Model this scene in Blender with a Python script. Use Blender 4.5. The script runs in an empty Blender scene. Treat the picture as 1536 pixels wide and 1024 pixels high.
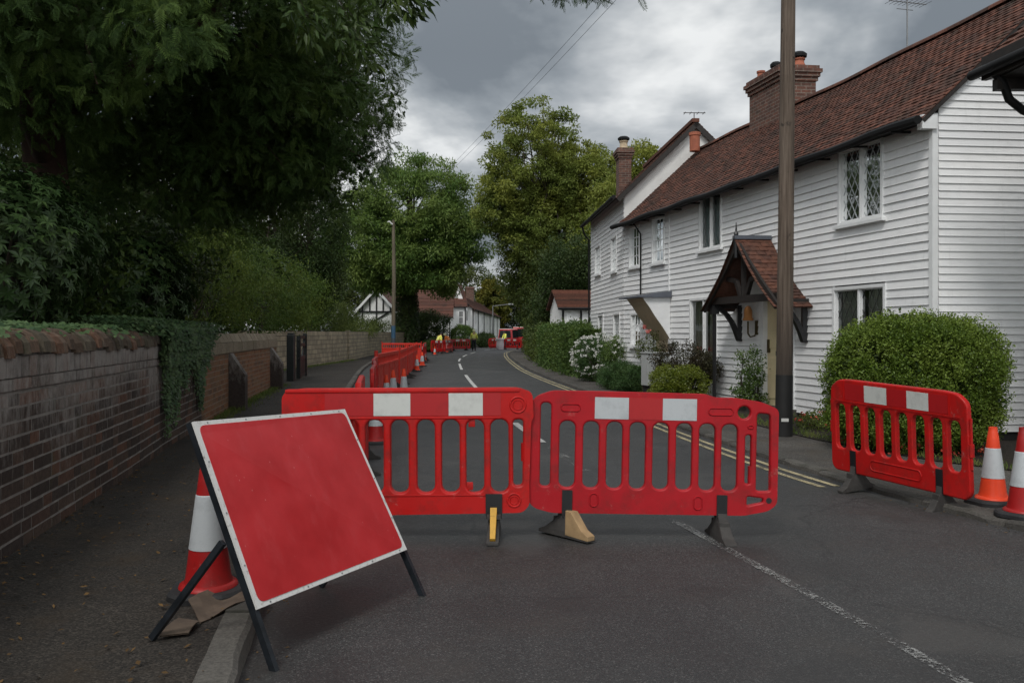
import bpy, math, random
import numpy as np
from mathutils import Vector, Matrix
R = math.radians
rng = np.random.default_rng(11)
random.seed(5)
scene = bpy.context.scene
COL = scene.collection
CAM_H, FPX, CX, HY = 1.5, 1330.0, 768.0, 500.0

# ---------------------------------------------------------------- helpers
def gp(px, py, z=0.0):
    """ground point seen at a photo position (used to survey the site)"""
    Y = (CAM_H - z) * FPX / (py - HY)
    return ((px - CX) / FPX * Y, Y, z)

def tag(o, label=None, cat=None, group=None, kind=None):
    if label: o['label'] = label
    if cat: o['category'] = cat
    if group: o['group'] = group
    if kind: o['kind'] = kind
    return o

def root(name, label, cat, loc=(0, 0, 0), group=None):
    o = bpy.data.objects.new(name, None)
    o.empty_display_size = 0.1
    COL.objects.link(o)
    o.location = loc
    return tag(o, label, cat, group)

def wloc(o):
    v = Vector((0, 0, 0))
    while o is not None:
        v = v + o.location
        o = o.parent
    return v

def link_mesh(name, me, mat, parent=None, smooth=None):
    for m in (mat if isinstance(mat, (list, tuple)) else [mat]):
        me.materials.append(m)
    o = bpy.data.objects.new(name, me)
    COL.objects.link(o)
    if parent is not None: o.parent = parent
    if smooth is not None:
        me.shade_smooth()
        if smooth < 3: me.set_sharp_from_angle(angle=smooth)
    return o

class MB:
    def __init__(s):
        s.v = []; s.f = []; s.uv = []; s.m = []
    def face(s, pts, uv=None, m=0):
        i = len(s.v)
        s.v.extend([tuple(p) for p in pts])
        s.f.append(list(range(i, i + len(pts)))); s.uv.append(uv); s.m.append(m)
    def mesh(s, verts, faces, m=0):
        i = len(s.v)
        s.v.extend([tuple(p) for p in verts])
        for f in faces:
            s.f.append([k + i for k in f]); s.uv.append(None); s.m.append(m)
    def hexa(s, p, m=0, skip=()):
        """8 points: bottom ring 0-3, top ring 4-7"""
        fs = [(3, 2, 1, 0), (4, 5, 6, 7), (0, 1, 5, 4), (1, 2, 6, 5), (2, 3, 7, 6), (3, 0, 4, 7)]
        s.mesh(p, [f for k, f in enumerate(fs) if k not in skip], m)
    def box(s, a, b, F=None, m=0):
        x0, y0, z0 = a; x1, y1, z1 = b
        p = [(x0, y0, z0), (x1, y0, z0), (x1, y1, z0), (x0, y1, z0), (x0, y0, z1), (x1, y0, z1), (x1, y1, z1), (x0, y1, z1)]
        if F: p = [F(*q) for q in p]
        s.hexa(p, m)
    def bar(s, a, b, w, h, up=(0, 0, 1), m=0, w2=None, h2=None):
        a = Vector(a); b = Vector(b); d = (b - a).normalized()
        u = Vector(up); x = d.cross(u)
        if x.length < 1e-4: x = d.cross(Vector((1, 0, 0)))
        x.normalize(); y = x.cross(d)
        w2 = w if w2 is None else w2; h2 = h if h2 is None else h2
        p = []
        for c, ww, hh in ((a, w, h), (b, w2, h2)):
            for sx, sy in ((-1, -1), (1, -1), (1, 1), (-1, 1)):
                p.append(c + x * (sx * ww / 2) + y * (sy * hh / 2))
        s.hexa(p, m)
    def tube(s, pts, radii, n=8, cap=True, m=0):
        pts = [Vector(p) for p in pts]
        if not isinstance(radii, (list, tuple)): radii = [radii] * len(pts)
        rings = []; ref = Vector((0.31, 0.17, 0.93))
        for i, p in enumerate(pts):
            d = (pts[min(i + 1, len(pts) - 1)] - pts[max(i - 1, 0)]).normalized()
            x = d.cross(ref)
            if x.length < 0.05: x = d.cross(Vector((1, 0, 0)))
            x.normalize(); y = d.cross(x)
            rings.append([p + (x * math.cos(2 * math.pi * k / n) + y * math.sin(2 * math.pi * k / n)) * radii[i] for k in range(n)])
        v = [q for r in rings for q in r]; f = []
        for i in range(len(pts) - 1):
            for k in range(n):
                k2 = (k + 1) % n
                f.append((i * n + k, i * n + k2, (i + 1) * n + k2, (i + 1) * n + k))
        if cap:
            f.append(tuple(range(n - 1, -1, -1))); f.append(tuple(range((len(pts) - 1) * n, len(pts) * n)))
        s.mesh(v, f, m)
    def lathe(s, prof, c=(0, 0, 0), n=24, m=0, cap=True):
        v = []; f = []
        for r, z in prof:
            for k in range(n):
                a = 2 * math.pi * k / n
                v.append((c[0] + r * math.cos(a), c[1] + r * math.sin(a), c[2] + z))
        for i in range(len(prof) - 1):
            for k in range(n):
                k2 = (k + 1) % n
                f.append((i * n + k, i * n + k2, (i + 1) * n + k2, (i + 1) * n + k))
        if cap:
            f.append(tuple(range(n - 1, -1, -1))); f.append(tuple(range((len(prof) - 1) * n, len(prof) * n)))
        s.mesh(v, f, m)
    def sphere(s, c, r, n=12, m=0):
        rx, ry, rz = r if isinstance(r, (tuple, list)) else (r, r, r)
        v = []; f = []; k = n // 2
        for i in range(1, k):
            t = math.pi * i / k
            for j in range(n):
                a = 2 * math.pi * j / n
                v.append((c[0] + rx * math.sin(t) * math.cos(a), c[1] + ry * math.sin(t) * math.sin(a), c[2] - rz * math.cos(t)))
        for i in range(k - 2):
            for j in range(n):
                j2 = (j + 1) % n
                f.append((i * n + j, i * n + j2, (i + 1) * n + j2, (i + 1) * n + j))
        b = len(v); v.append((c[0], c[1], c[2] - rz)); v.append((c[0], c[1], c[2] + rz))
        for j in range(n):
            j2 = (j + 1) % n
            f.append((b, j2, j)); f.append((b + 1, (k - 2) * n + j, (k - 2) * n + j2))
        s.mesh(v, f, m)
    def build(s, name, mat, parent=None, smooth=None, bevel=0, recalc=True):
        me = bpy.data.meshes.new(name)
        V = np.array(s.v, dtype=float).reshape(-1, 3)
        if parent is not None: V = V - np.array(wloc(parent))
        me.from_pydata(V.tolist(), [], s.f)
        uvl = me.uv_layers.new(name='UVMap')
        dat = np.zeros((len(me.loops), 2))
        k = 0
        for fi, f in enumerate(s.f):
            u = s.uv[fi]
            if u is not None:
                for q in u: dat[k] = q; k += 1
            else:
                P = np.array([s.v[i] for i in f])
                c1 = P[1] - P[0]; c2 = P[-1] - P[0]
                nn = np.cross(c1, c2); l = np.linalg.norm(nn); nn = nn / l if l > 1e-12 else np.array([0, 0, 1.0])
                if abs(nn[2]) > 0.75: dat[k:k + len(f)] = P[:, :2]
                else:
                    t = np.array([-nn[1], nn[0]]); t = t / (np.linalg.norm(t) + 1e-9)
                    dat[k:k + len(f), 0] = P[:, :2] @ t; dat[k:k + len(f), 1] = P[:, 2]
                k += len(f)
        uvl.data.foreach_set('uv', dat.ravel())
        if any(s.m): me.polygons.foreach_set('material_index', s.m)
        if recalc:
            import bmesh
            bm = bmesh.new(); bm.from_mesh(me)
            bmesh.ops.recalc_face_normals(bm, faces=bm.faces)
            if bevel: 
                bmesh.ops.remove_doubles(bm, verts=bm.verts, dist=1e-5)
                bmesh.ops.bevel(bm, geom=[e for e in bm.edges if len(e.link_faces) == 2 and e.calc_face_angle(0) > 0.5], offset=bevel, segments=2, affect='EDGES', profile=0.6)
            bm.to_mesh(me); bm.free()
        me.update()
        return link_mesh(name, me, mat, parent, smooth)

def arr_mesh(name, V, quads, mat, parent=None):
    """V (n,k,3) repeated little shapes, quads: list of 4-tuples inside one shape"""
    n, k, _ = V.shape
    if parent is not None: V = V - np.array(wloc(parent))
    me = bpy.data.meshes.new(name)
    q = np.array(quads, dtype=np.int32)
    F = (q[None] + (np.arange(n, dtype=np.int32) * k)[:, None, None]).reshape(-1)
    nf = n * len(quads)
    me.vertices.add(n * k); me.vertices.foreach_set('co', V.astype(np.float32).ravel())
    me.loops.add(nf * 4); me.loops.foreach_set('vertex_index', F)
    me.polygons.add(nf); me.polygons.foreach_set('loop_start', np.arange(nf, dtype=np.int32) * 4)
    me.update(calc_edges=True)
    return link_mesh(name, me, mat, parent)

def copy_tree(o, parent=None):
    c = o.copy(); COL.objects.link(c)
    if parent is not None: c.parent = parent
    for ch in list(o.children): copy_tree(ch, c)
    return c

def nrm(a): return a / (np.linalg.norm(a, axis=-1, keepdims=True) + 1e-9)
def rdir(n): return nrm(rng.normal(size=(n, 3)))

# ---------------------------------------------------------------- curves -> plates with holes
def rrect(x0, x1, y0, y1, r, n=5):
    P = []
    for cx, cy, a0 in ((x1 - r, y1 - r, 0), (x0 + r, y1 - r, 90), (x0 + r, y0 + r, 180), (x1 - r, y0 + r, 270)):
        for k in range(n + 1):
            a = R(a0 + 90 * k / n); P.append((cx + r * math.cos(a), cy + r * math.sin(a)))
    return P
def circ(cx, cy, r, n=20): return [(cx + r * math.cos(2 * math.pi * k / n), cy + r * math.sin(2 * math.pi * k / n)) for k in range(n)]
def roundpoly(P, r, n=4):
    out = []; m = len(P)
    for i in range(m):
        a, b, c = Vector(P[i - 1]), Vector(P[i]), Vector(P[(i + 1) % m])
        u, w = (a - b), (c - b)
        rr = min(r, u.length * .48, w.length * .48)
        p, q = b + u.normalized() * rr, b + w.normalized() * rr
        for k in range(n + 1):
            t = k / n
            out.append(tuple(p * (1 - t) ** 2 + b * 2 * t * (1 - t) + q * t ** 2))
    return out
def plate(name, outline, holes, depth, bev, mat, parent, y0=0.0, warp=None):
    cu = bpy.data.curves.new('tmp', 'CURVE'); cu.dimensions = '2D'; cu.fill_mode = 'BOTH'
    cu.extrude = max(depth / 2 - bev, 0.0005); cu.bevel_depth = bev; cu.bevel_resolution = 2; cu.offset = -bev
    for P in [outline] + list(holes):
        sp = cu.splines.new('POLY'); sp.points.add(len(P) - 1); sp.use_cyclic_u = True
        for k, q in enumerate(P): sp.points[k].co = (q[0], q[1], 0, 1)
    o = bpy.data.objects.new('tmp', cu); COL.objects.link(o)
    dg = bpy.context.evaluated_depsgraph_get()
    me = bpy.data.meshes.new_from_object(o.evaluated_get(dg))
    bpy.data.objects.remove(o); bpy.data.curves.remove(cu)
    me.name = name
    n = len(me.vertices); A = np.zeros(n * 3, dtype=np.float32); me.vertices.foreach_get('co', A); A = A.reshape(-1, 3)
    B = np.stack([A[:, 0], -A[:, 2] + y0, A[:, 1]], 1)
    if warp is not None: B = warp(B)
    me.vertices.foreach_set('co', B.astype(np.float32).ravel()); me.materials.clear(); me.update()
    return link_mesh(name, me, mat, parent, smooth=R(40))

# ---------------------------------------------------------------- materials
class Nodes:
    def __init__(s, name):
        s.m = bpy.data.materials.new(name); s.m.use_nodes = True
        s.t = s.m.node_tree; s.b = s.t.nodes['Principled BSDF']; s.out = s.t.nodes['Material Output']
    def n(s, typ, props=None, **ins):
        nd = s.t.nodes.new(typ)
        for k, v in (props or {}).items(): setattr(nd, k, v)
        for k, v in ins.items():
            key = int(k[1:]) if k[0] == '_' and k[1:].isdigit() else k.replace('_', ' ')
            s.set(nd.inputs[key], v)
        return nd
    def set(s, sock, v):
        if isinstance(v, bpy.types.NodeSocket): s.t.links.new(v, sock)
        elif isinstance(v, tuple) and len(v) == 3 and sock.type == 'RGBA': sock.default_value = (*v, 1)
        else: sock.default_value = v
    def P(s, **ins):
        for k, v in ins.items(): s.set(s.b.inputs[k.replace('_', ' ')], v)
    def obj(s): return s.n('ShaderNodeTexCoord').outputs['Object']
    def uv(s): return s.n('ShaderNodeTexCoord').outputs['UV']
    def wpos(s): return s.n('ShaderNodeNewGeometry').outputs['Position']
    def isl(s): return s.n('ShaderNodeNewGeometry').outputs['Random Per Island']
    def orand(s): return s.n('ShaderNodeObjectInfo').outputs['Random']
    def noise(s, vec, scale, detail=4, rough=.55, dist=0): return s.n('ShaderNodeTexNoise', None, Vector=vec, Scale=scale, Detail=detail, Roughness=rough, Distortion=dist).outputs['Fac']
    def scale(s, vec, sc): return s.n('ShaderNodeMapping', None, Vector=vec, Scale=sc).outputs[0]
    def ramp(s, fac, stops, interp='LINEAR'):
        nd = s.n('ShaderNodeValToRGB', None, Fac=fac); e = nd.color_ramp.elements; nd.color_ramp.interpolation = interp
        while len(e) < len(stops): e.new(0.5)
        for k, (p, c) in enumerate(stops):
            e[k].position = p
            e[k].color = (*c, 1) if isinstance(c, tuple) else (c, c, c, 1)
        return nd.outputs['Color']
    def mix(s, fac, a, b, mode='MIX'):
        nd = s.n('ShaderNodeMix', {'data_type': 'RGBA', 'blend_type': mode})
        s.set(nd.inputs[0], fac); s.set(nd.inputs[6], a); s.set(nd.inputs[7], b)
        return nd.outputs[2]
    def math(s, op, a, b=0.0, c=0.0):
        nd = s.n('ShaderNodeMath', {'operation': op}); s.set(nd.inputs[0], a); s.set(nd.inputs[1], b); s.set(nd.inputs[2], c); return nd.outputs[0]
    def bump(s, h, strength=.3, dist=.01, normal=None):
        nd = s.n('ShaderNodeBump', None, Height=h, Strength=strength, Distance=dist)
        if normal is not None: s.set(nd.inputs['Normal'], normal)
        s.t.links.new(nd.outputs[0], s.b.inputs['Normal']); return nd.outputs[0]

def plain(name, col, rough=.6, var=.15, scale=6, bump=.1, bscale=60, metal=0, spec=.5):
    q = Nodes(name); v = q.obj()
    a = q.noise(v, scale, 5)
    c0 = tuple(x * (1 - var) for x in col); c1 = tuple(min(1, x * (1 + var)) for x in col)
    q.P(Base_Color=q.ramp(a, [(.3, c0), (.7, c1)]), Roughness=rough, Metallic=metal, Specular_IOR_Level=spec)
    if bump: q.bump(q.noise(v, bscale, 3), bump, .004)
    return q.m

def leafmat(name, c0, c1, c2=None, trans=.35, rough=.5, nscale=.7, spec=.2, BR_=1.5):
    """c0..c1 random per leaf, drifting towards c2 in clumps"""
    q = Nodes(name)
    g = lambda c: (c[0] * BR_, c[1] * BR_, c[2] * BR_ * .85)
    c0, c1 = g(c0), g(c1); c2 = g(c2) if c2 else None
    col = q.mix(q.isl(), c0, c1)
    if c2 is not None:
        nz = q.ramp(q.noise(q.wpos(), nscale, 3), [(.42, 0.0), (.64, 1.0)])
        col = q.mix(q.math('MULTIPLY', nz, .75), col, c2)
    q.P(Base_Color=col, Roughness=rough, Specular_IOR_Level=spec)
    tr = q.n('ShaderNodeBsdfTranslucent', None, Color=q.mix(.5, col, (.5, .6, .12), 'MULTIPLY'))
    tr2 = q.n('ShaderNodeBsdfTranslucent', None, Color=col)
    ms = q.n('ShaderNodeMixShader', None, _0=trans, _1=q.b.outputs[0], _2=tr2.outputs[0])
    q.t.links.new(ms.outputs[0], q.out.inputs[0])
    q.t.nodes.remove(tr)
    return q.m

M = {}
# asphalt of the road
q = Nodes('asphalt'); v = q.wpos()
fine = q.n('ShaderNodeTexVoronoi', None, Vector=v, Scale=150.0).outputs['Color']
fine = q.n('ShaderNodeSeparateColor', None, Color=fine).outputs[0]
base = q.ramp(fine, [(0, (.0115, .0115, .0115)), (.5, (.0215, .0213, .021)), (.88, (.034, .0335, .0328)), (1, (.085, .082, .078))])
big = q.noise(v, .45, 6, .65)
base = q.mix(1.0, base, q.ramp(big, [(.32, .6), (.68, 1.35)]), 'MULTIPLY')
lane = q.noise(q.scale(v, (1.1, .07, 1)), 1.0, 3)
base = q.mix(1.0, base, q.ramp(lane, [(.35, .82), (.65, 1.18)]), 'MULTIPLY')
dirt = q.noise(v, 1.7, 6, .65)
base = q.mix(q.ramp(dirt, [(.5, 0.0), (.7, .6)]), base, (.031, .0265, .0225))
st = q.n('ShaderNodeTexNoise', None, Vector=v, Scale=.85, Detail=2.0, Roughness=.4, Distortion=1.2).outputs['Fac']
base = q.mix(q.ramp(st, [(.62, 0.0), (.68, .45)]), base, (.0135, .0128, .0125))
base = q.mix(q.ramp(st, [(.3, .5), (.36, 0.0)]), base, (.045, .042, .039))
wv = q.n('ShaderNodeVectorMath', {'operation': 'ADD'}, _0=v, _1=q.n('ShaderNodeVectorMath', {'operation': 'SCALE'}, _0=q.n('ShaderNodeTexNoise', None, Vector=v, Scale=2.2, Detail=5.0).outputs['Color'], Scale=.6).outputs[0]).outputs[0]
ck = q.n('ShaderNodeTexVoronoi', {'feature': 'DISTANCE_TO_EDGE'}, Vector=wv, Scale=.33).outputs['Distance']
ckm = q.math('MULTIPLY', q.ramp(ck, [(0, 1.0), (.007, 0.0)]), q.ramp(q.noise(v, .5, 2), [(.42, 0.0), (.52, .85)]))
base = q.mix(ckm, base, (.01, .01, .01))
q.P(Base_Color=base, Roughness=q.ramp(big, [(.3, .5), (.7, .72)]), Specular_IOR_Level=.6)
h = q.math('ADD', fine, q.math('MULTIPLY', q.noise(v, 40, 3), 1.2))
q.bump(h, .45, .005)
M['asphalt'] = q.m
# older footway surfacing
def footway(name, cols, dirtcol, damp):
    q = Nodes(name); v = q.wpos()
    f = q.n('ShaderNodeSeparateColor', None, Color=q.n('ShaderNodeTexVoronoi', None, Vector=v, Scale=120.0).outputs['Color']).outputs[0]
    b = q.ramp(f, [(0, cols[0]), (.6, cols[1]), (1, cols[2])])
    b = q.mix(1.0, b, q.ramp(q.noise(v, .8, 5, .65), [(.3, .6), (.7, 1.3)]), 'MULTIPLY')
    b = q.mix(q.ramp(q.noise(v, 2.3, 7, .7), [(.5, 0.0), (.7, .8)]), b, dirtcol)
    q.P(Base_Color=b, Roughness=damp, Specular_IOR_Level=.3)
    q.bump(q.math('ADD', f, q.math('MULTIPLY', q.noise(v, 18, 5), 2.0)), .6, .008)
    return q.m
M['foot_dark'] = footway('footway_dark', [(.012, .0105, .009), (.026, .022, .018), (.055, .047, .039)], (.036, .026, .017), .8)
M['foot_light'] = footway('footway_light', [(.04, .037, .034), (.075, .069, .062), (.14, .128, .115)], (.07, .055, .04), .85)
M['soil'] = footway('soil', [(.012, .009, .007), (.022, .016, .012), (.05, .04, .03)], (.02, .022, .01), .95)
# grass ground
q = Nodes('turf'); v = q.wpos()
q.P(Base_Color=q.ramp(q.noise(v, 1.5, 6, .7), [(.3, (.02, .03, .01)), (.55, (.045, .07, .02)), (.75, (.07, .075, .03))]), Roughness=.95)
q.bump(q.noise(v, 30, 4), .8, .03); M['turf'] = q.m
# granite kerb
q = Nodes('kerb_stone'); v = q.wpos()
b = q.mix(q.isl(), (.045, .041, .036), (.085, .078, .068))
b = q.mix(1.0, b, q.ramp(q.noise(v, 60, 3), [(.3, .65), (.7, 1.3)]), 'MULTIPLY')
b = q.mix(q.ramp(q.noise(v, 3.5, 6, .7), [(.5, 0.0), (.7, .75)]), b, (.03, .03, .02))
q.P(Base_Color=b, Roughness=.85); q.bump(q.noise(v, 45, 6, .7), .6, .01); M['kerb'] = q.m
# worn road paint
def roadpaint(name, col, lo, hi):
    q = Nodes(name); v = q.wpos()
    b = q.mix(q.ramp(q.noise(v, 9, 6, .7), [(.35, 0.0), (.7, .55)]), col, (.1, .095, .09))
    q.P(Base_Color=b, Roughness=.75)
    f = q.ramp(q.math('ADD', q.math('MULTIPLY', q.noise(v, 70, 3), .55), q.math('MULTIPLY', q.noise(v, 2.6, 5, .6), .6)), [(lo, 1.0), (hi, 0.0)])
    tr = q.n('ShaderNodeBsdfTransparent')
    ms = q.n('ShaderNodeMixShader', None, _0=f, _1=q.b.outputs[0], _2=tr.outputs[0])
    q.t.links.new(ms.outputs[0], q.out.inputs[0]); return q.m
M['paint_white'] = roadpaint('road_paint_white', (.5, .5, .48), .38, .5)
M['paint_worn'] = roadpaint('road_paint_worn', (.3, .3, .29), .555, .68)
M['paint_faint'] = roadpaint('road_paint_faint', (.3, .3, .29), .62, .72)
M['paint_yellow'] = roadpaint('road_paint_yellow', (.44, .37, .21), .44, .58)
# bricks of the old wall
def brickmat(name, cols, pale, palelo, palehi, green=.5, zgrad=True):
    q = Nodes(name); v = q.wpos()
    b = q.ramp(q.isl(), [(k / (len(cols) - 1), c) for k, c in enumerate(cols)])
    b = q.mix(1.0, b, q.ramp(q.noise(v, 22, 5, .7), [(.25, .55), (.75, 1.4)]), 'MULTIPLY')
    st = q.noise(q.scale(v, (13, 13, 5)), 1.0, 8, .75)
    area = q.noise(v, .9, 3)
    st = q.math('ADD', q.math('MULTIPLY', st, .65), q.math('MULTIPLY', area, .45))
    if zgrad:
        zz = q.n('ShaderNodeSeparateXYZ', None, Vector=v).outputs[2]
        st = q.math('ADD', st, q.math('MULTIPLY', q.math('SUBTRACT', zz, .85), .32))
    b = q.mix(q.ramp(st, [(palelo, 0.0), (palehi, .75)]), b, pale)
    b = q.mix(q.ramp(q.noise(v, 3.1, 5, .7), [(.6, 0.0), (.76, green)]), b, (.05, .055, .018))
    q.P(Base_Color=b, Roughness=.92, Specular_IOR_Level=.25); q.bump(q.math('ADD', q.noise(v, 55, 5, .7), st), .6, .008)
    return q.m
M['brick_old'] = brickmat('brick_old', [(.034, .025, .021), (.052, .036, .029), (.075, .05, .038), (.038, .03, .027), (.105, .052, .034), (.06, .043, .034)], (.29, .27, .25), .5, .72)
M['brick_coping'] = brickmat('brick_coping', [(.05, .036, .027), (.12, .082, .058), (.115, .06, .038), (.06, .05, .036), (.11, .09, .065)], (.2, .185, .16), .56, .8, .75, False)
M['brick_orange'] = brickmat('brick_orange', [(.15, .07, .038), (.22, .1, .052), (.19, .11, .062), (.12, .07, .045)], (.2, .15, .11), .66, .85, .15, False)
M['brick_red'] = brickmat('brick_red', [(.12, .042, .027), (.17, .06, .036), (.095, .036, .026), (.07, .03, .025)], (.2, .16, .13), .68, .85, .3, False)
M['mortar'] = plain('mortar', (.17, .155, .14), .95, .3, 9, .5, 90)
M['mortar_warm'] = plain('mortar_warm', (.2, .15, .11), .95, .3, 9, .5, 90)
M['cop_stone'] = brickmat('coping_stone', [(.16, .13, .09), (.24, .2, .145), (.19, .155, .11)], (.24, .22, .18), .62, .8, .4, False)
# pale block wall (brick texture on UV in metres)
q = Nodes('pale_block'); u = q.uv(); v = q.wpos()
bt = q.n('ShaderNodeTexBrick', {'offset': .5}, Vector=u, Color1=(.34, .285, .195), Color2=(.23, .193, .135), Mortar=(.09, .077, .06), Scale=1.0, Mortar_Size=.013, Brick_Width=.75, Row_Height=.2, Bias=-.1)
b = q.mix(1.0, bt.outputs[0], q.ramp(q.noise(v, 2.4, 6, .7), [(.3, .6), (.7, 1.25)]), 'MULTIPLY')
b = q.mix(q.ramp(q.noise(q.scale(v, (3, 3, .8)), 1.0, 5), [(.52, 0.0), (.75, .55)]), b, (.09, .085, .06))
q.P(Base_Color=b, Roughness=.9); q.bump(bt.outputs[1], -.6, .012); M['pale_block'] = q.m
# white painted weatherboard
q = Nodes('white_board'); v = q.wpos()
b = q.mix(q.isl(), (.77, .775, .78), (.86, .86, .855))
b = q.mix(q.ramp(q.noise(q.scale(v, (1.5, 1.5, 5)), 2.2, 6, .65), [(.5, 0.0), (.78, .4)]), b, (.56, .57, .57))
b = q.mix(q.ramp(q.noise(q.scale(v, (9, 9, 1.2)), 1.0, 5, .7), [(.58, 0.0), (.8, .35)]), b, (.42, .43, .41))
q.P(Base_Color=b, Roughness=.5, Specular_IOR_Level=.35); q.bump(q.noise(q.scale(v, (2, 2, 40)), 2, 4), .15, .004); M['white_board'] = q.m
M['white_paint'] = plain('white_paint', (.74, .75, .75), .5, .06, 4, .08)
M['render_white'] = plain('white_render', (.68, .68, .66), .9, .1, 1.3, .3, 40)
M['white_far'] = plain('white_wall_far', (.8, .8, .79), .9, .08, .8, .2, 10)
M['cream_paint'] = plain('cream_paint', (.72, .6, .37), .5, .08, 3, .05)
M['tan_paint'] = plain('tan_paint', (.5, .41, .28), .6, .12, 3, .1)
M['black_paint'] = plain('black_paint', (.012, .012, .013), .42, .3, 5, .08)
M['black_tar'] = plain('black_tar', (.009, .009, .009), .7, .3, 5, .3)
M['green_black'] = plain('green_black_paint', (.011, .014, .014), .45, .3, 5, .1)
M['oak_dark'] = plain('dark_oak', (.016, .012, .01), .65, .35, 12, .3, 30)
M['lead'] = plain('lead_sheet', (.085, .095, .115), .55, .2, 4, .15)
M['lead_pale'] = plain('lead_flashing', (.24, .26, .29), .6, .2, 5, .15)
M['gutter'] = plain('gutter_black', (.009, .009, .0095), .6, .3, 4, .05, spec=.2)
M['terracotta'] = plain('terracotta', (.32, .1, .055), .8, .2, 8, .2)
M['clay_cream'] = plain('cream_clay', (.42, .33, .22), .85, .15, 8, .2)
M['grey_metal'] = plain('grey_metal', (.2, .205, .21), .45, .12, 6, .05, metal=.3)
M['alu'] = plain('galvanised', (.32, .33, .34), .4, .15, 10, .05, metal=.8)
M['grey_box'] = plain('grey_cabinet', (.36, .375, .37), .55, .08, 2, .05)
M['amber'] = plain('amber_shade', (.5, .22, .07), .35, .1, 8, 0)
M['brass'] = plain('dark_brass', (.09, .07, .03), .4, .2, 10, .05, metal=.7)
M['curtain'] = plain('curtain_pale', (.66, .67, .6), .95, .15, 10, .2, 12)
M['curtain_orange'] = plain('curtain_orange', (.3, .12, .05), .95, .35, 25, .2, 12)
M['curtain_blue'] = plain('blind_blue', (.48, .62, .64), .9, .1, 6, .1, 12)
M['bark'] = plain('bark', (.035, .026, .018), .95, .4, 7, .9, 25)
M['bark_red'] = plain('bark_red', (.04, .02, .014), .95, .4, 7, .9, 25)
M['twig'] = plain('twig', (.03, .024, .015), .95, .3, 7, .4, 25)
def tilemat(name, cols, moss=.35):
    q = Nodes(name); v = q.wpos()
    b = q.ramp(q.isl(), [(k / (len(cols) - 1), c) for k, c in enumerate(cols)])
    b = q.mix(1.0, b, q.ramp(q.noise(v, 14, 5, .7), [(.25, .6), (.75, 1.35)]), 'MULTIPLY')
    b = q.mix(q.ramp(q.noise(v, 1.1, 5, .7), [(.5, 0.0), (.68, .7)]), b, (.03, .023, .019))
    b = q.mix(q.ramp(q.noise(v, 2.7, 6, .75), [(.55, 0.0), (.7, moss)]), b, (.085, .075, .045))
    q.P(Base_Color=b, Roughness=.88, Specular_IOR_Level=.3); q.bump(q.noise(v, 60, 4), .4, .006); return q.m
M['tile'] = tilemat('clay_tile', [(.066, .031, .022), (.1, .042, .029), (.15, .059, .038), (.053, .029, .022), (.112, .046, .031)])
M['tile_warm'] = tilemat('clay_tile_warm', [(.09, .041, .028), (.135, .057, .037), (.11, .048, .033), (.07, .035, .027)], .3)
M['tile_far'] = tilemat('clay_tile_far', [(.075, .034, .025), (.11, .046, .033), (.09, .042, .032), (.13, .052, .036)], .4)
# window glass: clear, with a mirror share that grows at grazing angles
q = Nodes('window_glass')
fr = q.n('ShaderNodeFresnel', None, IOR=1.5).outputs[0]
wob = q.n('ShaderNodeBump', None, Height=q.noise(q.wpos(), 2.5, 2), Strength=.12, Distance=.02)
gl = q.n('ShaderNodeBsdfGlossy', None, Color=(.9, .92, .92), Roughness=.03, Normal=wob.outputs[0])
tr = q.n('ShaderNodeBsdfTransparent', None, Color=(.86, .9, .88))
ms = q.n('ShaderNodeMixShader', None, _0=q.math('ADD', q.math('MULTIPLY', fr, .9), .07), _1=tr.outputs[0], _2=gl.outputs[0])
q.t.links.new(ms.outputs[0], q.out.inputs[0]); M['glass'] = q.m
q = Nodes('dark_glass'); q.P(Base_Color=(.012, .016, .017), Roughness=.08, Specular_IOR_Level=.6); M['dark_glass'] = q.m
# red barrier plastic
def plastic(name, col, scuff=.75, rough=.42, fade=1.25):
    q = Nodes(name); v = q.obj()
    b = q.mix(q.ramp(q.noise(v, 2.0, 4), [(.3, 0.0), (.75, 1.0)]), col, tuple(min(1, c * fade + .004) for c in col))
    sc = q.noise(q.scale(v, (1, 1, 1)), 11, 8, .8)
    b = q.mix(q.ramp(sc, [(.6, 0.0), (.72, scuff)]), b, (.4, .15, .13))
    dz = q.n('ShaderNodeSeparateXYZ', None, Vector=v).outputs[2]
    g = q.math('MULTIPLY', q.ramp(q.noise(v, 5, 6, .75), [(.48, 0.0), (.75, 1.0)]), scuff)
    b = q.mix(q.math('MULTIPLY', g, .85), b, (.06, .022, .018))
    q.P(Base_Color=b, Roughness=q.ramp(q.noise(v, 7, 4), [(.3, rough - .08), (.7, rough + .15)]), Specular_IOR_Level=.26)
    q.bump(q.noise(v, 120, 2), .08, .003); return q.m
M['red'] = plastic('red_plastic', (.38, .007, .006))
M['red_deep'] = plastic('red_plastic_deep', (.32, .006, .011), .7)
M['red_orange'] = plastic('red_plastic_orange', (.48, .028, .018), .4)
M['cone_red'] = plastic('cone_red', (.28, .009, .009), .7)
M['cone_orange'] = plastic('cone_orange', (.62, .05, .015), .3)
M['rubber'] = plain('black_rubber', (.014, .014, .015), .75, .35, 9, .3, 50)
M['rubber_grey'] = plain('dusty_rubber', (.04, .037, .034), .85, .35, 9, .35, 40)
M['yellow_plastic'] = plain('yellow_plastic', (.5, .27, .02), .5, .2, 12, .1)
M['tan_foot'] = plain('tan_recycled_plastic', (.3, .2, .1), .75, .25, 12, .3, 30)
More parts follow.
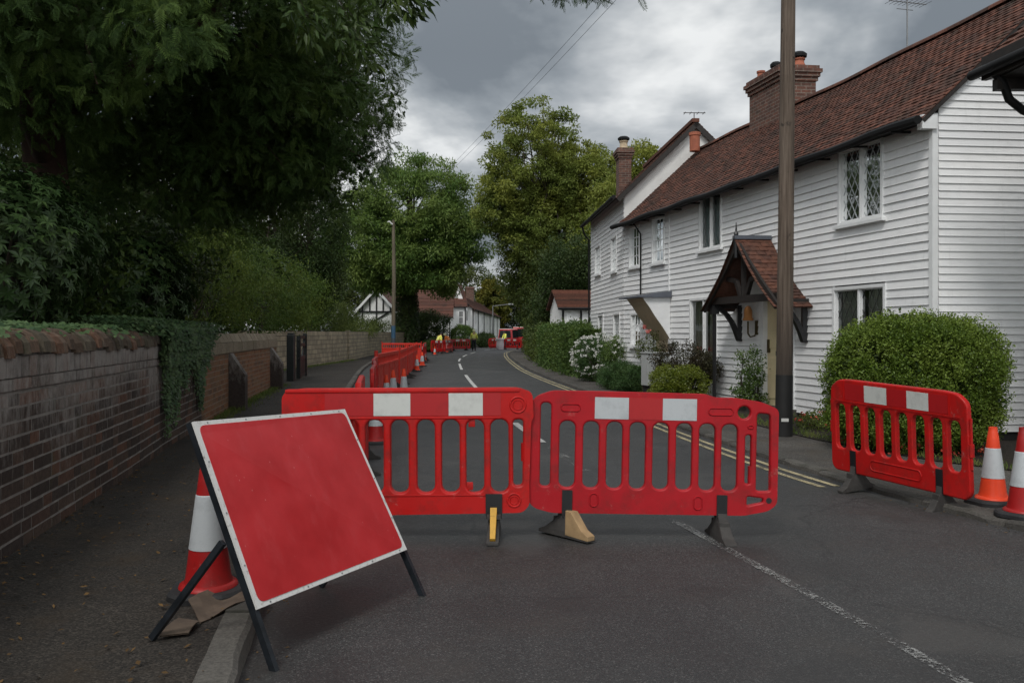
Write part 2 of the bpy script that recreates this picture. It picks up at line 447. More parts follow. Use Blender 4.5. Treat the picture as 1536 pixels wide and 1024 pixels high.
def reflective(name, col):
    q = Nodes(name); v = q.obj()
    b = q.mix(q.ramp(q.noise(v, 7, 7, .75), [(.5, 0.0), (.75, .6)]), col, tuple(c * .55 for c in col))
    hx = q.n('ShaderNodeTexVoronoi', {'feature': 'DISTANCE_TO_EDGE'}, Vector=v, Scale=130.0).outputs[0]
    b = q.mix(q.ramp(hx, [(0, .35), (.06, 0.0)]), b, tuple(c * .75 for c in col))
    q.P(Base_Color=b, Roughness=.45); return q.m
M['refl_white'] = reflective('reflective_white', (.52, .53, .5))
M['refl_grey'] = reflective('reflective_grey', (.42, .44, .45))
M['refl_red'] = reflective('reflective_red', (.36, .008, .01))
# pole timber
q = Nodes('pole_timber'); v = q.wpos()
b = q.ramp(q.noise(q.scale(v, (30, 30, 1.1)), 1.0, 6, .7), [(.3, (.04, .026, .018)), (.5, (.1, .074, .055)), (.72, (.17, .132, .104))])
z = q.n('ShaderNodeSeparateXYZ', None, Vector=v).outputs[2]
b = q.mix(q.math('MULTIPLY', q.ramp(q.math('MULTIPLY', z, .25), [(.2, 1.0), (.55, 0.0)]), .85), b, (.022, .017, .014))
b = q.mix(q.ramp(q.noise(v, 6, 4), [(.66, 0.0), (.72, .8)]), b, (.02, .015, .012))
q.P(Base_Color=b, Roughness=.9); q.bump(q.noise(q.scale(v, (40, 40, 1.5)), 1.0, 5), .7, .012); M['pole'] = q.m
q = Nodes('far_pole_timber'); v = q.wpos()
q.P(Base_Color=q.ramp(q.noise(q.scale(v, (9, 9, .6)), 1.0, 5), [(.3, (.075, .062, .04)), (.7, (.15, .125, .085))]), Roughness=.9); M['pole_far'] = q.m
M['blue_band'] = plain('blue_paint', (.03, .085, .15), .6, .2, 6, .05)
M['slate_paint'] = plain('slate_paint', (.045, .055, .065), .6, .2, 6, .05)
# sign face
q = Nodes('sign_face'); v = q.obj(); uvs = q.uv()
b = q.mix(q.ramp(q.noise(v, 3.2, 5, .6), [(.3, 0.0), (.72, 1.0)]), (.33, .006, .008), (.45, .02, .024))
b = q.mix(q.ramp(q.noise(q.scale(v, (5, 5, 1.3)), 2.0, 7, .75), [(.52, 0.0), (.85, .4)]), b, (.46, .07, .075))
sp = q.n('ShaderNodeTexVoronoi', None, Vector=q.scale(v, (1, 1, .6)), Scale=26.0).outputs['Distance']
b = q.mix(q.math('MULTIPLY', q.ramp(sp, [(.05, 1.0), (.1, 0.0)]), q.ramp(q.noise(v, 5, 2), [(.55, 0.0), (.62, .5)])), b, (.55, .3, .28))
b = q.mix(q.math('MULTIPLY', q.ramp(q.noise(q.scale(v, (18, 18, 5)), 2.0, 6, .8), [(.62, 0.0), (.72, .8)]), .5), b, (.16, .01, .012))
q.P(Base_Color=b, Roughness=q.ramp(q.noise(v, 5, 5), [(.3, .3), (.7, .5)]), Specular_IOR_Level=.45); M['sign_face'] = q.m
q = Nodes('sign_border'); v = q.obj()
b = q.mix(q.ramp(q.noise(v, 30, 6, .75), [(.55, 0.0), (.7, .8)]), (.55, .54, .52), (.2, .17, .14))
q.P(Base_Color=b, Roughness=.5); M['sign_border'] = q.m
M['steel_dark'] = plain('dark_steel', (.018, .022, .027), .42, .4, 14, .1, metal=.4)
M['cardboard'] = plain('cardboard', (.085, .06, .042), .9, .3, 8, .3, 20)
M['tag'] = plain('white_tag', (.6, .6, .58), .6, .1)
M['sack'] = plain('dirty_white_sack', (.55, .5, .52), .8, .1, 6, .3)
# foliage
M['yew'] = leafmat('yew_needles', (.013, .026, .009), (.028, .05, .015), (.04, .06, .013), .3, .55, .8, .15, 2.5)
M['rhodo'] = leafmat('rhododendron_leaf', (.014, .028, .01), (.03, .05, .017), (.02, .042, .014), .12, .4, 1.2, .3)
M['laurel'] = leafmat('glossy_leaf', (.016, .034, .01), (.032, .056, .016), (.05, .07, .016), .2, .45, 1.0, .25)
M['ivy'] = leafmat('ivy_leaf', (.016, .034, .016), (.032, .058, .026), (.05, .075, .034), .2, .5, 2.0, .22, 1.7)
M['lime'] = leafmat('yellow_green_leaf', (.02, .04, .01), (.05, .078, .018), (.08, .1, .02), .4, .5, .8, .2, 1.9)
M['ash'] = leafmat('ash_leaf', (.022, .044, .013), (.05, .082, .02), (.085, .11, .032), .4, .5, .3, .2, 2.5)
M['oak'] = leafmat('oak_leaf', (.035, .043, .012), (.06, .08, .019), (.095, .1, .022), .4, .55, .3, .2, 2.9)
M['olive'] = leafmat('olive_leaf', (.022, .034, .01), (.045, .062, .018), (.06, .072, .02), .35, .5, .4, .2, 2.1)
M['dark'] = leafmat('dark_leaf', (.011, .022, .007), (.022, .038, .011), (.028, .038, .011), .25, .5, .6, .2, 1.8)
M['box'] = leafmat('box_leaf', (.024, .042, .007), (.052, .078, .012), (.075, .1, .02), .3, .45, 2.2, .3, 2.8)
M['hedge'] = leafmat('hedge_leaf', (.02, .04, .012), (.042, .072, .02), (.058, .085, .02), .3, .5, 1.0, .25, 2.1)
M['purple'] = leafmat('purple_leaf', (.018, .018, .01), (.035, .034, .017), (.03, .02, .015), .15, .45, 3)
M['gold'] = leafmat('gold_leaf', (.055, .085, .01), (.11, .13, .016), (.13, .15, .02), .3, .42, 3, .45)
M['herb'] = leafmat('herb_leaf', (.022, .05, .02), (.045, .085, .03), (.05, .08, .03), .3, .5, 2, .2, 1.6)
M['petal_white'] = leafmat('white_petal', (.55, .55, .6), (.72, .72, .8), None, .25, .6, 1, .3, 1.0)
M['petal_red'] = leafmat('red_petal', (.22, .03, .02), (.33, .08, .06), None, .25, .6)
M['petal_pink'] = leafmat('pink_petal', (.45, .12, .13), (.5, .2, .2), None, .25, .6)
M['petal_yellow'] = leafmat('yellow_petal', (.5, .3, .03), (.5, .35, .05), None, .25, .6)
M['autumn'] = leafmat('autumn_leaf', (.075, .075, .014), (.1, .085, .015), (.07, .08, .02), .35, .6, .3)
M['litter'] = leafmat('fallen_leaf', (.05, .028, .012), (.11, .065, .03), (.035, .022, .012), .05, .85, 2)
M['grass'] = leafmat('grass_blade', (.03, .055, .012), (.07, .1, .025), (.09, .1, .03), .3, .6, 2)
M['far_leaf'] = leafmat('far_leaf', (.02, .034, .012), (.042, .06, .02), (.055, .065, .02), .3, .6, .12)
M['hivis'] = plain('hi_vis_yellow', (.98, 1.0, .16), .7, .15, 9, .1)
M['hivis_or'] = plain('hi_vis_orange', (.75, .2, .03), .7, .15, 9, .1)
M['trouser'] = plain('dark_trousers', (.012, .015, .022), .85, .3, 9, .1)
M['skin'] = plain('skin', (.42, .24, .17), .6, .08, 9, 0)
M['helmet'] = plain('pale_helmet', (.8, .8, .5), .4, .05, 9, 0)
M['helmet_dark'] = plain('dark_cap', (.02, .02, .024), .6, .1, 9, 0)
M['van_red'] = plain('van_red', (.36, .014, .018), .35, .1, 3, 0)
M['van_pale'] = plain('van_pale', (.6, .5, .46), .4, .1, 3, 0)
M['tyre'] = plain('tyre', (.012, .012, .012), .85, .2, 9, .1)
M['lamp_red'] = plain('tail_lamp', (.4, .015, .01), .25, .1, 9, 0)
# ================================================================ SETTING
def curve_fn(pts):
    pts = np.array(sorted(pts), dtype=float)
    def f(y):
        # monotone-ish cubic through the surveyed points
        x, v = pts[:, 0], pts[:, 1]
        i = int(np.clip(np.searchsorted(x, y) - 1, 0, len(x) - 2))
        def tang(k):
            if k == 0: return (v[1] - v[0]) / (x[1] - x[0])
            if k == len(x) - 1: return (v[-1] - v[-2]) / (x[-1] - x[-2])
            return (v[k + 1] - v[k - 1]) / (x[k + 1] - x[k - 1])
        hh = x[i + 1] - x[i]; t = (y - x[i]) / hh
        return ((2 * t ** 3 - 3 * t ** 2 + 1) * v[i] + (t ** 3 - 2 * t ** 2 + t) * hh * tang(i) + (-2 * t ** 3 + 3 * t ** 2) * v[i + 1] + (t ** 3 - t ** 2) * hh * tang(i + 1))
    return f
KL = curve_fn([(-6, .6), (0, -.55), (3.82, -1.17), (4.53, -1.3), (9, -2.02), (15, -2.95), (24.9, -4.45), (37.6, -6.2), (48.6, -7.25), (62, -7.5), (75, -6.8), (90, -5), (105, -1.5), (120, 4), (140, 12)])
KR = curve_fn([(-6, 7.6), (0, 6.1), (5, 4.42), (6.69, 3.86), (8.42, 3.42), (10.04, 3.11), (13.1, 2.74), (18, 2.3), (22.7, 1.88), (29.8, 1.18), (37.6, .6), (52.5, 0), (62, -.2), (70, -.15), (80, .6), (95, 3), (115, 9), (140, 19)])
BR = curve_fn([(-6, 10), (0, 9), (6, 7), (8.5, 5.9), (9.7, 4.95), (12, 4.15), (14, 3.85), (18, 3.4), (22, 3.02), (27.3, 2.4), (37.6, 1.55), (52, 1.05), (70, .9), (80, 1.7), (95, 4.2), (115, 10.3), (140, 20.5)])
WL = curve_fn([(-6, -.9), (1, -2.35), (5.54, -3.2), (9.07, -3.87), (11.1, -4.3), (16.6, -5.28), (23.5, -6.3), (25, -6.52)])
BW = curve_fn([(25, -9.3), (34, -8.95), (37.6, -8.78), (47.5, -8.65), (61, -9.2), (75, -8.3), (90, -6.6), (105, -3.2), (120, 2.3), (140, 10)])
PZL, PZR = .08, .055
def ys(a, b, st): return list(np.arange(a, b + st * .5, st))
def strip(name, ya, yb, st, fl, fr, z, mat, nx=4):
    b = MB(); Y = ys(ya, yb, st)
    g = [[(fl(y) + (fr(y) - fl(y)) * k / nx, y, z(y, k / nx) if callable(z) else z) for k in range(nx + 1)] for y in Y]
    for i in range(len(Y) - 1):
        for k in range(nx): b.face([g[i][k], g[i][k + 1], g[i + 1][k + 1], g[i + 1][k]])
    return tag(b.build(name, mat), kind='structure')
b = MB()
for i in range(-20, 21):
    for j in range(-8, 40):
        b.face([(i * 12, j * 12, -.03), (i * 12 + 12, j * 12, -.03), (i * 12 + 12, j * 12 + 12, -.03), (i * 12, j * 12 + 12, -.03)])
tag(b.build('ground', M['turf']), kind='structure')
strip('road', -6, 140, 1, lambda y: KL(y) - .02, lambda y: KR(y) + .02, lambda y, k: .0, M['asphalt'])
def pav_l(y):
    return WL(y) - .1 if y < 24.4 else BW(max(y, 25)) - .1
strip('pavement_left', -6, 140, .8, pav_l, lambda y: KL(y) - .13, lambda y, k: PZL + .012 * math.sin(y * 1.7 + k * 5) * (0 < k < 1), M['foot_dark'], 5)
strip('pavement_right', -6, 140, 1, lambda y: KR(y) + .11, BR, PZR, M['foot_light'])
strip('flower_bed', -6, 62, 1, lambda y: BR(y) - .02, lambda y: BR(y) + 22, lambda y, k: .02 if k else PZR + .012, M['soil'], 8)

# kerbs: single stones with open joints
def kerb(name, f, side, top, w, ya, yb, L, seed):
    b = MB(); rr = random.Random(seed); y = ya
    while y < yb:
        l = L * rr.uniform(.85, 1.1); y2 = y + l - .018
        e = rr.uniform(-.006, .006); t = top + rr.uniform(-.005, .006)
        a0 = f(y) + e; a1 = f(y2) + e
        o0 = f(y) + side * w; o1 = f(y2) + side * w; c = .022
        if y < 30:
            n = 5
            P = []
            for k in range(n + 1):
                yy = y + (y2 - y) * k / n; a = a0 + (a1 - a0) * k / n; o = o0 + (o1 - o0) * k / n
                j = rr.uniform(-.014, .012); j2 = rr.uniform(-.009, .006)
                P.append([(a, yy, -.05), (a + side * .012 + j, yy, t - c + j2), (a + side * (.012 + c) + j, yy, t + j2), (o, yy, t + j2 * .5), (o, yy, -.05)])
            vs = [q for r in P for q in r]; fs = []
            for k in range(n):
                for i in range(4):
                    fs.append((k * 5 + i, k * 5 + i + 1, (k + 1) * 5 + i + 1, (k + 1) * 5 + i))
            fs += [(0, 1, 2, 3, 4), (n * 5 + 4, n * 5 + 3, n * 5 + 2, n * 5 + 1, n * 5)]
            b.mesh(vs, fs)
        else:
            b.hexa([(a0, y, -.05), (o0, y, -.05), (o1, y2, -.05), (a1, y2, -.05), (a0 + side * .02, y, t), (o0, y, t), (o1, y2, t), (a1 + side * .02, y2, t)])
        y += l
    return tag(b.build(name, M['kerb']), kind='structure')
kerb('kerb_left', KL, -1, PZL + .012, .16, 1.9, 138, .92, 3)
kerb('kerb_right', KR, 1, PZR + .006, .13, 1.5, 138, .92, 4)

# road markings
CLN = curve_fn([(1.5, 2.2), (3.84, 1.94), (4.73, 1.78), (6.1, 1.51), (6.88, 1.345), (8.6, 1.0), (12.5, .375), (14.8, .056), (24.3, -.97), (32.2, -1.69), (41, -2.4), (52, -3.05), (64, -3.15), (76, -2.6), (90, -.9), (105, 3)])
def line(name, f, off, w, ya, yb, st, z, mat):
    b = MB(); Y = ys(ya, yb, st)
    for i in range(len(Y) - 1):
        y0, y1 = Y[i], Y[i + 1]; x0 = f(y0) + off; x1 = f(y1) + off
        b.face([(x0 - w / 2, y0, z), (x0 + w / 2, y0, z), (x1 + w / 2, y1, z), (x1 - w / 2, y1, z)])
    return tag(b.build(name, mat), kind='structure')
b = MB()
for (a, c) in ((12.2, 14.9), (23.6, 32), (36.8, 44), (47.5, 53), (57, 62.5), (66, 71), (78, 83), (88, 93)):
    Y = ys(a, c, (c - a) / 5)
    for i in range(5):
        x0, x1 = CLN(Y[i]), CLN(Y[i + 1]); w = .11
        b.face([(x0 - w / 2, Y[i], .005), (x0 + w / 2, Y[i], .005), (x1 + w / 2, Y[i + 1], .005), (x1 - w / 2, Y[i + 1], .005)])
tag(b.build('centre_dashes', M['paint_white']), kind='structure')
line('centre_line_worn', CLN, 0, .075, 1.6, 7.0, .3, .005, M['paint_worn'])
line('centre_line_faint', CLN, 0, .11, 7.0, 12.0, .4, .005, M['paint_faint'])
line('yellow_line_inner', KR, -.17, .07, 8.7, 90, .6, .005, M['paint_yellow'])
line('yellow_line_outer', KR, -.34, .07, 8.65, 90, .6, .005, M['paint_yellow'])

# banked earth behind the old wall
b = MB()
for i in range(30):
    y0, y1 = -6 + i * 1.0, -5 + i * 1.0
    prof = [(-.3, 1.44), (-1.2, 1.5), (-4, 1.55), (-12, 1.6), (-40, 1.6)]
    for k in range(4):
        (o0, z0), (o1, z1) = prof[k], prof[k + 1]
        b.face([(WL(min(y0, 24)) + o0, y0, z0), (WL(min(y1, 24)) + o0, y1, z0), (WL(min(y1, 24)) + o1, y1, z1), (WL(min(y0, 24)) + o1, y0, z1)])
b.face([(WL(24) - .3, 24, 0), (WL(24) - .3, 24, 1.44), (WL(24) - 40, 24, 1.6), (WL(24) - 40, 24, 0)])
tag(b.build('bank', M['soil']), kind='structure')

# ================================================================ OLD BRICK WALL
class Path:
    """arc-length frame along x=f(y); o is the outward (road) side offset"""
    def __init__(s, f, ya, yb, n=160, side=1):
        Y = np.linspace(ya, yb, n); X = np.array([f(y) for y in Y])
        s.P = np.stack([X, Y], 1); d = np.hypot(np.diff(X), np.diff(Y)); s.S = np.concatenate([[0], np.cumsum(d)]); s.L = s.S[-1]
        s.side = side
    def __call__(s, t, o, z):
        x = np.interp(t, s.S, s.P[:, 0]); y = np.interp(t, s.S, s.P[:, 1])
        i = int(np.clip(np.searchsorted(s.S, t) - 1, 0, len(s.S) - 2)); d = s.P[i + 1] - s.P[i]; d = d / np.hypot(*d)
        return (x + d[1] * o * s.side, y - d[0] * o * s.side, z)
    def s_of_y(s, y): return float(np.interp(y, s.P[:, 1], s.S))
def bricks(b, F, s0, s1, z0, z1, bl, bh, j, rr, proud=(.002, .009), flemish=True, depth=.02):
    row = 0; z = z0
    while z + bh * .6 < z1:
        s = s0 - rr.uniform(0, bl); k = row % 2; h = min(bh, z1 - z) - j
        while s < s1:
            l = (bl if (k % 2 == 0 or not flemish) else bl * .5) ; k += 1
            a, c = max(s, s0), min(s + l - j, s1)
            if c - a > .03:
                o = rr.uniform(*proud); dz = rr.uniform(-.003, .003); o2 = o + rr.uniform(-.0012, .0012)
                zz0, zz1 = z + dz, z + h + dz; e = .003
                p = [F(a, -depth, zz0), F(c, -depth, zz0), F(c, -depth, zz1), F(a, -depth, zz1),
                     F(a + e, o, zz0 + e), F(c - e, o2, zz0 + e), F(c - e, o2, zz1 - e), F(a + e, o, zz1 - e)]
                b.hexa(p, skip=(0,))
            s += l
        z += bh; row += 1
rr = random.Random(21)
WP = Path(WL, -3.0, 13.6)
wall1 = root('brick_wall', 'old dark weathered brick wall with rounded brick coping beside the left pavement', 'wall', (WL(6), 6, 0))
b = MB(); N = 60
for i in range(N):
    a, c = WP.L * i / N, WP.L * (i + 1) / N
    b.hexa([WP(a, 0, 0), WP(a, -.24, 0), WP(c, -.24, 0), WP(c, 0, 0), WP(a, 0, 1.4), WP(a, -.24, 1.4), WP(c, -.24, 1.4), WP(c, 0, 1.4)], skip=() if i in (0, N - 1) else (2, 4))
b.build('mortar_core', M['mortar'], wall1)
b = MB(); bricks(b, WP, 0.6, WP.L, .07, 1.125, .39, .0955, .013, rr, (.0015, .005))
b.build('brickwork', M['brick_old'], wall1)
b = MB()
s = .6
while s < WP.L:       # corbelled rows of bricks on end under the coping
    w = rr.uniform(.1, .16); o = .022 + rr.uniform(-.006, .006)
    b.hexa([WP(s, -.05, 1.215), WP(s + w - .011, -.05, 1.215), WP(s + w - .011, -.05, 1.352), WP(s, -.05, 1.352),
            WP(s, o, 1.215), WP(s + w - .011, o, 1.215), WP(s + w - .011, o + .004, 1.352), WP(s, o, 1.352)], skip=(0,))
    s += w
s = .6
while s < WP.L:
    w = rr.uniform(.24, .4); o = .016 + rr.uniform(-.006, .006)
    b.hexa([WP(s, -.05, 1.132), WP(s + w - .012, -.05, 1.132), WP(s + w - .012, -.05, 1.205), WP(s, -.05, 1.205),
            WP(s, o, 1.132), WP(s + w - .012, o, 1.132), WP(s + w - .012, o, 1.205), WP(s, o, 1.205)], skip=(0,))
    s += w
b.build('corbel_course', M['brick_old'], wall1)
b = MB(); s = .5
while s < WP.L:
    w = rr.uniform(.13, .22); c = s + w - .024; dz = rr.uniform(-.026, .022); do = rr.uniform(-.018, .018)
    P = []
    for k in range(9):
        a = math.pi * k / 8
        P.append((-.12 + .17 * math.cos(a) + do, 1.362 + dz + .165 * math.sin(a) ** .8))
    v = [WP(s, o, z) for o, z in P] + [WP(c, o, z) for o, z in P]
    f = [(k, k + 1, 10 + k, 9 + k) for k in range(8)] + [tuple(range(8, -1, -1)), tuple(range(9, 18))]
    b.mesh(v, f); s += w
b.build('coping', M['brick_coping'], wall1)

WP2 = Path(WL, 13.6, 24.0)
wall2 = root('brick_wall', 'orange brick wall with flat pale coping stones and stepped buttresses', 'wall', (WL(18), 18, 0))
b = MB(); N = 40
for i in range(N):
    a, c = WP2.L * i / N, WP2.L * (i + 1) / N
    b.hexa([WP2(a, 0, 0), WP2(a, -.24, 0), WP2(c, -.24, 0), WP2(c, 0, 0), WP2(a, 0, 1.24), WP2(a, -.24, 1.24), WP2(c, -.24, 1.24), WP2(c, 0, 1.24)], skip=() if i in (0, N - 1) else (2, 4))
b.build('mortar_core', M['mortar_warm'], wall2)
b = MB(); bricks(b, WP2, 0, WP2.L, .07, 1.13, .34, .0885, .012, rr, (.0015, .004))
b.build('brickwork', M['brick_orange'], wall2)
b = MB(); s = 0
while s < WP2.L:
    w = rr.uniform(.42, .6); c = min(s + w - .012, WP2.L)
    o = .03 + rr.uniform(-.005, .005)
    b.hexa([WP2(s, -.28, 1.14), WP2(c, -.28, 1.14), WP2(c, o, 1.14), WP2(s, o, 1.14), WP2(s, -.28, 1.33), WP2(c, -.28, 1.33), WP2(c, o, 1.33), WP2(s, o, 1.33)])
    b.hexa([WP2(s + .005, -.27, 1.336), WP2(c - .005, -.27, 1.336), WP2(c - .005, o - .005, 1.336), WP2(s + .005, o - .005, 1.336), WP2(s + .005, -.2, 1.5), WP2(c - .005, -.2, 1.5), WP2(c - .005, -.06, 1.49), WP2(s + .005, -.06, 1.5)])
    s += w
b.build('coping', M['cop_stone'], wall2, bevel=.008)
for yb in (16.4, 22.6):
    b = MB(); s0 = WP2.s_of_y(yb); F = lambda t, o, z: WP2(t, o, z)
    b.hexa([F(s0, .0, 0), F(s0 + .36, .0, 0), F(s0 + .36, .3, 0), F(s0, .3, 0), F(s0, .0, .72), F(s0 + .36, .0, .72), F(s0 + .36, .3, .72), F(s0, .3, .72)])
    b.hexa([F(s0, .0, .725), F(s0 + .36, .0, .725), F(s0 + .36, .3, .725), F(s0, .3, .725), F(s0, .0, 1.13), F(s0 + .36, .0, 1.13), F(s0 + .36, .035, 1.13), F(s0, .035, 1.13)])
    b.build('buttress', M['brick_old'], wall2)

WP3 = Path(BW, 30, 76, 120)
wall3 = root('block_wall', 'pale beige stone block garden wall curving behind the far left pavement', 'wall', (BW(45), 45, 0))
b = MB(); N = 90
for i in range(N):
    a, c = WP3.L * i / N, WP3.L * (i + 1) / N; h = 1.6 + .012 * math.sin(i * 1.9)
    U = lambda t, z: (t, z)
    b.face([WP3(a, 0, 0), WP3(c, 0, 0), WP3(c, 0, h), WP3(a, 0, h)], [(a, 0), (c, 0), (c, h), (a, h)])
    b.face([WP3(a, 0, h), WP3(c, 0, h), WP3(c, -.22, h), WP3(a, -.22, h)], [(a, 0), (c, 0), (c, .2), (a, .2)])
    b.face([WP3(a, -.22, 0), WP3(c, -.22, 0), WP3(c, -.22, h), WP3(a, -.22, h)], [(a, 0), (c, 0), (c, h), (a, h)])
b.face([WP3(0, 0, 0), WP3(0, -.22, 0), WP3(0, -.22, 1.6), WP3(0, 0, 1.6)])
b.face([WP3(WP3.L, 0, 0), WP3(WP3.L, -.22, 0), WP3(WP3.L, -.22, 1.6), WP3(WP3.L, 0, 1.6)])
b.build('blockwork', M['pale_block'], wall3)
b = MB(); s = WP3.s_of_y(46.5)
b.hexa([WP3(s, -.1, 0), WP3(s + .42, -.1, 0), WP3(s + .42, .1, 0), WP3(s, .1, 0), WP3(s, -.1, 1.66), WP3(s + .42, -.1, 1.66), WP3(s + .42, .1, 1.66), WP3(s, .1, 1.66)])
b.build('pier', M['pale_block'], wall3)

# dark open field gate by the wall end
gate = root('garden_gate', 'open black timber gate with thick post at the end of the orange brick wall', 'gate', (-6.55, 26.6, PZL))
b = MB(); b.box((-6.73, 26.45, 0), (-6.51, 26.68, 1.46)); b.box((-6.71, 26.47, 1.46), (-6.53, 26.66, 1.52)); b.build('gate_post', M['green_black'], gate, bevel=.02)
a = Vector((-6.5, 27.0, 0)); d = Vector((-.2, 1.7, 0))
def GF(t, z): return tuple(a + d * t + Vector((0, 0, z)))
b = MB()
for t in (0.02, 1.0): b.bar(GF(t, .12), GF(t, 1.43 if t < .5 else 1.5), .1, .12, (1, 0, 0))
for z in (.2, .75, 1.15, 1.38): b.bar(GF(.03, z), GF(1, z), .05, .1)
b.bar(GF(.03, .2), GF(1, 1.35), .04, .09)
for t in np.linspace(.12, .92, 9): b.bar(GF(t, .2), GF(t, .76), .03, .12, (0, 1, 0))
b.build('gate_leaf', M['green_black'], gate)
for z in (.75, 1.3):
    b = MB(); b.bar(GF(.05, z), GF(-.1, z), .03, .04); b.build('hinge', M['black_paint'], gate)
# ================================================================ WHITE WEATHERBOARDED HOUSES
q = Nodes('chimney_brick'); u = q.uv(); v = q.wpos()
bt = q.n('ShaderNodeTexBrick', {'offset': .5}, Vector=u, Color1=(.135, .058, .04), Color2=(.065, .034, .027), Mortar=(.17, .14, .115), Scale=1.0, Mortar_Size=.008, Brick_Width=.225, Row_Height=.075, Bias=-.15)
bb = q.mix(1.0, bt.outputs[0], q.ramp(q.noise(v, 9, 5, .7), [(.3, .6), (.7, 1.3)]), 'MULTIPLY')
bb = q.mix(q.ramp(q.noise(v, 2.5, 5, .7), [(.55, 0.0), (.75, .6)]), bb, (.05, .045, .025))
q.P(Base_Color=bb, Roughness=.92); q.bump(bt.outputs[1], -.6, .008); M['brick_red_tex'] = q.m

KS = 1.12
def K(x, y, z): return (KS * x, KS * y, 1.5 + KS * (z - 1.5))
C1 = np.array([5.18, 10.9]); E1 = np.array([-.2186, .9758]); G1 = np.array([.995, .0995])
def F1(s, o, z):
    p = C1 + s * E1 - o * G1; return K(p[0], p[1], z)
C2 = np.array([2.75, 21.7]); E2 = np.array([-.0525, .9986]); G2 = np.array([.9986, .0525])
def F2(s, o, z):
    p = C2 + s * E2 - o * G2; return K(p[0], p[1], z)
def s1(px): r = (px - CX) / FPX; return (5.18 - 10.9 * r) / (.2186 + .9758 * r)
def s2(px): r = (px - CX) / FPX; return (2.75 - 21.7 * r) / (.0525 + .9986 * r)
def z1(s, py): return 1.5 + (HY - py) / FPX * (10.9 + .9758 * s)
def z2(s, py): return 1.5 + (HY - py) / FPX * (21.7 + .9986 * s)
def GB1(u, o, z):       # near gable of house one: o outward (towards the camera)
    p = C1 + u * G1 + o * np.array([.0995, -.995]); return K(p[0], p[1], z)
rr = random.Random(8)

def boards(b, F, s0, s1_, z0, z1_, pitch, openings, out=.02, clip=None):
    z = z0; row = 0
    while z < z1_ - .01:
        zt = min(z + pitch, z1_); a, c = s0, s1_
        if clip: a, c = clip(z)
        iv = [(a, c)]; zm = (z + zt) / 2
        for (p0, p1, y0, y1) in openings:
            if y0 < zm < y1:
                nv = []
                for (i0, i1) in iv:
                    if p1 <= i0 or p0 >= i1: nv.append((i0, i1)); continue
                    if i0 < p0: nv.append((i0, p0))
                    if p1 < i1: nv.append((p1, i1))
                iv = nv
        for (i0, i1) in iv:
            x = i0
            while x < i1 - 1e-6:
                x2 = min(x + rr.uniform(2.2, 4.2), i1)
                if i1 - x2 < .5: x2 = i1
                n = max(1, int((x2 - x) / 1.2)); oj = rr.uniform(-.0015, .0015); dz0 = rr.uniform(-.002, .002)
                vs = []
                for k in range(n + 1):
                    xx = x + (x2 - x) * k / n; dz = dz0 + rr.uniform(-.0015, .0015); ww = .0015 * math.sin(xx * 1.3 + row)
                    xt = xx
                    if clip:
                        ca, cc = clip(zt)
                        xt = min(max(xx, ca), cc)
                    vs += [F(xx, -.01, z + dz), F(xx, out + oj + ww, z + dz), F(xx, out + oj + ww - .004, z + dz + .012), F(xt, .004, zt + .008)]
                fs = []
                for k in range(n):
                    for i in range(3): fs.append((4 * k + i, 4 * k + 4 + i, 4 * k + 5 + i, 4 * k + 1 + i))
                fs += [(0, 1, 2, 3), (4 * n + 3, 4 * n + 2, 4 * n + 1, 4 * n)]
                b.mesh(vs, fs); x = x2 + .0015
        z = zt; row += 1

def tiles(b, Pf, U, V, tw, tc, rr, u0=0.0):
    nv = int(V / tc)
    for j in range(nv):
        off = (j % 2) * tw / 2 + rr.uniform(-.01, .01)
        for i in range(-1, int((U - u0) / tw) + 1):
            a = u0 + i * tw + off + rr.uniform(-.003, .003); c = a + tw - .004
            a = max(a, u0); c = min(c, U)
            if c - a < .03: continue
            v0 = j * tc + rr.uniform(-.005, .005); v1 = v0 + tc * 1.4; h = .018 + rr.uniform(-.003, .005); h2 = h + rr.uniform(-.003, .003)
            b.mesh([Pf(a, v0, h - .016), Pf(c, v0, h2 - .016), Pf(c, v0, h2), Pf(a, v0, h), Pf(c, v1, .004), Pf(a, v1, .004), Pf((a + c) / 2, v0, (h + h2) / 2 + .005), Pf((a + c) / 2, v1, .008)],
                   [(0, 1, 2, 6, 3), (3, 6, 7, 5), (6, 2, 4, 7), (0, 3, 5), (1, 4, 2)])

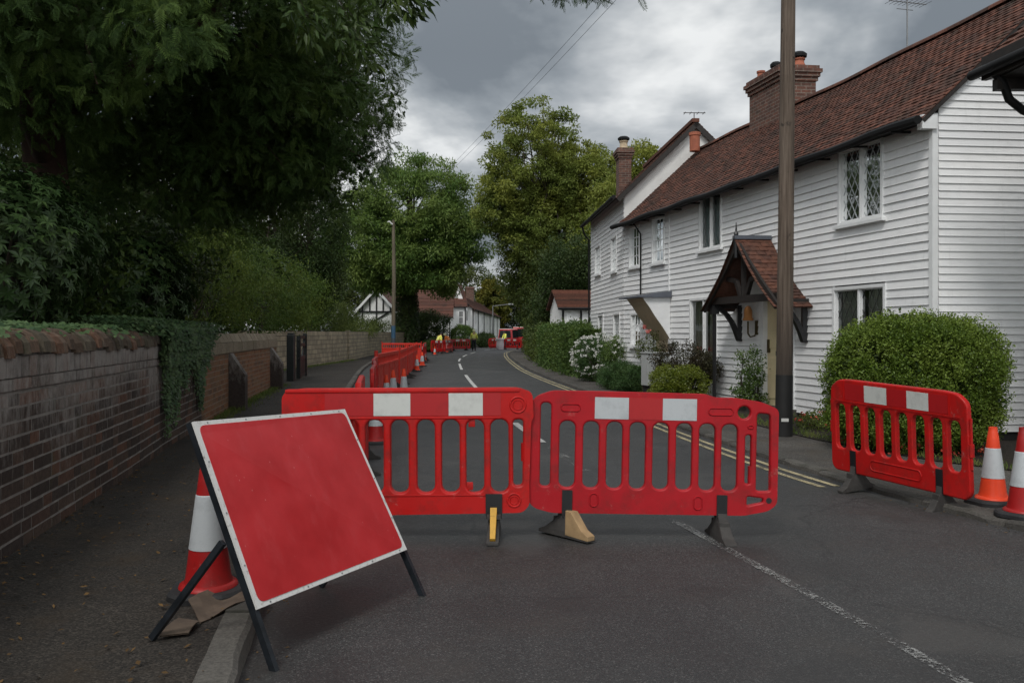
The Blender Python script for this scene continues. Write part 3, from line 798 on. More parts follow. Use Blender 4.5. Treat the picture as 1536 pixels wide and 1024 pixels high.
def window(parent, F, s0, s1_, z0, z1_, nc, lattice=None, lead_mat=None, curtain=None, fw=.048, sill=True, label=None, gap=.55):
    b = MB()
    def bx(a, c, o0, o1, y0, y1): b.box((a, o0, y0), (c, o1, y1), lambda x, y, z: F(x, y, z))
    bx(s0, s0 + fw, -.09, .034, z0, z1_); bx(s1_ - fw, s1_, -.09, .034, z0, z1_)
    bx(s0 + fw, s1_ - fw, -.09, .032, z1_ - fw, z1_); bx(s0 + fw, s1_ - fw, -.09, .03, z0, z0 + fw * .8)
    a0, a1 = s0 + fw, s1_ - fw; y0, y1 = z0 + fw * .8, z1_ - fw; w = (a1 - a0) / nc; mw = .015
    for k in range(1, nc): bx(a0 + w * k - mw, a0 + w * k + mw, -.07, .02, y0, y1)
    sw = .018
    for k in range(nc):
        p0 = a0 + w * k + (mw if k else 0); p1 = a0 + w * (k + 1) - (mw if k < nc - 1 else 0)
        bx(p0, p0 + sw, -.06, .008, y0, y1); bx(p1 - sw, p1, -.06, .008, y0, y1)
        bx(p0 + sw, p1 - sw, -.06, .006, y0, y0 + sw); bx(p0 + sw, p1 - sw, -.06, .006, y1 - sw, y1)
    w_ = b.build('window', M['white_paint'], parent)
    if label: w_['label'] = label
    b = MB(); b.face([F(a0, -.03, y0), F(a1, -.03, y0), F(a1, -.03, y1), F(a0, -.03, y1)]); b.build('pane', M['glass'], w_)
    if lattice:
        b = MB(); o = -.026
        for k in range(nc):
            p0 = a0 + w * k + (mw if k else 0) + sw; p1 = a0 + w * (k + 1) - (mw if k < nc - 1 else 0) - sw
            q0, q1 = y0 + sw, y1 - sw; W = p1 - p0; H = q1 - q0
            if lattice == 'diamond':
                dx = W / 3; dy = dx * 1.6
                # lines of slope +-dy/dx clipped to the light
                for sg in (1, -1):
                    c0 = -H / dy * dx - W
                    x = -3 * W - H / dy * dx
                    while x < W * 3 + H / dy * dx:
                        pts = []
                        for yy in (0, H): 
                            pts.append((x + sg * yy / dy * dx, yy))
                        (xa, ya), (xb, yb) = pts
                        t0, t1 = 0.0, 1.0; d = xb - xa
                        for lo, hi in ((0, W),):
                            ta, tb = sorted(((lo - xa) / d, (hi - xa) / d)); t0 = max(t0, ta); t1 = min(t1, tb)
                        if t1 - t0 > .01:
                            A = (p0 + xa + d * t0, q0 + H * t0); B = (p0 + xa + d * t1, q0 + H * t1)
                            b.bar(F(A[0], o, A[1]), F(B[0], o, B[1]), .005, .0065, (0, 0, 1))
                        x += dx
            else:
                nx, ny = lattice
                for i in range(1, nx): b.bar(F(p0 + W * i / nx, o, q0), F(p0 + W * i / nx, o, q1), .014, .014, (0, 1, 0))
                for i in range(1, ny): b.bar(F(p0, o, q0 + H * i / ny), F(p1, o, q0 + H * i / ny), .018, .02)
        b.build('leading' if lattice == 'diamond' else 'glazing_bars', lead_mat or M['white_paint'], w_)
    if curtain:
        b = MB(); n = 36
        def sheet(x0, x1):
            P = [(x0 + (x1 - x0) * k / n, -.085 + .016 * math.sin(k * 1.9) + .01 * math.sin(k * .7)) for k in range(n + 1)]
            b = MB()
            for k in range(n): b.face([F(P[k][0], P[k][1], y0), F(P[k + 1][0], P[k + 1][1], y0), F(P[k + 1][0], P[k + 1][1] - .01, y1), F(P[k][0], P[k][1] - .01, y1)])
            b.build('curtain', curtain, w_)
        if gap >= 1: sheet(a0, a1)
        else: sheet(a0, a0 + (a1 - a0) * gap * .5); sheet(a1 - (a1 - a0) * gap * .5, a1)
    if sill:
        b = MB(); b.box((s0 - .05, -.02, z0 - .045), (s1_ + .05, .075, z0 - .003), lambda x, y, z: F(x, y, z)); b.build('sill', M['white_paint'], w_)
    return w_

def wspec(sf, zf, pl, pr, yt, yb):
    a, c = sorted((sf(pl), sf(pr))); m = (a + c) / 2
    return a, c, zf(m, yb), zf(m, yt)

h1 = root('weatherboard_house', 'white weatherboarded house with long red tiled roof and gabled porch, nearest on the right', 'house', F1(0, 0, .17), 'white houses along the right side')
L1, ZE, ZR, DR = 11.07, 4.3, 6.0, 1.8
WS = {k: wspec(s1, z1, *v) for k, v in dict(U1=(1259, 1327, 214, 333), U2=(1050, 1084, 289, 374), U3=(979, 998, 324, 395), U4=(945, 961, 338, 401), G1=(1251, 1331, 428, 566), G2=(1036, 1077, 446, 541), G3=(947, 963, 469, 520)).items()}
DOOR = (3.28, 4.16, .3, 2.06); DOOR2 = (8.32, 9.0, .3, 1.95)
ops = [(a + .03, c - .03, y0 + .02, y1 - .02) for a, c, y0, y1 in WS.values()] + [(DOOR[0] - .1, DOOR[1] + .1, .2, DOOR[3] + .05), (DOOR2[0], DOOR2[1], .2, DOOR2[3])]
b = MB()
boards(b, F1, .06, L1, .265, ZE - .1, .1135, ops, .023)
ZG = ZE - .09
boards(b, lambda u, o, z: GB1(u, o, z), .06, 3.55, .285, 5.88, .0928, [], .022, clip=lambda z: (.06, 3.55) if z <= ZG else (max(.06, (z - ZG) / (ZR - ZE) * DR), min(3.55, 2 * DR - (z - ZG) / (ZR - ZE) * DR)))
b.build('wall', M['white_board'], h1)
b = MB()
Fb = lambda x, y, z: F1(x, -y, z)
b.face([Fb(0, 3.6, .1), Fb(L1, 3.6, .1), Fb(L1, 3.6, 4.3), Fb(0, 3.6, 4.3)])
b.face([Fb(L1, 0, .1), Fb(L1, 3.6, .1), Fb(L1, 3.6, 4.3), Fb(L1, 1.8, 6.0), Fb(L1, 0, 4.3)])
b.build('rear_wall', M['render_white'], h1, recalc=False)
b = MB(); b.box((-.005, -.3, .02), (L1, -.005, .262), lambda x, y, z: F1(x, y, z))
b.box((0.0, -.3, .02), (3.6, -.004, .282), lambda x, y, z: GB1(x, y, z))
b.build('plinth', M['black_tar'], h1)
b = MB()
b.box((-.035, -.02, .25), (.035, .036, ZE - .1), lambda x, y, z: F1(x, y, z)); b.build('corner_board', M['white_paint'], h1)
b = MB(); b.box((-.033, -.02, .27), (.04, .034, ZE - .1), lambda x, y, z: GB1(x, y, z)); b.build('corner_board', M['white_paint'], h1)
b = MB()
for px, w in ((1005, .018),):
    s = s1(px); b.box((s - w, -.01, .27), (s + w, .036, 4.2), lambda x, y, z: F1(x, y, z))
b.build('joint_strip', M['white_paint'], h1)
SL = math.hypot(DR, ZR - ZE); cd, cz = DR / SL, (ZR - ZE) / SL
def sag(u): return .012 * math.sin(u * .9 + .4) + .009 * math.sin(u * 2.3) - .03 * math.sin(math.pi * max(0, min(1, u / L1)))
def R1(u, v, h):
    d = -.2 + v * cd; z = ZE - .2 * cz / cd + v * cz + sag(u) * (.4 + .6 * v / SL)
    p = C1 + u * E1 + (d - h * cz) * G1; return K(p[0], p[1], z + h * cd)
def R1b(u, v, h):
    d = 2 * DR + .2 - v * cd; z = ZE - .2 * cz / cd + v * cz + sag(u)
    p = C1 + u * E1 + (d + h * cz) * G1; return K(p[0], p[1], z + h * cd)
VL = (DR + .2) / cd
b = MB(); tiles(b, R1, L1 + .12, VL, .148, .0865, rr, -.08)
n = 24
for i in range(n):
    a, c = -.07 + (L1 + .18) * i / n, -.07 + (L1 + .18) * (i + 1) / n
    b.face([R1(a, .02, -.015), R1(c, .02, -.015), R1(c, VL, -.015), R1(a, VL, -.015)])
    b.face([R1b(a, .02, 0), R1b(c, .02, 0), R1b(c, VL, 0), R1b(a, VL, 0)])
roof1 = b.build('roof', M['tile'], h1)
b = MB(); u = -.08
while u < L1 + .1:
    u2 = u + .27; c = [];
    for uu in (u, u2 - .012):
        ring = []
        for k in range(7):
            a = math.pi * k / 6; base = R1(uu, VL, 0); ring.append(np.array(base) + np.array([*( -G1 * .1 * math.cos(a)), .085 * math.sin(a) - .02]) * KS)
        c.append(ring)
    b.mesh([tuple(p) for p in c[0] + c[1]], [(k, k + 1, 8 + k, 7 + k) for k in range(6)] + [tuple(range(7)), tuple(range(7, 14))]); u = u2
b.build('ridge_tiles', M['tile'], roof1)
b = MB()                                      # verge strip under the gable tiles, and the white barge end
for (v0, v1) in ((0, VL),):
    b.bar(R1(-.05, v0, -.03), R1(-.05, v1, -.03), .05 * KS, .05 * KS)
b.build('verge', M['oak_dark'], roof1)
b = MB(); b.box((-.07, .0, ZE - .3), (.03, .19, ZE - .13), lambda x, y, z: F1(x, y, z)); b.build('box_end', M['white_paint'], roof1)
b = MB()
P = [F1(s, .27, ZE - .2 + sag(s) * .4 + .012 * math.sin(s * 3)) for s in np.linspace(-.1, L1 + .16, 26)]
b.tube(P, .055 * KS, 8)
b.box((-.02, .0, ZE - .19), (L1 + .05, .12, ZE - .12), lambda x, y, z: F1(x, y, z))
for s in np.arange(.4, L1, .9): b.bar(F1(s, .02, ZE - .24), F1(s, .27, ZE - .25), .03, .03)
b.build('gutter', M['gutter'], h1)
b = MB(); s = s1(964)
b.tube([F1(s, .22, ZE - .25), F1(s, .05, ZE - .5), F1(s, .05, 2.4)], .02, 6); b.build('downpipe', M['gutter'], h1)
# windows
def w1(k, *a, **kw): return window(h1, F1, *WS[k], *a, **kw)
w1('U1', 2, 'diamond', M['refl_grey'], M['curtain'], label='upper leaded casement window nearest the corner', gap=.6)
w1('U2', 2, 'diamond', M['alu'], M['curtain_blue'], label='upper leaded window with pale blue blind', gap=1.2)
w1('U3', 1, (2, 4), None, M['curtain'], gap=.4); w1('U4', 1, (2, 4), None, M['curtain'], gap=.4)
w1('G1', 2, 'diamond', M['black_paint'], M['curtain'], label='ground floor leaded window behind the round bush', gap=.9)
w1('G2', 2, None, None, M['curtain'], label='tall ground floor window with pleated curtains', gap=.9)
w1('G3', 1, (2, 3), None, M['curtain_orange'], label='small ground floor window with orange curtain', gap=1.2)
# front door
b = MB(); bxo = lambda a, c, o0, o1, y0, y1: b.box((a, o0, y0), (c, o1, y1), lambda x, y, z: F1(x, y, z))
a, c, y0, y1 = DOOR
bxo(a, c, -.1, -.04, y0, y1)
for (p0, p1, q0, q1) in ((.1, .44, .12, .8), (.54, .9, .12, .8), (.1, .44, .95, 1.62), (.54, .9, .95, 1.62)):
    w = c - a; bxo(a + p0 * w, a + p1 * w, -.05, -.028, y0 + q0, y0 + q1)
door = b.build('door', M['cream_paint'], h1, bevel=.006)
b = MB(); bxo(a + .3, a + .56, -.05, -.015, y0 + .83, y0 + .91); b.build('letter_plate', M['black_paint'], door)
b = MB(); bxo(c - .1, c - .06, -.06, .0, y0 + .88, y0 + 1.1); b.build('handle', M['brass'], door)
b = MB(); bxo(a - .1, a, -.12, .04, y0, y1 + .08); bxo(c, c + .1, -.12, .04, y0, y1 + .08); bxo(a, c, -.12, .04, y1, y1 + .08); b.build('door_frame', M['white_paint'], h1)
b = MB(); bxo(a - .15, c + .1, -.05, .4, .05, y0); b.build('doorstep', M['kerb'], h1)
# gabled porch
PS0, PS1, PO, PZ, PA = 2.82, 5.1, .52, 2.02, 3.0
PM = (PS0 + PS1) / 2
b = MB(); Q = lambda s, o, z: F1(s, o, z)
b.bar(Q(PS0 - .02, PO - .05, PZ + .05), Q(PS1 + .02, PO - .05, PZ + .05), .11, .13)
for sg, e in ((-1, PS0 - .14), (1, PS1 + .14)):
    k = [(e, PZ - .1), (PM + (e - PM) * .62, PZ + .28), (PM + (e - PM) * .3, PZ + .62), (PM, PA + .0)]
    for i in range(3): b.bar(Q(k[i][0], PO + .06, k[i][1]), Q(k[i + 1][0], PO + .06, k[i + 1][1]), .05, .13, (0, 0, 1))
    b.bar(Q(PM + (e - PM) * .08, PO - .05, PZ + .1), Q(PM + (e - PM) * .2, PO - .05, PZ + .36), .07, .08); b.bar(Q(PM + (e - PM) * .2, PO - .05, PZ + .36), Q(PM + (e - PM) * .46, PO - .05, PZ + .42), .07, .08)
    se = e + (-.12 if sg > 0 else .12)
    b.bar(Q(se, .02, PZ - .03), Q(se, PO, PZ - .03), .09, .1)
b.bar(Q(PM, PO - .05, PZ + .1), Q(PM, PO - .05, PA - .05), .08, .08, (0, 1, 0))
porch = b.build('porch', M['oak_dark'], h1)
porch['label'] = 'gabled timber porch with tiled roof over the cream door'
b = MB()
for sg, e in ((-1, PS0 - .16), (1, PS1 + .16)):
    W = abs(e - PM); H = PA - PZ + .2; LL = math.hypot(W, H)
    def RP(u, v, h, sg=sg, W=W, H=H, LL=LL):
        t = v / LL; bell = -.10 * math.sin(math.pi * t)
        return F1(PM + sg * (W * (1 - t) + h * H / LL), u, PZ - .12 + H * t + bell + h * W / LL)
    tiles(b, RP, PO + .12, LL, .14, .092, rr, .02)
    for k in range(6):
        v0, v1 = LL * k / 6, LL * (k + 1) / 6
        b.face([RP(.02, v0, -.01), RP(PO + .1, v0, -.01), RP(PO + .1, v1, -.01), RP(.02, v1, -.01)])
pr = b.build('porch_roof', M['tile_warm'], porch)
b = MB(); b.bar(Q(PM, 0.02, PA + .09), Q(PM, PO + .12, PA + .09), .16, .07); b.build('ridge_cap', M['lead'], porch)
b = MB(); c0 = Q(PM, PO + .08, PA + .02); b.lathe([(.04, -.3), (.05, 0), (.055, .06), (.03, .1), (.045, .14), (.02, .2), (.006, .36)], c0, 8); b.build('finial', M['black_paint'], porch)
for se in (PS0 + .04, PS1 - .1):
    b = MB(); P = [(.05, 1.38), (.1, 1.52), (.17, 1.68), (.28, 1.84), (.42, 1.95), (PO - .02, 2.0)]
    for i in range(5): b.bar(Q(se, *P[i]), Q(se, *P[i + 1]), .08, .11 - .012 * i, tuple(E1) + (0,))
    b.bar(Q(se, .04, 1.36), Q(se, .04, 2.0), .09, .09, (0, 1, 0)); b.build('bracket', M['black_paint'], porch)
b = MB(); b.tube([Q(PS1 - .06, PO - .04, .12), Q(PS1 - .06, PO - .04, 2.0)], .038, 8); b.box((PS1 - .12, PO - .1, 1.84), (PS1, PO + .02, 2.0), lambda x, y, z: F1(x, y, z)); b.build('post', M['black_paint'], porch)
s = 4.42
b = MB(); c0 = Q(s, .17, 1.72); b.lathe([(.1, 0), (.105, .03), (.085, .06), (.08, .2), (.05, .26), (.02, .28)], c0, 12)
lamp = b.build('wall_lamp', M['amber'], h1, smooth=R(40)); lamp['label'] = 'amber lantern under the porch'
b = MB(); b.tube([Q(s, .17, 1.71), Q(s, .17, 1.5), Q(s, .13, 1.44), Q(s, .05, 1.46), Q(s, .02, 1.55), Q(s, .02, 1.7)], .018, 6); b.box((s - .04, 0, 1.48), (s + .04, .03, 1.72), lambda x, y, z: F1(x, y, z)); b.build('lamp_bracket', M['brass'], lamp)
# second door under a coved hood
b = MB(); a, c, y0, y1 = DOOR2; bxo(a, c, -.06, .01, y0, y1); b.build('door', M['tan_paint'], h1)['label'] = 'tan side door under the coved hood'
PR = [(0.02, 1.36), (.05, 1.42), (.18, 1.63), (.36, 1.88), (.5, 2.1), (.56, 2.17), (.62, 2.26)]
b = MB(); n = len(PR)
v = [Q(8.18, o, z) for o, z in PR] + [Q(8.18, 0.02, 2.26)] + [Q(9.15, o, z) for o, z in PR] + [Q(9.15, 0.02, 2.26)]
b.mesh(v, [tuple(range(n + 1)), tuple(range(n + 1, 2 * n + 2)), (0, n, 2 * n + 1, n + 1)])
hood = b.build('door_hood', M['white_paint'], h1, recalc=False); hood['label'] = 'coved hood with lead top over the tan door'
b = MB(); b.mesh(v, [(k, k + 1, n + 2 + k, n + 1 + k) for k in range(n - 1)]); b.build('cove', M['tan_paint'], hood, recalc=False)
b = MB(); b.hexa([Q(8.1, 0.02, 2.265), Q(9.4, 0.02, 2.265), Q(9.4, .72, 2.265), Q(8.1, .72, 2.265), Q(8.1, .02, 2.4), Q(9.4, .02, 2.4), Q(9.4, .72, 2.295), Q(8.1, .72, 2.295)]); b.build('lead_top', M['lead'], hood)
# chimney of house one
def chimney(parent, corner, e, g, le, lg, z0, zt, name='chimney', pots=(), mat=None):
    c = np.array(corner)
    def CF(x, y, z): p = c + x * e + y * g; return K(p[0], p[1], z)
    b = MB(); b.box((0, 0, z0), (le, lg, zt - .3), CF)
    for k, (o, za, zb) in enumerate(((.03, -.298, -.222), (.06, -.22, -.145), (.09, -.143, -.07), (.05, -.068, 0))):
        b.box((-o, -o, zt + za), (le + o, lg + o, zt + zb), CF)
    ch = b.build(name, mat or M['brick_red_tex'], parent)
    for (x, y, h, r, m, cowl) in pots:
        b = MB(); c0 = CF(x * le, y * lg, zt - .01); b.lathe([(r, 0), (r * 1.06, .05), (r * .9, .09), (r * .84, h * .8), (r * 1.02, h * .84), (r * 1.02, h), (r * .8, h), (r * .75, h * .5)], c0, 12)
        po = b.build('chimney_pot', m, ch, smooth=R(35))
        if cowl:
            b = MB(); b.lathe([(r * 1.3, h + .03), (r * 1.35, h + .09), (r * .9, h + .14), (.02, h + .16)], c0, 12)
            for aa in range(4): b.bar((c0[0] + r * .8 * math.cos(aa * 1.57), c0[1] + r * .8 * math.sin(aa * 1.57), c0[2] + h - .03), (c0[0] + r * math.cos(aa * 1.57), c0[1] + r * math.sin(aa * 1.57), c0[2] + h + .05), .02, .02)
            b.build('cowl', M['gutter'], po)
    return ch, CF
ch1, CF = chimney(h1, (5.22, 17.25), E1, G1, 1.25, .72, 4.85, 6.72, pots=((.95, .3, .26, .1, M['terracotta'], 0), (.68, .5, .22, .1, M['terracotta'], 1), (.4, .5, .3, .1, M['terracotta'], 0), (.1, .62, .2, .13, M['terracotta'], 1)))
b = MB()
for k in range(8):
    x = -.16 + k * 1.5 / 8; b.bar(CF(x, -.02, 5.56 + .0 * k), CF(x + .2, -.02, 5.56), .12, .02, tuple(G1) + (1.0,))
b.build('flashing', M['lead_pale'], ch1)
b = MB(); b.lathe([(.14, 0), (.14, .4), (.16, .42), (.16, .5), (.12, .5)], K(4.38, 21.25, 5.86), 12); b.build('flue', M['terracotta'], h1, smooth=R(35))
# television aerial on the ridge
ae = root('television_aerial', 'thin television aerial on a mast above the near roof ridge', 'aerial', R1(3.13, VL, 0))
p0 = Vector(R1(3.13, VL, -.02)); b = MB(); b.tube([p0, p0 + Vector((0, 0, 1.0))], .014, 6); b.build('mast', M['grey_metal'], ae)
t = p0 + Vector((0, 0, .9)); d = Vector((.95, .25, 0)).normalized(); n_ = Vector((-.25, .95, 0)).normalized()
b = MB(); b.tube([t - d * .38, t + d * .4], .009, 5)
for k in np.linspace(-.34, .38, 9): b.tube([t + d * k - n_ * .16, t + d * k + n_ * .16 + Vector((0, 0, .0))], .005, 4)
b.tube([t - Vector((0, 0, .13)) - d * .22, t - Vector((0, 0, .13)) + d * .12], .007, 5)
b.build('antenna', M['grey_metal'], ae)

# ---- second house
h2 = root('weatherboard_house', 'taller white house with rendered gable rising behind the long tiled roof', 'house', F2(0, 0, .17), 'white houses along the right side')
L2, ZE2, ZR2, DR2 = 5.75, 5.0, 6.68, 1.75
WS2 = {k: wspec(s2, z2, *v) for k, v in dict(U5=(917.5, 926, 354, 408), U6=(893.5, 901.5, 368, 412), G4=(921, 931, 469, 512), G5=(898, 906, 471, 512)).items()}
ops2 = [(a + .03, c - .03, y0 + .02, y1 - .02) for a, c, y0, y1 in WS2.values()]
b = MB(); boards(b, F2, .02, L2, .27, ZE2 + .02, .1135, ops2); b.build('wall', M['white_board'], h2)
Fb = lambda x, y, z: F2(x, -y, z)
b = MB()
for x, sg in ((0, 1), (L2, -1)): b.face([Fb(x, 0, .1), Fb(x, 3.5, .1), Fb(x, 3.5, ZE2), Fb(x, DR2, ZR2), Fb(x, 0, ZE2)][::sg])
b.face([Fb(0, 3.5, .1), Fb(L2, 3.5, .1), Fb(L2, 3.5, ZE2), Fb(0, 3.5, ZE2)])
b.build('gable_wall', M['render_white'], h2, recalc=False)
b = MB(); b.box((0, -.3, .02), (L2, -.005, .262), lambda x, y, z: F2(x, y, z)); b.build('plinth', M['black_tar'], h2)
for k, cu in (('U5', M['curtain']), ('U6', M['curtain']), ('G4', None), ('G5', None)): window(h2, F2, *WS2[k], 1, (2, 3), None, cu, fw=.05, gap=.5)
SL2 = math.hypot(DR2, ZR2 - ZE2); cd2, cz2 = DR2 / SL2, (ZR2 - ZE2) / SL2; VL2 = (DR2 + .22) / cd2
def R2(u, v, h):
    d = -.22 + v * cd2; z = ZE2 - .22 * cz2 / cd2 + v * cz2
    p = C2 + u * E2 + (d - h * cz2) * G2; return K(p[0], p[1], z + h * cd2)
def R2b(u, v, h):
    d = 2 * DR2 + .22 - v * cd2; z = ZE2 - .22 * cz2 / cd2 + v * cz2
    p = C2 + u * E2 + (d + h * cz2) * G2; return K(p[0], p[1], z + h * cd2)
b = MB()
for Rf in (R2, R2b):
    tiles(b, Rf, L2 + .15, VL2, .148, .0865, rr, -.14)
    b.face([Rf(-.13, .01, -.015), Rf(L2 + .14, .01, -.015), Rf(L2 + .14, VL2, -.015), Rf(-.13, VL2, -.015)])
roof2 = b.build('roof', M['tile'], h2)
b = MB()
for Rf in (R2, R2b): b.bar(Rf(-.11, 0, -.06), Rf(-.11, VL2, -.06), .06, .13, (0, 0, 1))
b.build('barge_board', M['oak_dark'], roof2)
b = MB(); b.bar(R2(-.16, VL2, .03), R2(L2 + .16, VL2, .03), .2, .1); b.build('ridge_tiles', M['tile'], roof2)
b = MB(); b.tube([F2(s, .28, ZE2 - .18) for s in np.linspace(-.1, L2 + .15, 8)], .06, 8)
b.tube([F2(L2 + .1, .26, ZE2 - .2), F2(L2 + .12, .18, ZE2 - .45), F2(L2 + .05, .06, ZE2 - .6), F2(L2 + .05, .06, .3)], .03, 6); b.build('gutter', M['gutter'], h2)
chimney(h2, (3.16, 26.2), E2, G2, .5, .37, 5.2, 6.98, pots=((.5, .5, .3, .15, M['clay_cream'], 1),))
ra = root('roof_aerial', 'small flat aerial on the gable apex of the taller white house', 'aerial', R2(-.05, VL2, .05))
p0 = Vector(R2(-.05, VL2, .05)); b = MB(); b.tube([p0, p0 + Vector((0, 0, .22))], .015, 5); b.tube([p0 + Vector((-.3, -.05, .2)), p0 + Vector((.32, .05, .22))], .014, 5)
for k in (-.26, -.1, .1, .26): b.tube([p0 + Vector((k, -.13, .2)), p0 + Vector((k, .13, .2))], .01, 4)
b.build('antenna', M['grey_metal'], ra)
ra2 = root('roof_aerial', 'thin pole aerial beside the small brick chimney with cream pot', 'aerial', K(3.5, 27.0, 5.4))
p0 = Vector(K(3.5, 27.0, 5.4)); b = MB(); b.tube([p0, p0 + Vector((0, 0, 2.1))], .02, 5)
for k in (1.5, 1.75, 2.0): b.tube([p0 + Vector((-.2, 0, k)), p0 + Vector((.25, 0, k))], .011, 4)
b.build('antenna', M['grey_metal'], ra2)

# ---- neighbour's eaves that reach in at the right edge
h3 = root('neighbouring_house', 'house at the right edge showing only tiled eaves and black gutter', 'house', K(5.9, 8, .17))
b = MB(); b.box((5.75, 4.6, .05), (9.5, 9.45, 4.6), lambda x, y, z: K(x, y, z)); b.build('wall', M['render_white'], h3)
def R3(u, v, h): return K(5.14 + u * .12 + v * .766 - h * .643, 9.6 - u, 4.47 + v * .643 + h * .766)
def R3b(u, v, h): return K(10.5 - v * .766 + h * .643, 9.6 - u, 4.47 + v * .643 + h * .766)
b = MB(); tiles(b, lambda u, v, h: R3(u, v, h * 1.6), 5.2, 3.5, .2, .15, rr, 0)
for Rf in (R3, R3b): b.face([Rf(.01, .01, -.02), Rf(5.2, .01, -.02), Rf(5.2, 3.5, -.02), Rf(.01, 3.5, -.02)])
b.build('roof', M['tile_warm'], h3)
b = MB(); b.tube([K(5.0 + (9.66 - y) * .13, y, 4.3) for y in (9.66, 8, 6.5, 4.6)], .06, 8); b.tube([K(5.1, 9.4, 4.27), K(5.2, 9.4, 4.17), K(5.27, 9.4, 3.98), K(5.42, 9.4, 3.86), K(5.66, 9.4, 3.76), K(5.72, 9.4, 3.5), K(5.72, 9.4, .3)], .05, 8); b.build('gutter', M['gutter'], h3, smooth=R(50))
b = MB(); b.box((5.16, 4.6, 4.2), (5.85, 9.5, 4.26), lambda x, y, z: K(x, y, z))
for y in (9.42, 8.9, 8.4, 7.9): b.box((5.12 + (9.5 - y) * .13, y - .05, 4.08), (5.85, y + .05, 4.198), lambda x, yy, z: K(x, yy, z))
b.hexa([K(5.06, 9.56, 4.22), K(5.12, 9.56, 4.22), K(5.72, 4.6, 4.22), K(5.66, 4.6, 4.22), K(5.06, 9.56, 4.47), K(5.12, 9.56, 4.47), K(5.72, 4.6, 4.47), K(5.66, 4.6, 4.47)])
b.build('soffit', M['oak_dark'], h3)

# ---- low cottage beyond, and the far group of houses
def simple_house(name, label, o, ax, L, D, ze, zr, wins, wallmat, roofmat, group=None, gablewin=(), ov=.3, frontdir=-1):
    """o: front near corner (x,y); ax: unit vector along the front; depth goes to the left-hand normal times frontdir"""
    ax = np.array(ax) / np.hypot(*ax); dp = np.array([-ax[1], ax[0]]) * frontdir * -1
    def F(s, d, z): p = np.array(o) + ax * s + dp * d; return (p[0], p[1], z)
    h = root(name, label, 'house', F(0, 0, 0), group)
    b = MB(); m = D / 2
    b.face([F(0, 0, -.03), F(L, 0, -.03), F(L, 0, ze), F(0, 0, ze)]); b.face([F(0, D, -.03), F(L, D, -.03), F(L, D, ze), F(0, D, ze)])
    for s in (0, L): b.face([F(s, 0, -.03), F(s, D, -.03), F(s, D, ze), F(s, m, zr), F(s, 0, ze)])
    b.build('wall', wallmat, h)
    b = MB(); k = (zr - ze) / m
    n = 14
    for sg in (0, 1):
        for j in range(n):
            t0, t1 = j / n, (j + 1) / n
            def pt(s, t, up): 
                d = -ov + (m + ov) * t; z = ze + .04 + d * k + up; return F(s, d if sg == 0 else D - d, z)
            b.hexa([pt(-ov, t0, 0), pt(L + ov, t0, 0), pt(L + ov, t1, 0), pt(-ov, t1, 0), pt(-ov, t0, .1), pt(L + ov, t0, .1), pt(L + ov, t1, .03), pt(-ov, t1, .03)])
    rf = b.build('roof', roofmat, h)
    for (s0, s1_, za, zb) in wins:
        b = MB(); Fw = lambda x, y, z: F(x, y, z)
        for p in (((s0, -.05, za), (s0 + .08, .05, zb)), ((s1_ - .08, -.05, za), (s1_, .05, zb)), ((s0 + .08, -.05, za), (s1_ - .08, .05, za + .08)), ((s0 + .08, -.05, zb - .08), (s1_ - .08, .05, zb)), (((s0 + s1_) / 2 - .03, -.04, za + .08), ((s0 + s1_) / 2 + .03, .04, zb - .08)), ((s0 + .08, -.035, (za + zb) / 2 - .03), ((s0 + s1_) / 2 - .03, .03, (za + zb) / 2 + .03)), (((s0 + s1_) / 2 + .03, -.035, (za + zb) / 2 - .03), (s1_ - .08, .03, (za + zb) / 2 + .03))): b.box(*p, Fw)
        w = b.build('window', M['white_paint'], h)
        b = MB(); b.face([F(s0 + .05, -.02, za + .05), F(s1_ - .05, -.02, za + .05), F(s1_ - .05, -.02, zb - .05), F(s0 + .05, -.02, zb - .05)]); b.build('pane', M['dark_glass'], w)
    b = MB(); b.tube([F(-ov, -ov - .05, ze - ov * k + .02), F(L + ov, -ov - .05, ze - ov * k + .02)], .06, 6); b.build('gutter', M['gutter'], h)
    return h, F, rf
hc, FC, rfc = simple_house('cottage', 'small white single storey cottage with hipped red roof beside the tall hedge', (2.15, 38.5), (1, .08), 3.6, 4.0, 2.62, 3.4, ((1.15, 1.75, 1.55, 2.3), (.22, .46, 1.2, 2.3)), M['white_far'], M['tile'], ov=.18)
b = MB()
for s in (.06, .85): b.tube([FC(s, -.06, 2.5), FC(s, -.06, 0)], .045, 6)
b.build('downpipe', M['gutter'], hc)

# white row down the road on the left
ha, FA, rfa = simple_house('cottage', 'low white boarded cottage under a broad brown roof behind the dark hedge', (-12.4, 86), (1, .05), 6.4, 9, 3.15, 5.2, ((4.9, 5.6, 1.2, 2.4),), M['white_far'], M['tile_far'], 'white houses down the road')
b = MB()
for s in (5.75, 6.35): b.tube([FA(s, -.07, 3.1), FA(s, -.07, 0)], .05, 6)
b.build('downpipe', M['gutter'], ha)
hb, FBh, rfb = simple_house('cottage', 'tall white rendered cottage with red roof, middle of the far row', (-6.85, 93), (1, .12), 2.0, 8, 4.3, 6.1, ((1.25, 1.75, 2.5, 3.9), (.2, .42, 2.9, 3.9), (.25, .5, .8, 2.0)), M['white_far'], M['tile_far'], 'white houses down the road', ov=.18)
b = MB(); b.tube([FBh(1.95, -.08, 4.2), FBh(1.95, -.08, 0)], .06, 6); b.tube([FBh(.02, -.08, 4.2), FBh(.02, -.08, 0)], .06, 6); b.build('downpipe', M['gutter'], hb)
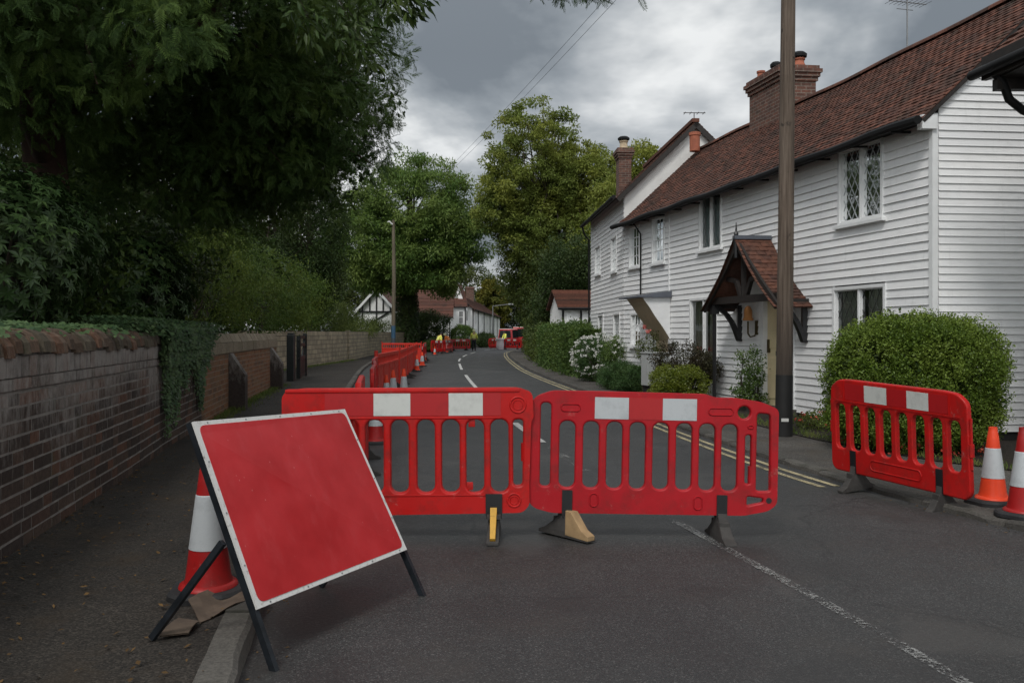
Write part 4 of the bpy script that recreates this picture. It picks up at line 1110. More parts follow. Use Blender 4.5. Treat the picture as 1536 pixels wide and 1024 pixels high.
# cottage with little front gable and a long terrace running away
hd, FD, rfd = simple_house('terrace_house', 'long white terrace with steep red roof and brick chimney receding down the road', (-4.35, 97), (.045, 1), 52, 6.5, 4.25, 6.4, tuple((s, s + .9, 2.6, 3.6) for s in (4, 13, 22, 30, 38, 46)) + tuple((s, s + 1.0, .9, 2.1) for s in (4, 13, 22, 30, 38, 46)), M['white_far'], M['tile_far'], 'white houses down the road', frontdir=-1)
b = MB()
for s in (.1, 7, 16, 27, 35, 43, 51): b.tube([FD(s, -.08, 4.2), FD(s, -.08, 0)], .05, 6)
b.build('downpipe', M['gutter'], hd)
def far_chimney(h, rf, F, s, d, w, z0, zt):
    b = MB(); b.box((s, d, z0), (s + w, d + w, zt - .3), lambda x, y, z: F(x, y, z)); b.box((s - .08, d - .08, zt - .298), (s + w + .08, d + w + .08, zt), lambda x, y, z: F(x, y, z))
    c = b.build('chimney', M['brick_red_tex'], rf)
far_chimney(hd, rfd, FD, 30, 2.5, 1.1, 5.2, 8.2)
hg, FG, rfg = simple_house('gable_cottage', 'narrow white cottage gable with pointed roof between the far cottages', (-5.0, 95.0), (.1, 1), 2.2, 4.2, 4.6, 4.62, (), M['white_far'], M['tile_far'], 'white houses down the road', ov=.05)
b = MB()
b.face([FG(-.02, 0, 4.55), FG(-.02, 1.5, 4.55), FG(-.02, .75, 6.7)]); b.face([FG(2.0, 0, 4.55), FG(2.0, 1.5, 4.55), FG(2.0, .75, 6.7)]); b.build('gable', M['white_far'], hg, recalc=False)
b = MB(); b.bar(FG(.98, -.08, 4.45), FG(.98, .76, 6.78), 2.2, .09, (0, 0, 1)); b.bar(FG(.98, 1.58, 4.45), FG(.98, .74, 6.78), 2.2, .09, (0, 0, 1)); b.build('gable_roof', M['tile_far'], rfg)
b = MB(); b.box((.85, -.05, 2.9), (1.35, .02, 4.0), lambda x, y, z: FG(x, y, z)); b.build('window', M['dark_glass'], hg)
# timber framed gable
ht = root('timber_framed_house', 'black and white timber framed gable house behind the block wall', 'house', (-12.2, 80, 0))
def FT(x, y, z): return (-14.05 + x, 80 + .06 * x + y, z)
b = MB(); b.face([FT(0, 0, 0), FT(3.6, 0, 0), FT(3.6, 0, 3.5), FT(1.8, 0, 5.45), FT(0, 0, 3.5)]); b.face([FT(0, 9, 0), FT(3.6, 9, 0), FT(3.6, 9, 3.5), FT(1.8, 9, 5.45), FT(0, 9, 3.5)])
b.face([FT(0, 0, 0), FT(0, 9, 0), FT(0, 9, 3.5), FT(0, 0, 3.5)]); b.face([FT(3.6, 0, 0), FT(3.6, 9, 0), FT(3.6, 9, 3.5), FT(3.6, 0, 3.5)]); b.build('wall', M['white_far'], ht)
b = MB()
for x in (.55, 1.2, 1.8, 2.4, 3.05): b.bar(FT(x, -.04, 2.1 if x in (.55, 1.8) else 3.5), FT(x, -.04, 3.5 + 1.08 * min(x, 3.6 - x)), .1, .12, (0, 1, 0))
b.bar(FT(-.1, -.06, 3.45), FT(3.7, -.06, 3.45), .12, .16); b.bar(FT(2.9, -.05, 3.4), FT(.9, -.05, 2.2), .1, .14)
b.bar(FT(0.02, -.05, 0), FT(.02, -.05, 3.5), .14, .16, (0, 1, 0)); b.bar(FT(3.58, -.05, 0), FT(3.58, -.05, 3.5), .14, .16, (0, 1, 0)); b.build('timber_frame', M['black_paint'], ht)
b = MB()
for sg in (-1, 1):
    b.hexa([FT(1.8 + sg * 2.15, -.35, 3.12), FT(1.8, -.35, 5.5), FT(1.8, 9.3, 5.5), FT(1.8 + sg * 2.15, 9.3, 3.12), FT(1.8 + sg * 2.15, -.35, 3.22), FT(1.8, -.35, 5.62), FT(1.8, 9.3, 5.62), FT(1.8 + sg * 2.15, 9.3, 3.22)])
rt = b.build('roof', M['tile_far'], ht)
b = MB()
for sg in (-1, 1): b.bar(FT(1.8 + sg * 2.15, -.38, 3.1), FT(1.8, -.38, 5.5), .06, .2); 
b.build('barge_board', M['white_paint'], rt)
hx, FX, rfx = simple_house('tiled_barn', 'broad brown tiled roof behind the street tree and timber gable', (-11.2, 92), (1, .03), 4.0, 9, 2.6, 6.2, (), M['white_far'], M['tile_far'])
# ================================================================ STREET OBJECTS
# ---- blank red road sign on its folding frame
sign = root('road_sign', 'large blank red sign panel with white border leaning on a black folding frame', 'sign', (-1.0, 4.4, 0))
FLs, FRs = np.array([-1.035, 3.927, 0]), np.array([-.477, 5.076, 0])
e1 = FRs - FLs; WID = np.linalg.norm(e1); e1 = e1 / WID
bk = np.array([-e1[1], e1[0], 0]); lean = np.array([0, 0, 1.08]) + bk * .512; leanR = np.array([0, 0, 1.08]) + bk * .6; HL = np.linalg.norm(lean); e2 = lean / HL
nf = np.cross(e1, e2)          # towards the viewer side
def SG(u, v, h):
    k = u / WID
    return tuple(FLs + e1 * u + (lean * (1 - k) + leanR * k) * (v / HL) * (1.015 - .038 * k) + nf * h)
v0, v1 = .285, HL - .012
b = MB(); b.hexa([SG(0, v0, -.006), SG(WID - .018, v0, -.006), SG(WID - .018, v1, -.006), SG(0, v1, -.006), SG(0, v0, .006), SG(WID - .018, v0, .006), SG(WID - .018, v1, .006), SG(0, v1, .006)]); b.build('panel', M['sign_border'], sign)
b = MB(); P = roundpoly([(.024, v0 + .022), (WID - .042, v0 + .022), (WID - .042, v1 - .022), (.024, v1 - .022)], .04, 5)
b.mesh([SG(u, v, .0078) for u, v in P] + [SG(u, v, .004) for u, v in P], [tuple(range(len(P)))] + [(k, (k + 1) % len(P), (k + 1) % len(P) + len(P), k + len(P)) for k in range(len(P))])
b.build('sign_face', M['sign_face'], sign)
b = MB()
for u in np.linspace(.08, WID - .08, 6):
    for v in (v0 + .022, v1 - .022): b.lathe([(.0075, 0), (.006, .004)], (0, 0, 0), 6); n_ = len(b.v) - 12; c = Vector(SG(u, v, .006)); 
b = MB()
def rivet(u, v):
    c = np.array(SG(u, v, .006)); ring = [tuple(c + e1 * .0042 * math.cos(a) + e2 * .0042 * math.sin(a) + nf * .003) for a in np.linspace(0, 6.283, 9)[:-1]]
    b.mesh(ring + [tuple(np.array(p) - nf * .003) for p in ring], [tuple(range(8))] + [(k, (k + 1) % 8, (k + 1) % 8 + 8, k + 8) for k in range(8)])
for u in np.linspace(.09, WID - .09, 5): rivet(u, v0 + .011); rivet(u, v1 - .011)
for v in np.linspace(v0 + .2, v1 - .2, 3): rivet(.012, v); rivet(WID - .03, v)
b.build('rivets', M['grey_metal'], sign)
for u in (.012, WID - .012):
    b = MB(); b.bar(SG(u, 0, -.03), SG(u, v1 + .005, -.024), .034, .026, tuple(e1)); b.build('leg', M['steel_dark'], sign)
b = MB()
for v in (v0 + .05, (v0 + v1) / 2, v1 - .05): b.bar(SG(.03, v, -.03), SG(WID - .03, v, -.03), .035, .03, tuple(nf))
b.build('rear_frame', M['steel_dark'], sign)
fb = np.array(gp(228, 958, PZL)); off = e1 * (WID - .03)
for dlt, u in ((np.zeros(3), .0), (off, WID)):
    b = MB(); a = np.array(SG(u, .62, -.06)); p = fb + dlt; p[2] = PZL + .004 if u == 0 else .004
    b.bar(tuple(a), tuple(p), .03, .026, tuple(e1)); b.build('strut', M['steel_dark'], sign)

# ---- barriers
def za(zx, zy, cx=745, s=748.0, y0=560, tilt=.02):
    zy = zy - tilt * (zx - 745)
    return ((zx - cx) / s, 1.5 - ((y0 + zy / 3.657) - HY) / 204.6)
def strip_part(name, x0, x1, z0, z1, y, mat, par):
    for sg in (-1, 1):
        b = MB(); b.box((x0, sg * y - .0012, z0), (x1, sg * y + .0012, z1)); b.build(name, mat, par)
def emboss(b, cx, cz, rx, rz, y, r=.006):
    P = []
    for k in range(25):
        a = 2 * math.pi * k / 24
        if rx >= rz: P.append((cx + (rx - rz) * (1 if math.cos(a) > 0 else -1) + rz * math.cos(a), y, cz + rz * math.sin(a)))
        else: P.append((cx + rx * math.cos(a), y, cz + (rz - rx) * (1 if math.sin(a) > 0 else -1) + rx * math.sin(a)))
    b.tube(P, r, 6, cap=False)
def foot(par, x, rot, mat, insert=None, h=.2, L=.5, clip=True, z_clip=(.12, .36), depth=.058, cw=.075, half=False):
    c, s = math.cos(rot), math.sin(rot)
    def T(l, w, z): return (x + l * c - w * s, l * s + w * c, z)
    b = MB(); w = .035
    P = [(-L / 2, 0), (L / 2, 0), (L / 2, .022), (L * .36, .05), (L * .13, h * .72), (.045, h), (-.045, h), (-L * .13, h * .72), (-L * .36, .05), (-L / 2, .022)]
    n = len(P); sc = lambda l: w * (1.25 if abs(l) > .1 else 1)
    b.mesh([T(l, -sc(l), z) for l, z in P] + [T(l, sc(l), z) for l, z in P], [tuple(range(n)), tuple(range(2 * n - 1, n - 1, -1))] + [(k, n + k, n + (k + 1) % n, (k + 1) % n) for k in range(n)])
    for l in (-.09, .09): b.hexa([T(l - .012, -w * 1.3, .01), T(l + .012, -w * 1.3, .01), T(l + .012, w * 1.3, .01), T(l - .012, w * 1.3, .01), T(l - .008, -w * 1.12, h * .74), T(l + .008, -w * 1.12, h * .74), T(l + .008, w * 1.12, h * .74), T(l - .008, w * 1.12, h * .74)])
    f = b.build('foot', mat, par, bevel=.005)
    if clip:
        b = MB(); d = depth / 2 + .012
        b.box((x - cw / 2, -d, z_clip[0]), (x + cw / 2, -depth / 2 - .0015, z_clip[1])); b.box((x - cw / 2, depth / 2 + .0015, z_clip[0]), (x + cw / 2, d, z_clip[1])); b.box((x - cw / 2 + .004, -d + .004, z_clip[0] - .02), (x + cw / 2 - .004, d - .004, z_clip[0] + .035))
        b.build('foot_clip', M['black_paint'], f)
    if insert == 'tan':
        b = MB(); P = [(.03, .02), (L / 2 + .004, .012), (L / 2 + .004, .045), (L * .38, .075), (.085, h * 1.02), (.03, h * 1.05)]; n = len(P); ww = w + .012
        b.mesh([T(l, -ww, z) for l, z in P] + [T(l, ww * .6, z) for l, z in P], [tuple(range(n)), tuple(range(2 * n - 1, n - 1, -1))] + [(k, n + k, n + (k + 1) % n, (k + 1) % n) for k in range(n)]); b.build('foot_cover', M['tan_foot'], f, bevel=.004)
    if insert == 'yellow':
        b = MB(); l = -L / 2
        b.hexa([T(-L * .47, -.02, .03), T(-L * .47, .02, .03), T(-.05, .026, h), T(-.05, -.026, h), T(-L * .47 - .014, -.018, .05), T(-L * .47 - .014, .018, .05), T(-.07, .024, h + .035), T(-.07, -.024, h + .035)]); b.build('foot_insert', M['yellow_plastic'], f)
        b = MB(); b.box((x - .05, -.12, h * .8), (x + .05, -.045, h * .92)); b.build('foot_strap', M['rubber_grey'], f)
    return f

# front right barrier
bA = root('road_barrier', 'scuffed red barrier right of the pair across the road, round hole near its end', 'barrier', (0, 0, 0), 'red plastic road barriers')
O = roundpoly([za(*p) for p in ((78, 640), (78, 170), (110, 130), (190, 103), (400, 106), (1030, 122), (1080, 142), (1180, 142), (1330, 165), (1412, 200), (1412, 705), (1370, 738), (1240, 763), (200, 752), (110, 728), (78, 700))], .03)
H = []
for cxx in (275, 405, 533, 659, 785, 912, 1037, 1159): H.append(rrect(za(cxx - 43, 0)[0], za(cxx + 43, 0)[0], za(745, 632)[1], za(745, 268)[1], .05))
H.append(rrect(za(128, 0)[0], za(184, 0)[0], za(745, 628)[1], za(745, 170)[1] - .0, .03))
H.append(circ(*za(1235, 212), .046))
H.append(roundpoly([za(*p) for p in ((1244, 600), (1244, 335), (1276, 335), (1276, 600))], .02))
H.append(roundpoly([za(*p) for p in ((1306, 640), (1306, 215), (1376, 222), (1384, 640))], .025))
H.append(roundpoly([za(*p) for p in ((1258, 720), (1258, 668), (1345, 680), (1345, 700))], .018))
plate('panel', O, H, .058, .013, M['red_deep'], bA)
b = MB()
for (zx, zy, rx, rz) in ((290, 185, .07, .026), (1107, 207, .088, .026), (425, 690, .03, .048), (992, 705, .03, .048), (1270, 290, .018, .012)):
    x, z = za(zx, zy); emboss(b, x, z, rx, rz, -.029); emboss(b, x, z, rx, rz, .029)
b.build('moulded_rim', M['red_deep'], bA, smooth=R(60))
b = MB()
x = za(104, 0)[0]; b.tube([(x, -.0, za(745, 600)[1]), (x, -.0, za(745, 190)[1])], .013, 8); b.tube([(x, 0, za(745, 575)[1]), (x, 0, za(745, 478)[1])], .026, 10)
x = za(1392, 0)[0]
for k in range(26): 
    z = za(745, 310)[1] - k * .016; b.tube([(x, 0, z), (x, 0, z - .01)], .021, 8)
b.tube([(x, 0, za(745, 300)[1]), (x, 0, za(745, 640)[1])], .016, 8)
x = za(1286, 0)[0]; b.tube([(x, 0, za(745, 600)[1]), (x, 0, za(745, 495)[1])], .03, 10)
b.build('hinge_post', M['red_deep'], bA, smooth=R(40))
b = MB(); x, z = za(1376, 690); b.lathe([(.02, 0), (.02, .004)], (0, 0, 0), 12)
b = MB(); P = circ(x, z, .021); b.mesh([(p[0], -.031, p[1]) for p in P] + [(p[0], -.026, p[1]) for p in P], [tuple(range(20))] + [(k, (k + 1) % 20, 20 + (k + 1) % 20, 20 + k) for k in range(20)]); b.build('peg_hole', M['rubber'], bA)
zs0, zs1 = za(745, 252)[1], za(745, 134)[1]
for a, c, m in ((422, 607, 'refl_grey'), (608, 791, 'refl_red'), (792, 977, 'refl_grey')):
    strip_part('reflective_strip', za(a, 0)[0], za(c, 0)[0], zs0, zs1, .0305, M[m], bA)
foot(bA, za(280, 0)[0], R(-46), M['rubber_grey'], 'tan', h=.19, z_clip=(.165, .345))
foot(bA, za(1122, 0)[0], R(-84), M['rubber_grey'], None, h=.2, z_clip=(.165, .335))
bA.location = (1.02, 6.5, 0); bA.rotation_euler = (0, R(1.1), R(-1.5))

# front left barrier
bB = root('road_barrier', 'bright red barrier on the left of the pair across the road, with a yellow foot', 'barrier', (0, 0, 0), 'red plastic road barriers')
def zb(zx, zy): return ((zx - 737) / 784.6, 1.5 - ((560 + zy / 3.835) - HY) / 204.6)
O = roundpoly([zb(*p) for p in ((32, 640), (32, 130), (60, 104), (140, 96), (1370, 96), (1440, 120), (1446, 250), (1432, 270), (1418, 640), (1420, 750), (1385, 785), (60, 800), (32, 770))], .028)
H = [rrect(zb(cxx - 51, 0)[0], zb(cxx + 51, 0)[0], zb(0, 682)[1], zb(0, 264)[1], .058) for cxx in (120, 262, 405, 547, 690, 840, 982, 1122, 1262)]
H.append(roundpoly([zb(*p) for p in ((1340, 645), (1340, 265), (1398, 265), (1392, 645))], .03))
plate('panel', O, H, .085, .016, M['red'], bB)
b = MB()
for zx, zy, r in ((1368, 180, .057), (1344, 725, .048)):
    x, z = zb(zx, zy)
    for sg in (-1, 1): emboss(b, x, z, r, r, sg * .0425, .008); emboss(b, x, z, r * .62, r * .62, sg * .0425, .004)
for zx, zy in ((1103, 285), (1090, 645)):
    x, z = zb(zx, zy); b.box((x - .024, -.03, z - .028), (x + .024, -.01, z + .028))
x0, x1 = zb(40, 0)[0], zb(1400, 0)[0]
b.box((x0, -.05, zb(0, 106)[1]), (x1 - .03, .05, zb(0, 88)[1])); b.box((x0, -.047, zb(0, 258)[1]), (zb(1275, 0)[0], -.0415, zb(0, 246)[1])); b.box((zb(300, 0)[0], -.047, zb(0, 700)[1]), (zb(1180, 0)[0], -.0415, zb(0, 690)[1]))
b.build('moulded_rim', M['red'], bB, smooth=R(40), bevel=.004)
b = MB(); x = zb(1412, 0)[0]
for k in range(30): z = zb(0, 275)[1] - k * .0155; b.tube([(x, 0, z), (x, 0, z - .01)], .02, 8)
b.tube([(x, 0, zb(0, 265)[1]), (x, 0, zb(0, 650)[1])], .015, 8); b.tube([(x, -.0, zb(0, 505)[1]), (x, 0, zb(0, 402)[1])], .036, 10)
b.build('hinge_post', M['red'], bB, smooth=R(40))
zs0, zs1 = zb(0, 240)[1], zb(0, 112)[1]
for a, c, m in ((265, 542, 'refl_red'), (543, 753, 'refl_white'), (754, 971, 'refl_red'), (972, 1167, 'refl_white'), (1168, 1270, 'refl_red')):
    strip_part('reflective_strip', zb(a, 0)[0], zb(c, 0)[0], zs0, zs1, .044, M[m], bB)
foot(bB, zb(1228, 0)[0], R(88), M['rubber_grey'], 'yellow', h=.2, depth=.085, z_clip=(.17, .33), cw=.12)
foot(bB, zb(250, 0)[0], R(88), M['rubber_grey'], None, h=.2, depth=.085, z_clip=(.17, .33), cw=.12)
bB.location = (-.757, 6.5, 0); bB.rotation_euler = (0, R(-.25), R(.5))

# right hand barrier (solid frame type)
def make_barrier_R():
    r = root('road_barrier', 'tilted red barrier standing along the right kerb in front of the round bush', 'barrier', (0, 0, 0), 'red plastic road barriers')
    L, z0, z1 = 1.95, .15, 1.0; hx = L / 2
    O = roundpoly([(-hx, z0 + .05), (-hx + .02, z1 - .08), (-hx + .14, z1 - .01), (-hx + .3, z1), (hx - .3, z1), (hx - .14, z1 - .01), (hx - .02, z1 - .08), (hx, z0 + .05), (hx - .06, z0), (-hx + .06, z0)], .05)
    H = [rrect(-hx + .09 + k * .228, -hx + .09 + k * .228 + .155, .36, .77, .055) for k in range(8)]
    plate('panel', O, H, .06, .014, M['red'], r)
    b = MB()
    for sg in (-1, 1):
        emboss(b, 0, .265, .36, .045, sg * .03, .007)
        for x in (-hx + .24, hx - .24): b.bar((x, sg * .031, z1 - .19), (x, sg * .031, z1 - .02), .014, .014, (0, 1, 0))
        b.box((-hx + .1, sg * .031 - .005, .795), (hx - .1, sg * .031 + .005, .81))
    for x in (-hx + .005, hx - .005):
        b.tube([(x, 0, .4), (x, 0, .8)], .016, 6); b.tube([(x, 0, .5), (x, 0, .6)], .028, 8)
    b.build('moulded_rim', M['red'], r, smooth=R(50))
    for a, c, m in ((-.72, -.42, 'refl_red'), (-.419, -.09, 'refl_white'), (-.089, .19, 'refl_red'), (.191, .48, 'refl_white'), (.481, .74, 'refl_red')):
        strip_part('reflective_strip', a, c, .818, .965, .0315, M[m], r)
    for x in (-.62, .6): foot(r, x, R(90), M['rubber_grey'], None, h=.22, L=.46, depth=.06, z_clip=(.17, .36), cw=.085)
    return r
bR = make_barrier_R()
pn, pf = np.array([3.79, 7.28]), np.array([3.15, 8.66])
d = pn - pf; bR.location = ((pn + pf)[0] / 2, (pn + pf)[1] / 2, .0); bR.rotation_euler = (R(5), R(2.4), math.atan2(d[1], d[0])); bR.scale = (.78, .9, 1.05)
# its end hook
def place_R(p, q, label, z=0.0, mat=None, tilt=0, strips=True):
    o = copy_tree(bR)
    if not strips:
        for ch in [c for c in o.children if c.name.startswith('reflective_strip')]: bpy.data.objects.remove(ch)
    p, q = np.array(p), np.array(q); d = q - p
    o.location = ((p + q)[0] / 2, (p + q)[1] / 2, z); o.rotation_euler = (R(tilt), 0, math.atan2(d[1], d[0])); o['label'] = label
    k = np.hypot(*d) / 1.95; o.scale = (k, 1, 1); return o
place_R((-1.6, 6.74), (-1.36, 8.25), 'red barrier turned end-on behind the left front barrier, reaching up the road')
place_R((-1.56, 9.0), (-1.86, 11.0), 'red barrier seen almost end-on beside the left kerb, nearest of the run', strips=False)
place_R((-2.02, 12.8), (-2.28, 14.7), 'red barrier seen end-on, second of the run beside the left kerb', strips=False)
place_R((-2.32, 15.0), (-2.62, 16.9), 'red barrier seen end-on, third of the run beside the left kerb', strips=False)
place_R((-2.74, 17.5), (-2.98, 19.6), 'red barrier seen end-on just before the solid orange red panels', strips=False)

# solid panels with a slotted top, along the left lane
def make_panel(L=4.6):
    r = root('barrier_panel', 'solid orange red barrier panel with slotted top, nearest of the line in the left lane', 'barrier', (0, 0, 0), 'solid panels lining the left lane')
    hx = L / 2
    O = roundpoly([(-hx, .1), (-hx, .98), (-hx + .05, 1.02), (hx - .05, 1.02), (hx, .98), (hx, .1), (hx - .03, .07), (-hx + .03, .07)], .03)
    n = 19; p = (L - .16) / n
    H = [rrect(-hx + .08 + k * p + .035, -hx + .08 + (k + 1) * p - .035, .77, .93, .03) for k in range(n)]
    plate('panel', O, H, .05, .012, M['red_orange'], r)
    b = MB()
    for sg in (-1, 1):
        for z in (.72, .2): b.box((-hx + .03, sg * .03 - .008, z), (hx - .03, sg * .03 + .008, z + .03))
        for x in np.linspace(-hx + .08, hx - .08, 5): b.box((x - .02, sg * .029 - .007, .233), (x + .02, sg * .029 + .007, .717))
    b.build('rib', M['red_orange'], r)
    for x in (-hx - .02, hx + .02):
        b = MB(); b.tube([(x, 0, .04), (x, 0, 1.1)], .045, 8); b.build('end_post', M['red_orange'], r, smooth=R(40))
    for x in (-hx + .5, hx - .5): foot(r, x, R(90), M['rubber_grey'], None, h=.13, L=.6, clip=False)
    return r
pS = make_panel()
def place_S(o, p, q, label=None):
    p, q = np.array(p), np.array(q); d = q - p; o.location = ((p + q)[0] / 2, (p + q)[1] / 2, 0); o.rotation_euler = (0, 0, math.atan2(d[1], d[0]))
    if label: o['label'] = label
    k = np.hypot(*d) / 4.7; o.scale = (k, 1, 1)
place_S(pS, (-3.16, 20.6), (-3.26, 25.4))
place_S(copy_tree(pS), (-3.27, 25.6), (-3.6, 30.3), 'solid orange red barrier panel, second in the line up the left lane')
place_S(copy_tree(pS), (-3.61, 30.5), (-3.94, 35.2), 'solid orange red barrier panel, third in the line up the left lane')
place_S(copy_tree(pS), (-3.95, 35.4), (-4.3, 40), 'solid orange red barrier panel at the far end of the left lane line')
place_S(copy_tree(pS), (-6.55, 44.6), (-4.5, 44.2), 'orange red slotted panel standing crosswise at the far end of the closed lane')
place_R((-4.45, 44.4), (-4.9, 50.5), 'red barrier running on behind the crosswise panel at the end of the closed lane')
# far works area
far_list = [
    ((-5.95, 65), (-4.95, 66), 'small far red barrier beside the stooping workers', 0),
    ((-5.25, 66), (-4.7, 70), 'far red barrier side-on between the two stooping workers', 0),
    ((-5.35, 76), (-3.75, 79.5), 'far slotted red barrier just left of the standing worker', 0),
    ((-2.15, 83), (-1.2, 83), 'far red barrier at the left end of the works in mid road', 0),
    ((-.95, 83), (.85, 82), 'far deep red barrier right of the white sack in mid road', 0),
    ((-2.4, 91), (-.9, 91.5), 'far red barrier behind the works, in front of the red vehicles', 0),
    ((.86, 82), (1.35, 86), 'far red barrier turned end-on at the right end of the works', 0)]
for p, q, lb, t in far_list: place_R(p, q, lb)
sk = root('sack', 'pale builder\'s sack standing between the far red barriers', 'sack', (-1.1, 82.6, 0))
b = MB(); b.lathe([(.3, 0), (.36, .2), (.35, .6), (.33, .88), (.4, .98), (.36, 1.05), (.3, .98)], (-1.1, 82.6, 0), 10); b.build('bag', M['sack'], sk, smooth=R(60))
b = MB()
for a in (0, 1.57, 3.14, 4.71): b.tube([(-1.1 + .3 * math.cos(a), 82.6 + .3 * math.sin(a), .9), (-1.1 + .3 * math.cos(a + .2), 82.6 + .3 * math.sin(a + .2), 1.15), (-1.1 + .3 * math.cos(a + .4), 82.6 + .3 * math.sin(a + .4), .9)], .02, 4)
b.build('handle', M['sack'], sk)

# ---- cones
def make_cone(mat, sleeve, basemat, h=.68, rb=.13):
    r = root('traffic_cone', 'x', 'traffic cone', (0, 0, 0), 'traffic cones')
    b = MB(); w = .2; P = roundpoly([(-w, -w * .55), (-w * .55, -w), (w * .55, -w), (w, -w * .55), (w, w * .55), (w * .55, w), (-w * .55, w), (-w, w * .55)], .03, 2); n = len(P)
    b.mesh([(x, y, 0) for x, y in P] + [(x, y, .028) for x, y in P] + [(x * .93, y * .93, .045) for x, y in P], [tuple(range(n - 1, -1, -1)), tuple(range(2 * n, 3 * n))] + [(k + j * n, (k + 1) % n + j * n, (k + 1) % n + (j + 1) * n, k + (j + 1) * n) for k in range(n) for j in (0, 1)])
    b.build('base', basemat, r)
    rt = .034; rad = lambda z: rb - .02 + (rt - rb + .02) * (z - .06) / (h - .06)
    b = MB(); prof = [(rb + .012, .046), (rb + .006, .062), (rb - .016, .07)] + [(rad(z), z) for z in np.linspace(.1, h - .07, 8)] + [(rad(h - .07) - .003, h - .065), (rad(h - .07) - .003, h - .045), (rt + .002, h - .04), (rt, h), (rt * .7, h + .002), (rt * .6, h - .05)]
    b.lathe(prof, n=28); b.build('body', mat, r, smooth=R(50))
    b = MB(); za_, zb_ = h * .34, h * .73; b.lathe([(rad(za_) + .0005, za_), (rad(za_) + .003, za_ + .002)] + [(rad(z) + .003, z) for z in np.linspace(za_ + .01, zb_ - .01, 5)] + [(rad(zb_) + .003, zb_ - .002), (rad(zb_) + .0005, zb_)], n=28, cap=False); b.build('sleeve', sleeve, r, smooth=R(50))
    return r
cone_o = make_cone(M['cone_orange'], M['refl_grey'], M['rubber'], .65)
cone_r = make_cone(M['cone_red'], M['refl_grey'], M['rubber'], .75, .145)
def cone(proto, x, y, z, label, rot=0, first=False, s=1.0, tilt=0):
    o = proto if first else copy_tree(proto)
    o.location = (x, y, z); o.rotation_euler = (R(tilt), 0, R(rot)); o['label'] = label; o.scale = (s, s, s); return o
cone(cone_o, 4.09, 7.54, PZR, 'clean orange and white cone on the right pavement beside the tilted barrier', 12, True)
cone(cone_r, -1.66, 4.85, PZL, 'big red and white cone half hidden behind the blank red sign', 8, True, tilt=1.5)
cone(cone_r, 4.02, 6.97, PZR + .01, 'red cone cut off by the right edge of the picture', 30, s=.93)
cone(cone_r, -1.86, 12.1, 0, 'dull red cone seen through the slots of the left front barrier', 20, s=.95)
for x, y, lb, s in ((-2.68, 18.9, 'cone with only its tip showing, leftmost of the three near the solid panels', .95), (-2.72, 20.3, 'cone with broad white band in front of the first solid panel', 1.02), (-2.56, 21.0, 'right-hand cone of the pair in front of the first solid panel', 1.02), (-3.78, 35.2, 'cone with white top beside the far end of the solid panels', 1.0), (-4.1, 40.5, 'cone beyond the end of the solid panels, tucked near the crosswise barrier', 1.0), (-4.7, 47.5, 'small cone beside the barrier beyond the crosswise panel', 1.0), (-5.05, 51.5, 'furthest cone at the tip of the closed lane', 1.0),
    (-5.4, 62, 'far cone standing alone in front of the stooping workers', .9), (-5.15, 70.5, 'far cone left of the slotted barrier, one of two', .85), (-4.95, 72.5, 'far cone touching the slotted barrier by the workers', .85)):
    cone(cone_o, x, y, 0, lb, x * 90, s=s)

# ---- timber pole with wires
tp = root('utility_pole', 'tall weathered timber utility pole with black base beside the porch', 'utility pole', (3.83, 12.5, PZR))
PB, PT = Vector((3.83, 12.5, PZR)), Vector((3.93, 12.5, 9.6)); b = MB()
pts = [PB + (PT - PB) * t for t in np.linspace(.09, 1, 12)]; b.tube(pts, [.118 - .03 * t for t in np.linspace(.09, 1, 12)], 20); b.build('shaft', M['pole'], tp, smooth=R(60))
b = MB(); b.tube([PB - Vector((0, 0, .05)), PB + (PT - PB) * .0905], [.122, .118], 20); b.build('tarred_base', M['black_tar'], tp, smooth=R(60))
b = MB(); b.box((3.76, 12.372, .27), (3.86, 12.378, .315)); b.build('tag', M['tag'], tp)
b = MB(); b.bar((3.45, 12.38, 9.25), (4.45, 12.38, 9.25), .08, .1); b.build('crossarm', M['pole'], tp)
fp = root('utility_pole', 'slim far timber pole with blue painted band on the left pavement', 'utility pole', (-7.76, 58, PZL))
b = MB(); b.tube([(-7.76, 58, 2.0), (-7.72, 58, 5), (-7.76, 58, 8.9)], [.135, .125, .1], 12); b.build('shaft', M['pole_far'], fp, smooth=R(60))
b = MB(); b.tube([(-7.76, 58, 1.2), (-7.76, 58, 2.0)], .142, 12); b.build('blue_band', M['blue_band'], fp, smooth=R(60))
b = MB(); b.tube([(-7.76, 58, 0), (-7.76, 58, 1.2)], .145, 12); b.build('painted_base', M['slate_paint'], fp, smooth=R(60))
b = MB(); b.tube([(-7.8, 57.85, 8.6), (-8.0, 57.8, 8.8), (-8.1, 57.8, 8.75)], .05, 6); b.build('insulator', M['tag'], fp)
for k, (a, c) in enumerate((((4.12, 12.4, 9.35), (-7.9, 58, 8.7)), ((4.4, 12.4, 9.35), (-7.6, 58, 8.85)))):
    P = []
    for t in np.linspace(0, 1, 28): P.append(tuple(np.array(a) * (1 - t) + np.array(c) * t - np.array([0, 0, 4 * .35 * t * (1 - t)])))
    b = MB(); b.tube(P, .0048, 5); o = b.build('overhead_wire', M['gutter'])
    tag(o, ('left' if k == 0 else 'right') + '-hand of two thin overhead wires rising to the timber pole', 'wire')
sl = root('street_lamp', 'far street lamp with a long arm over the terrace end', 'street lamp', (-2.6, 120, 0))
b = MB(); b.tube([(-2.6, 120, 0), (-2.6, 120, 5.2)], [.1, .06], 8); b.tube([(-2.6, 120, 5.2), (-.4, 120, 5.45)], .045, 6); b.build('column', M['grey_metal'], sl)
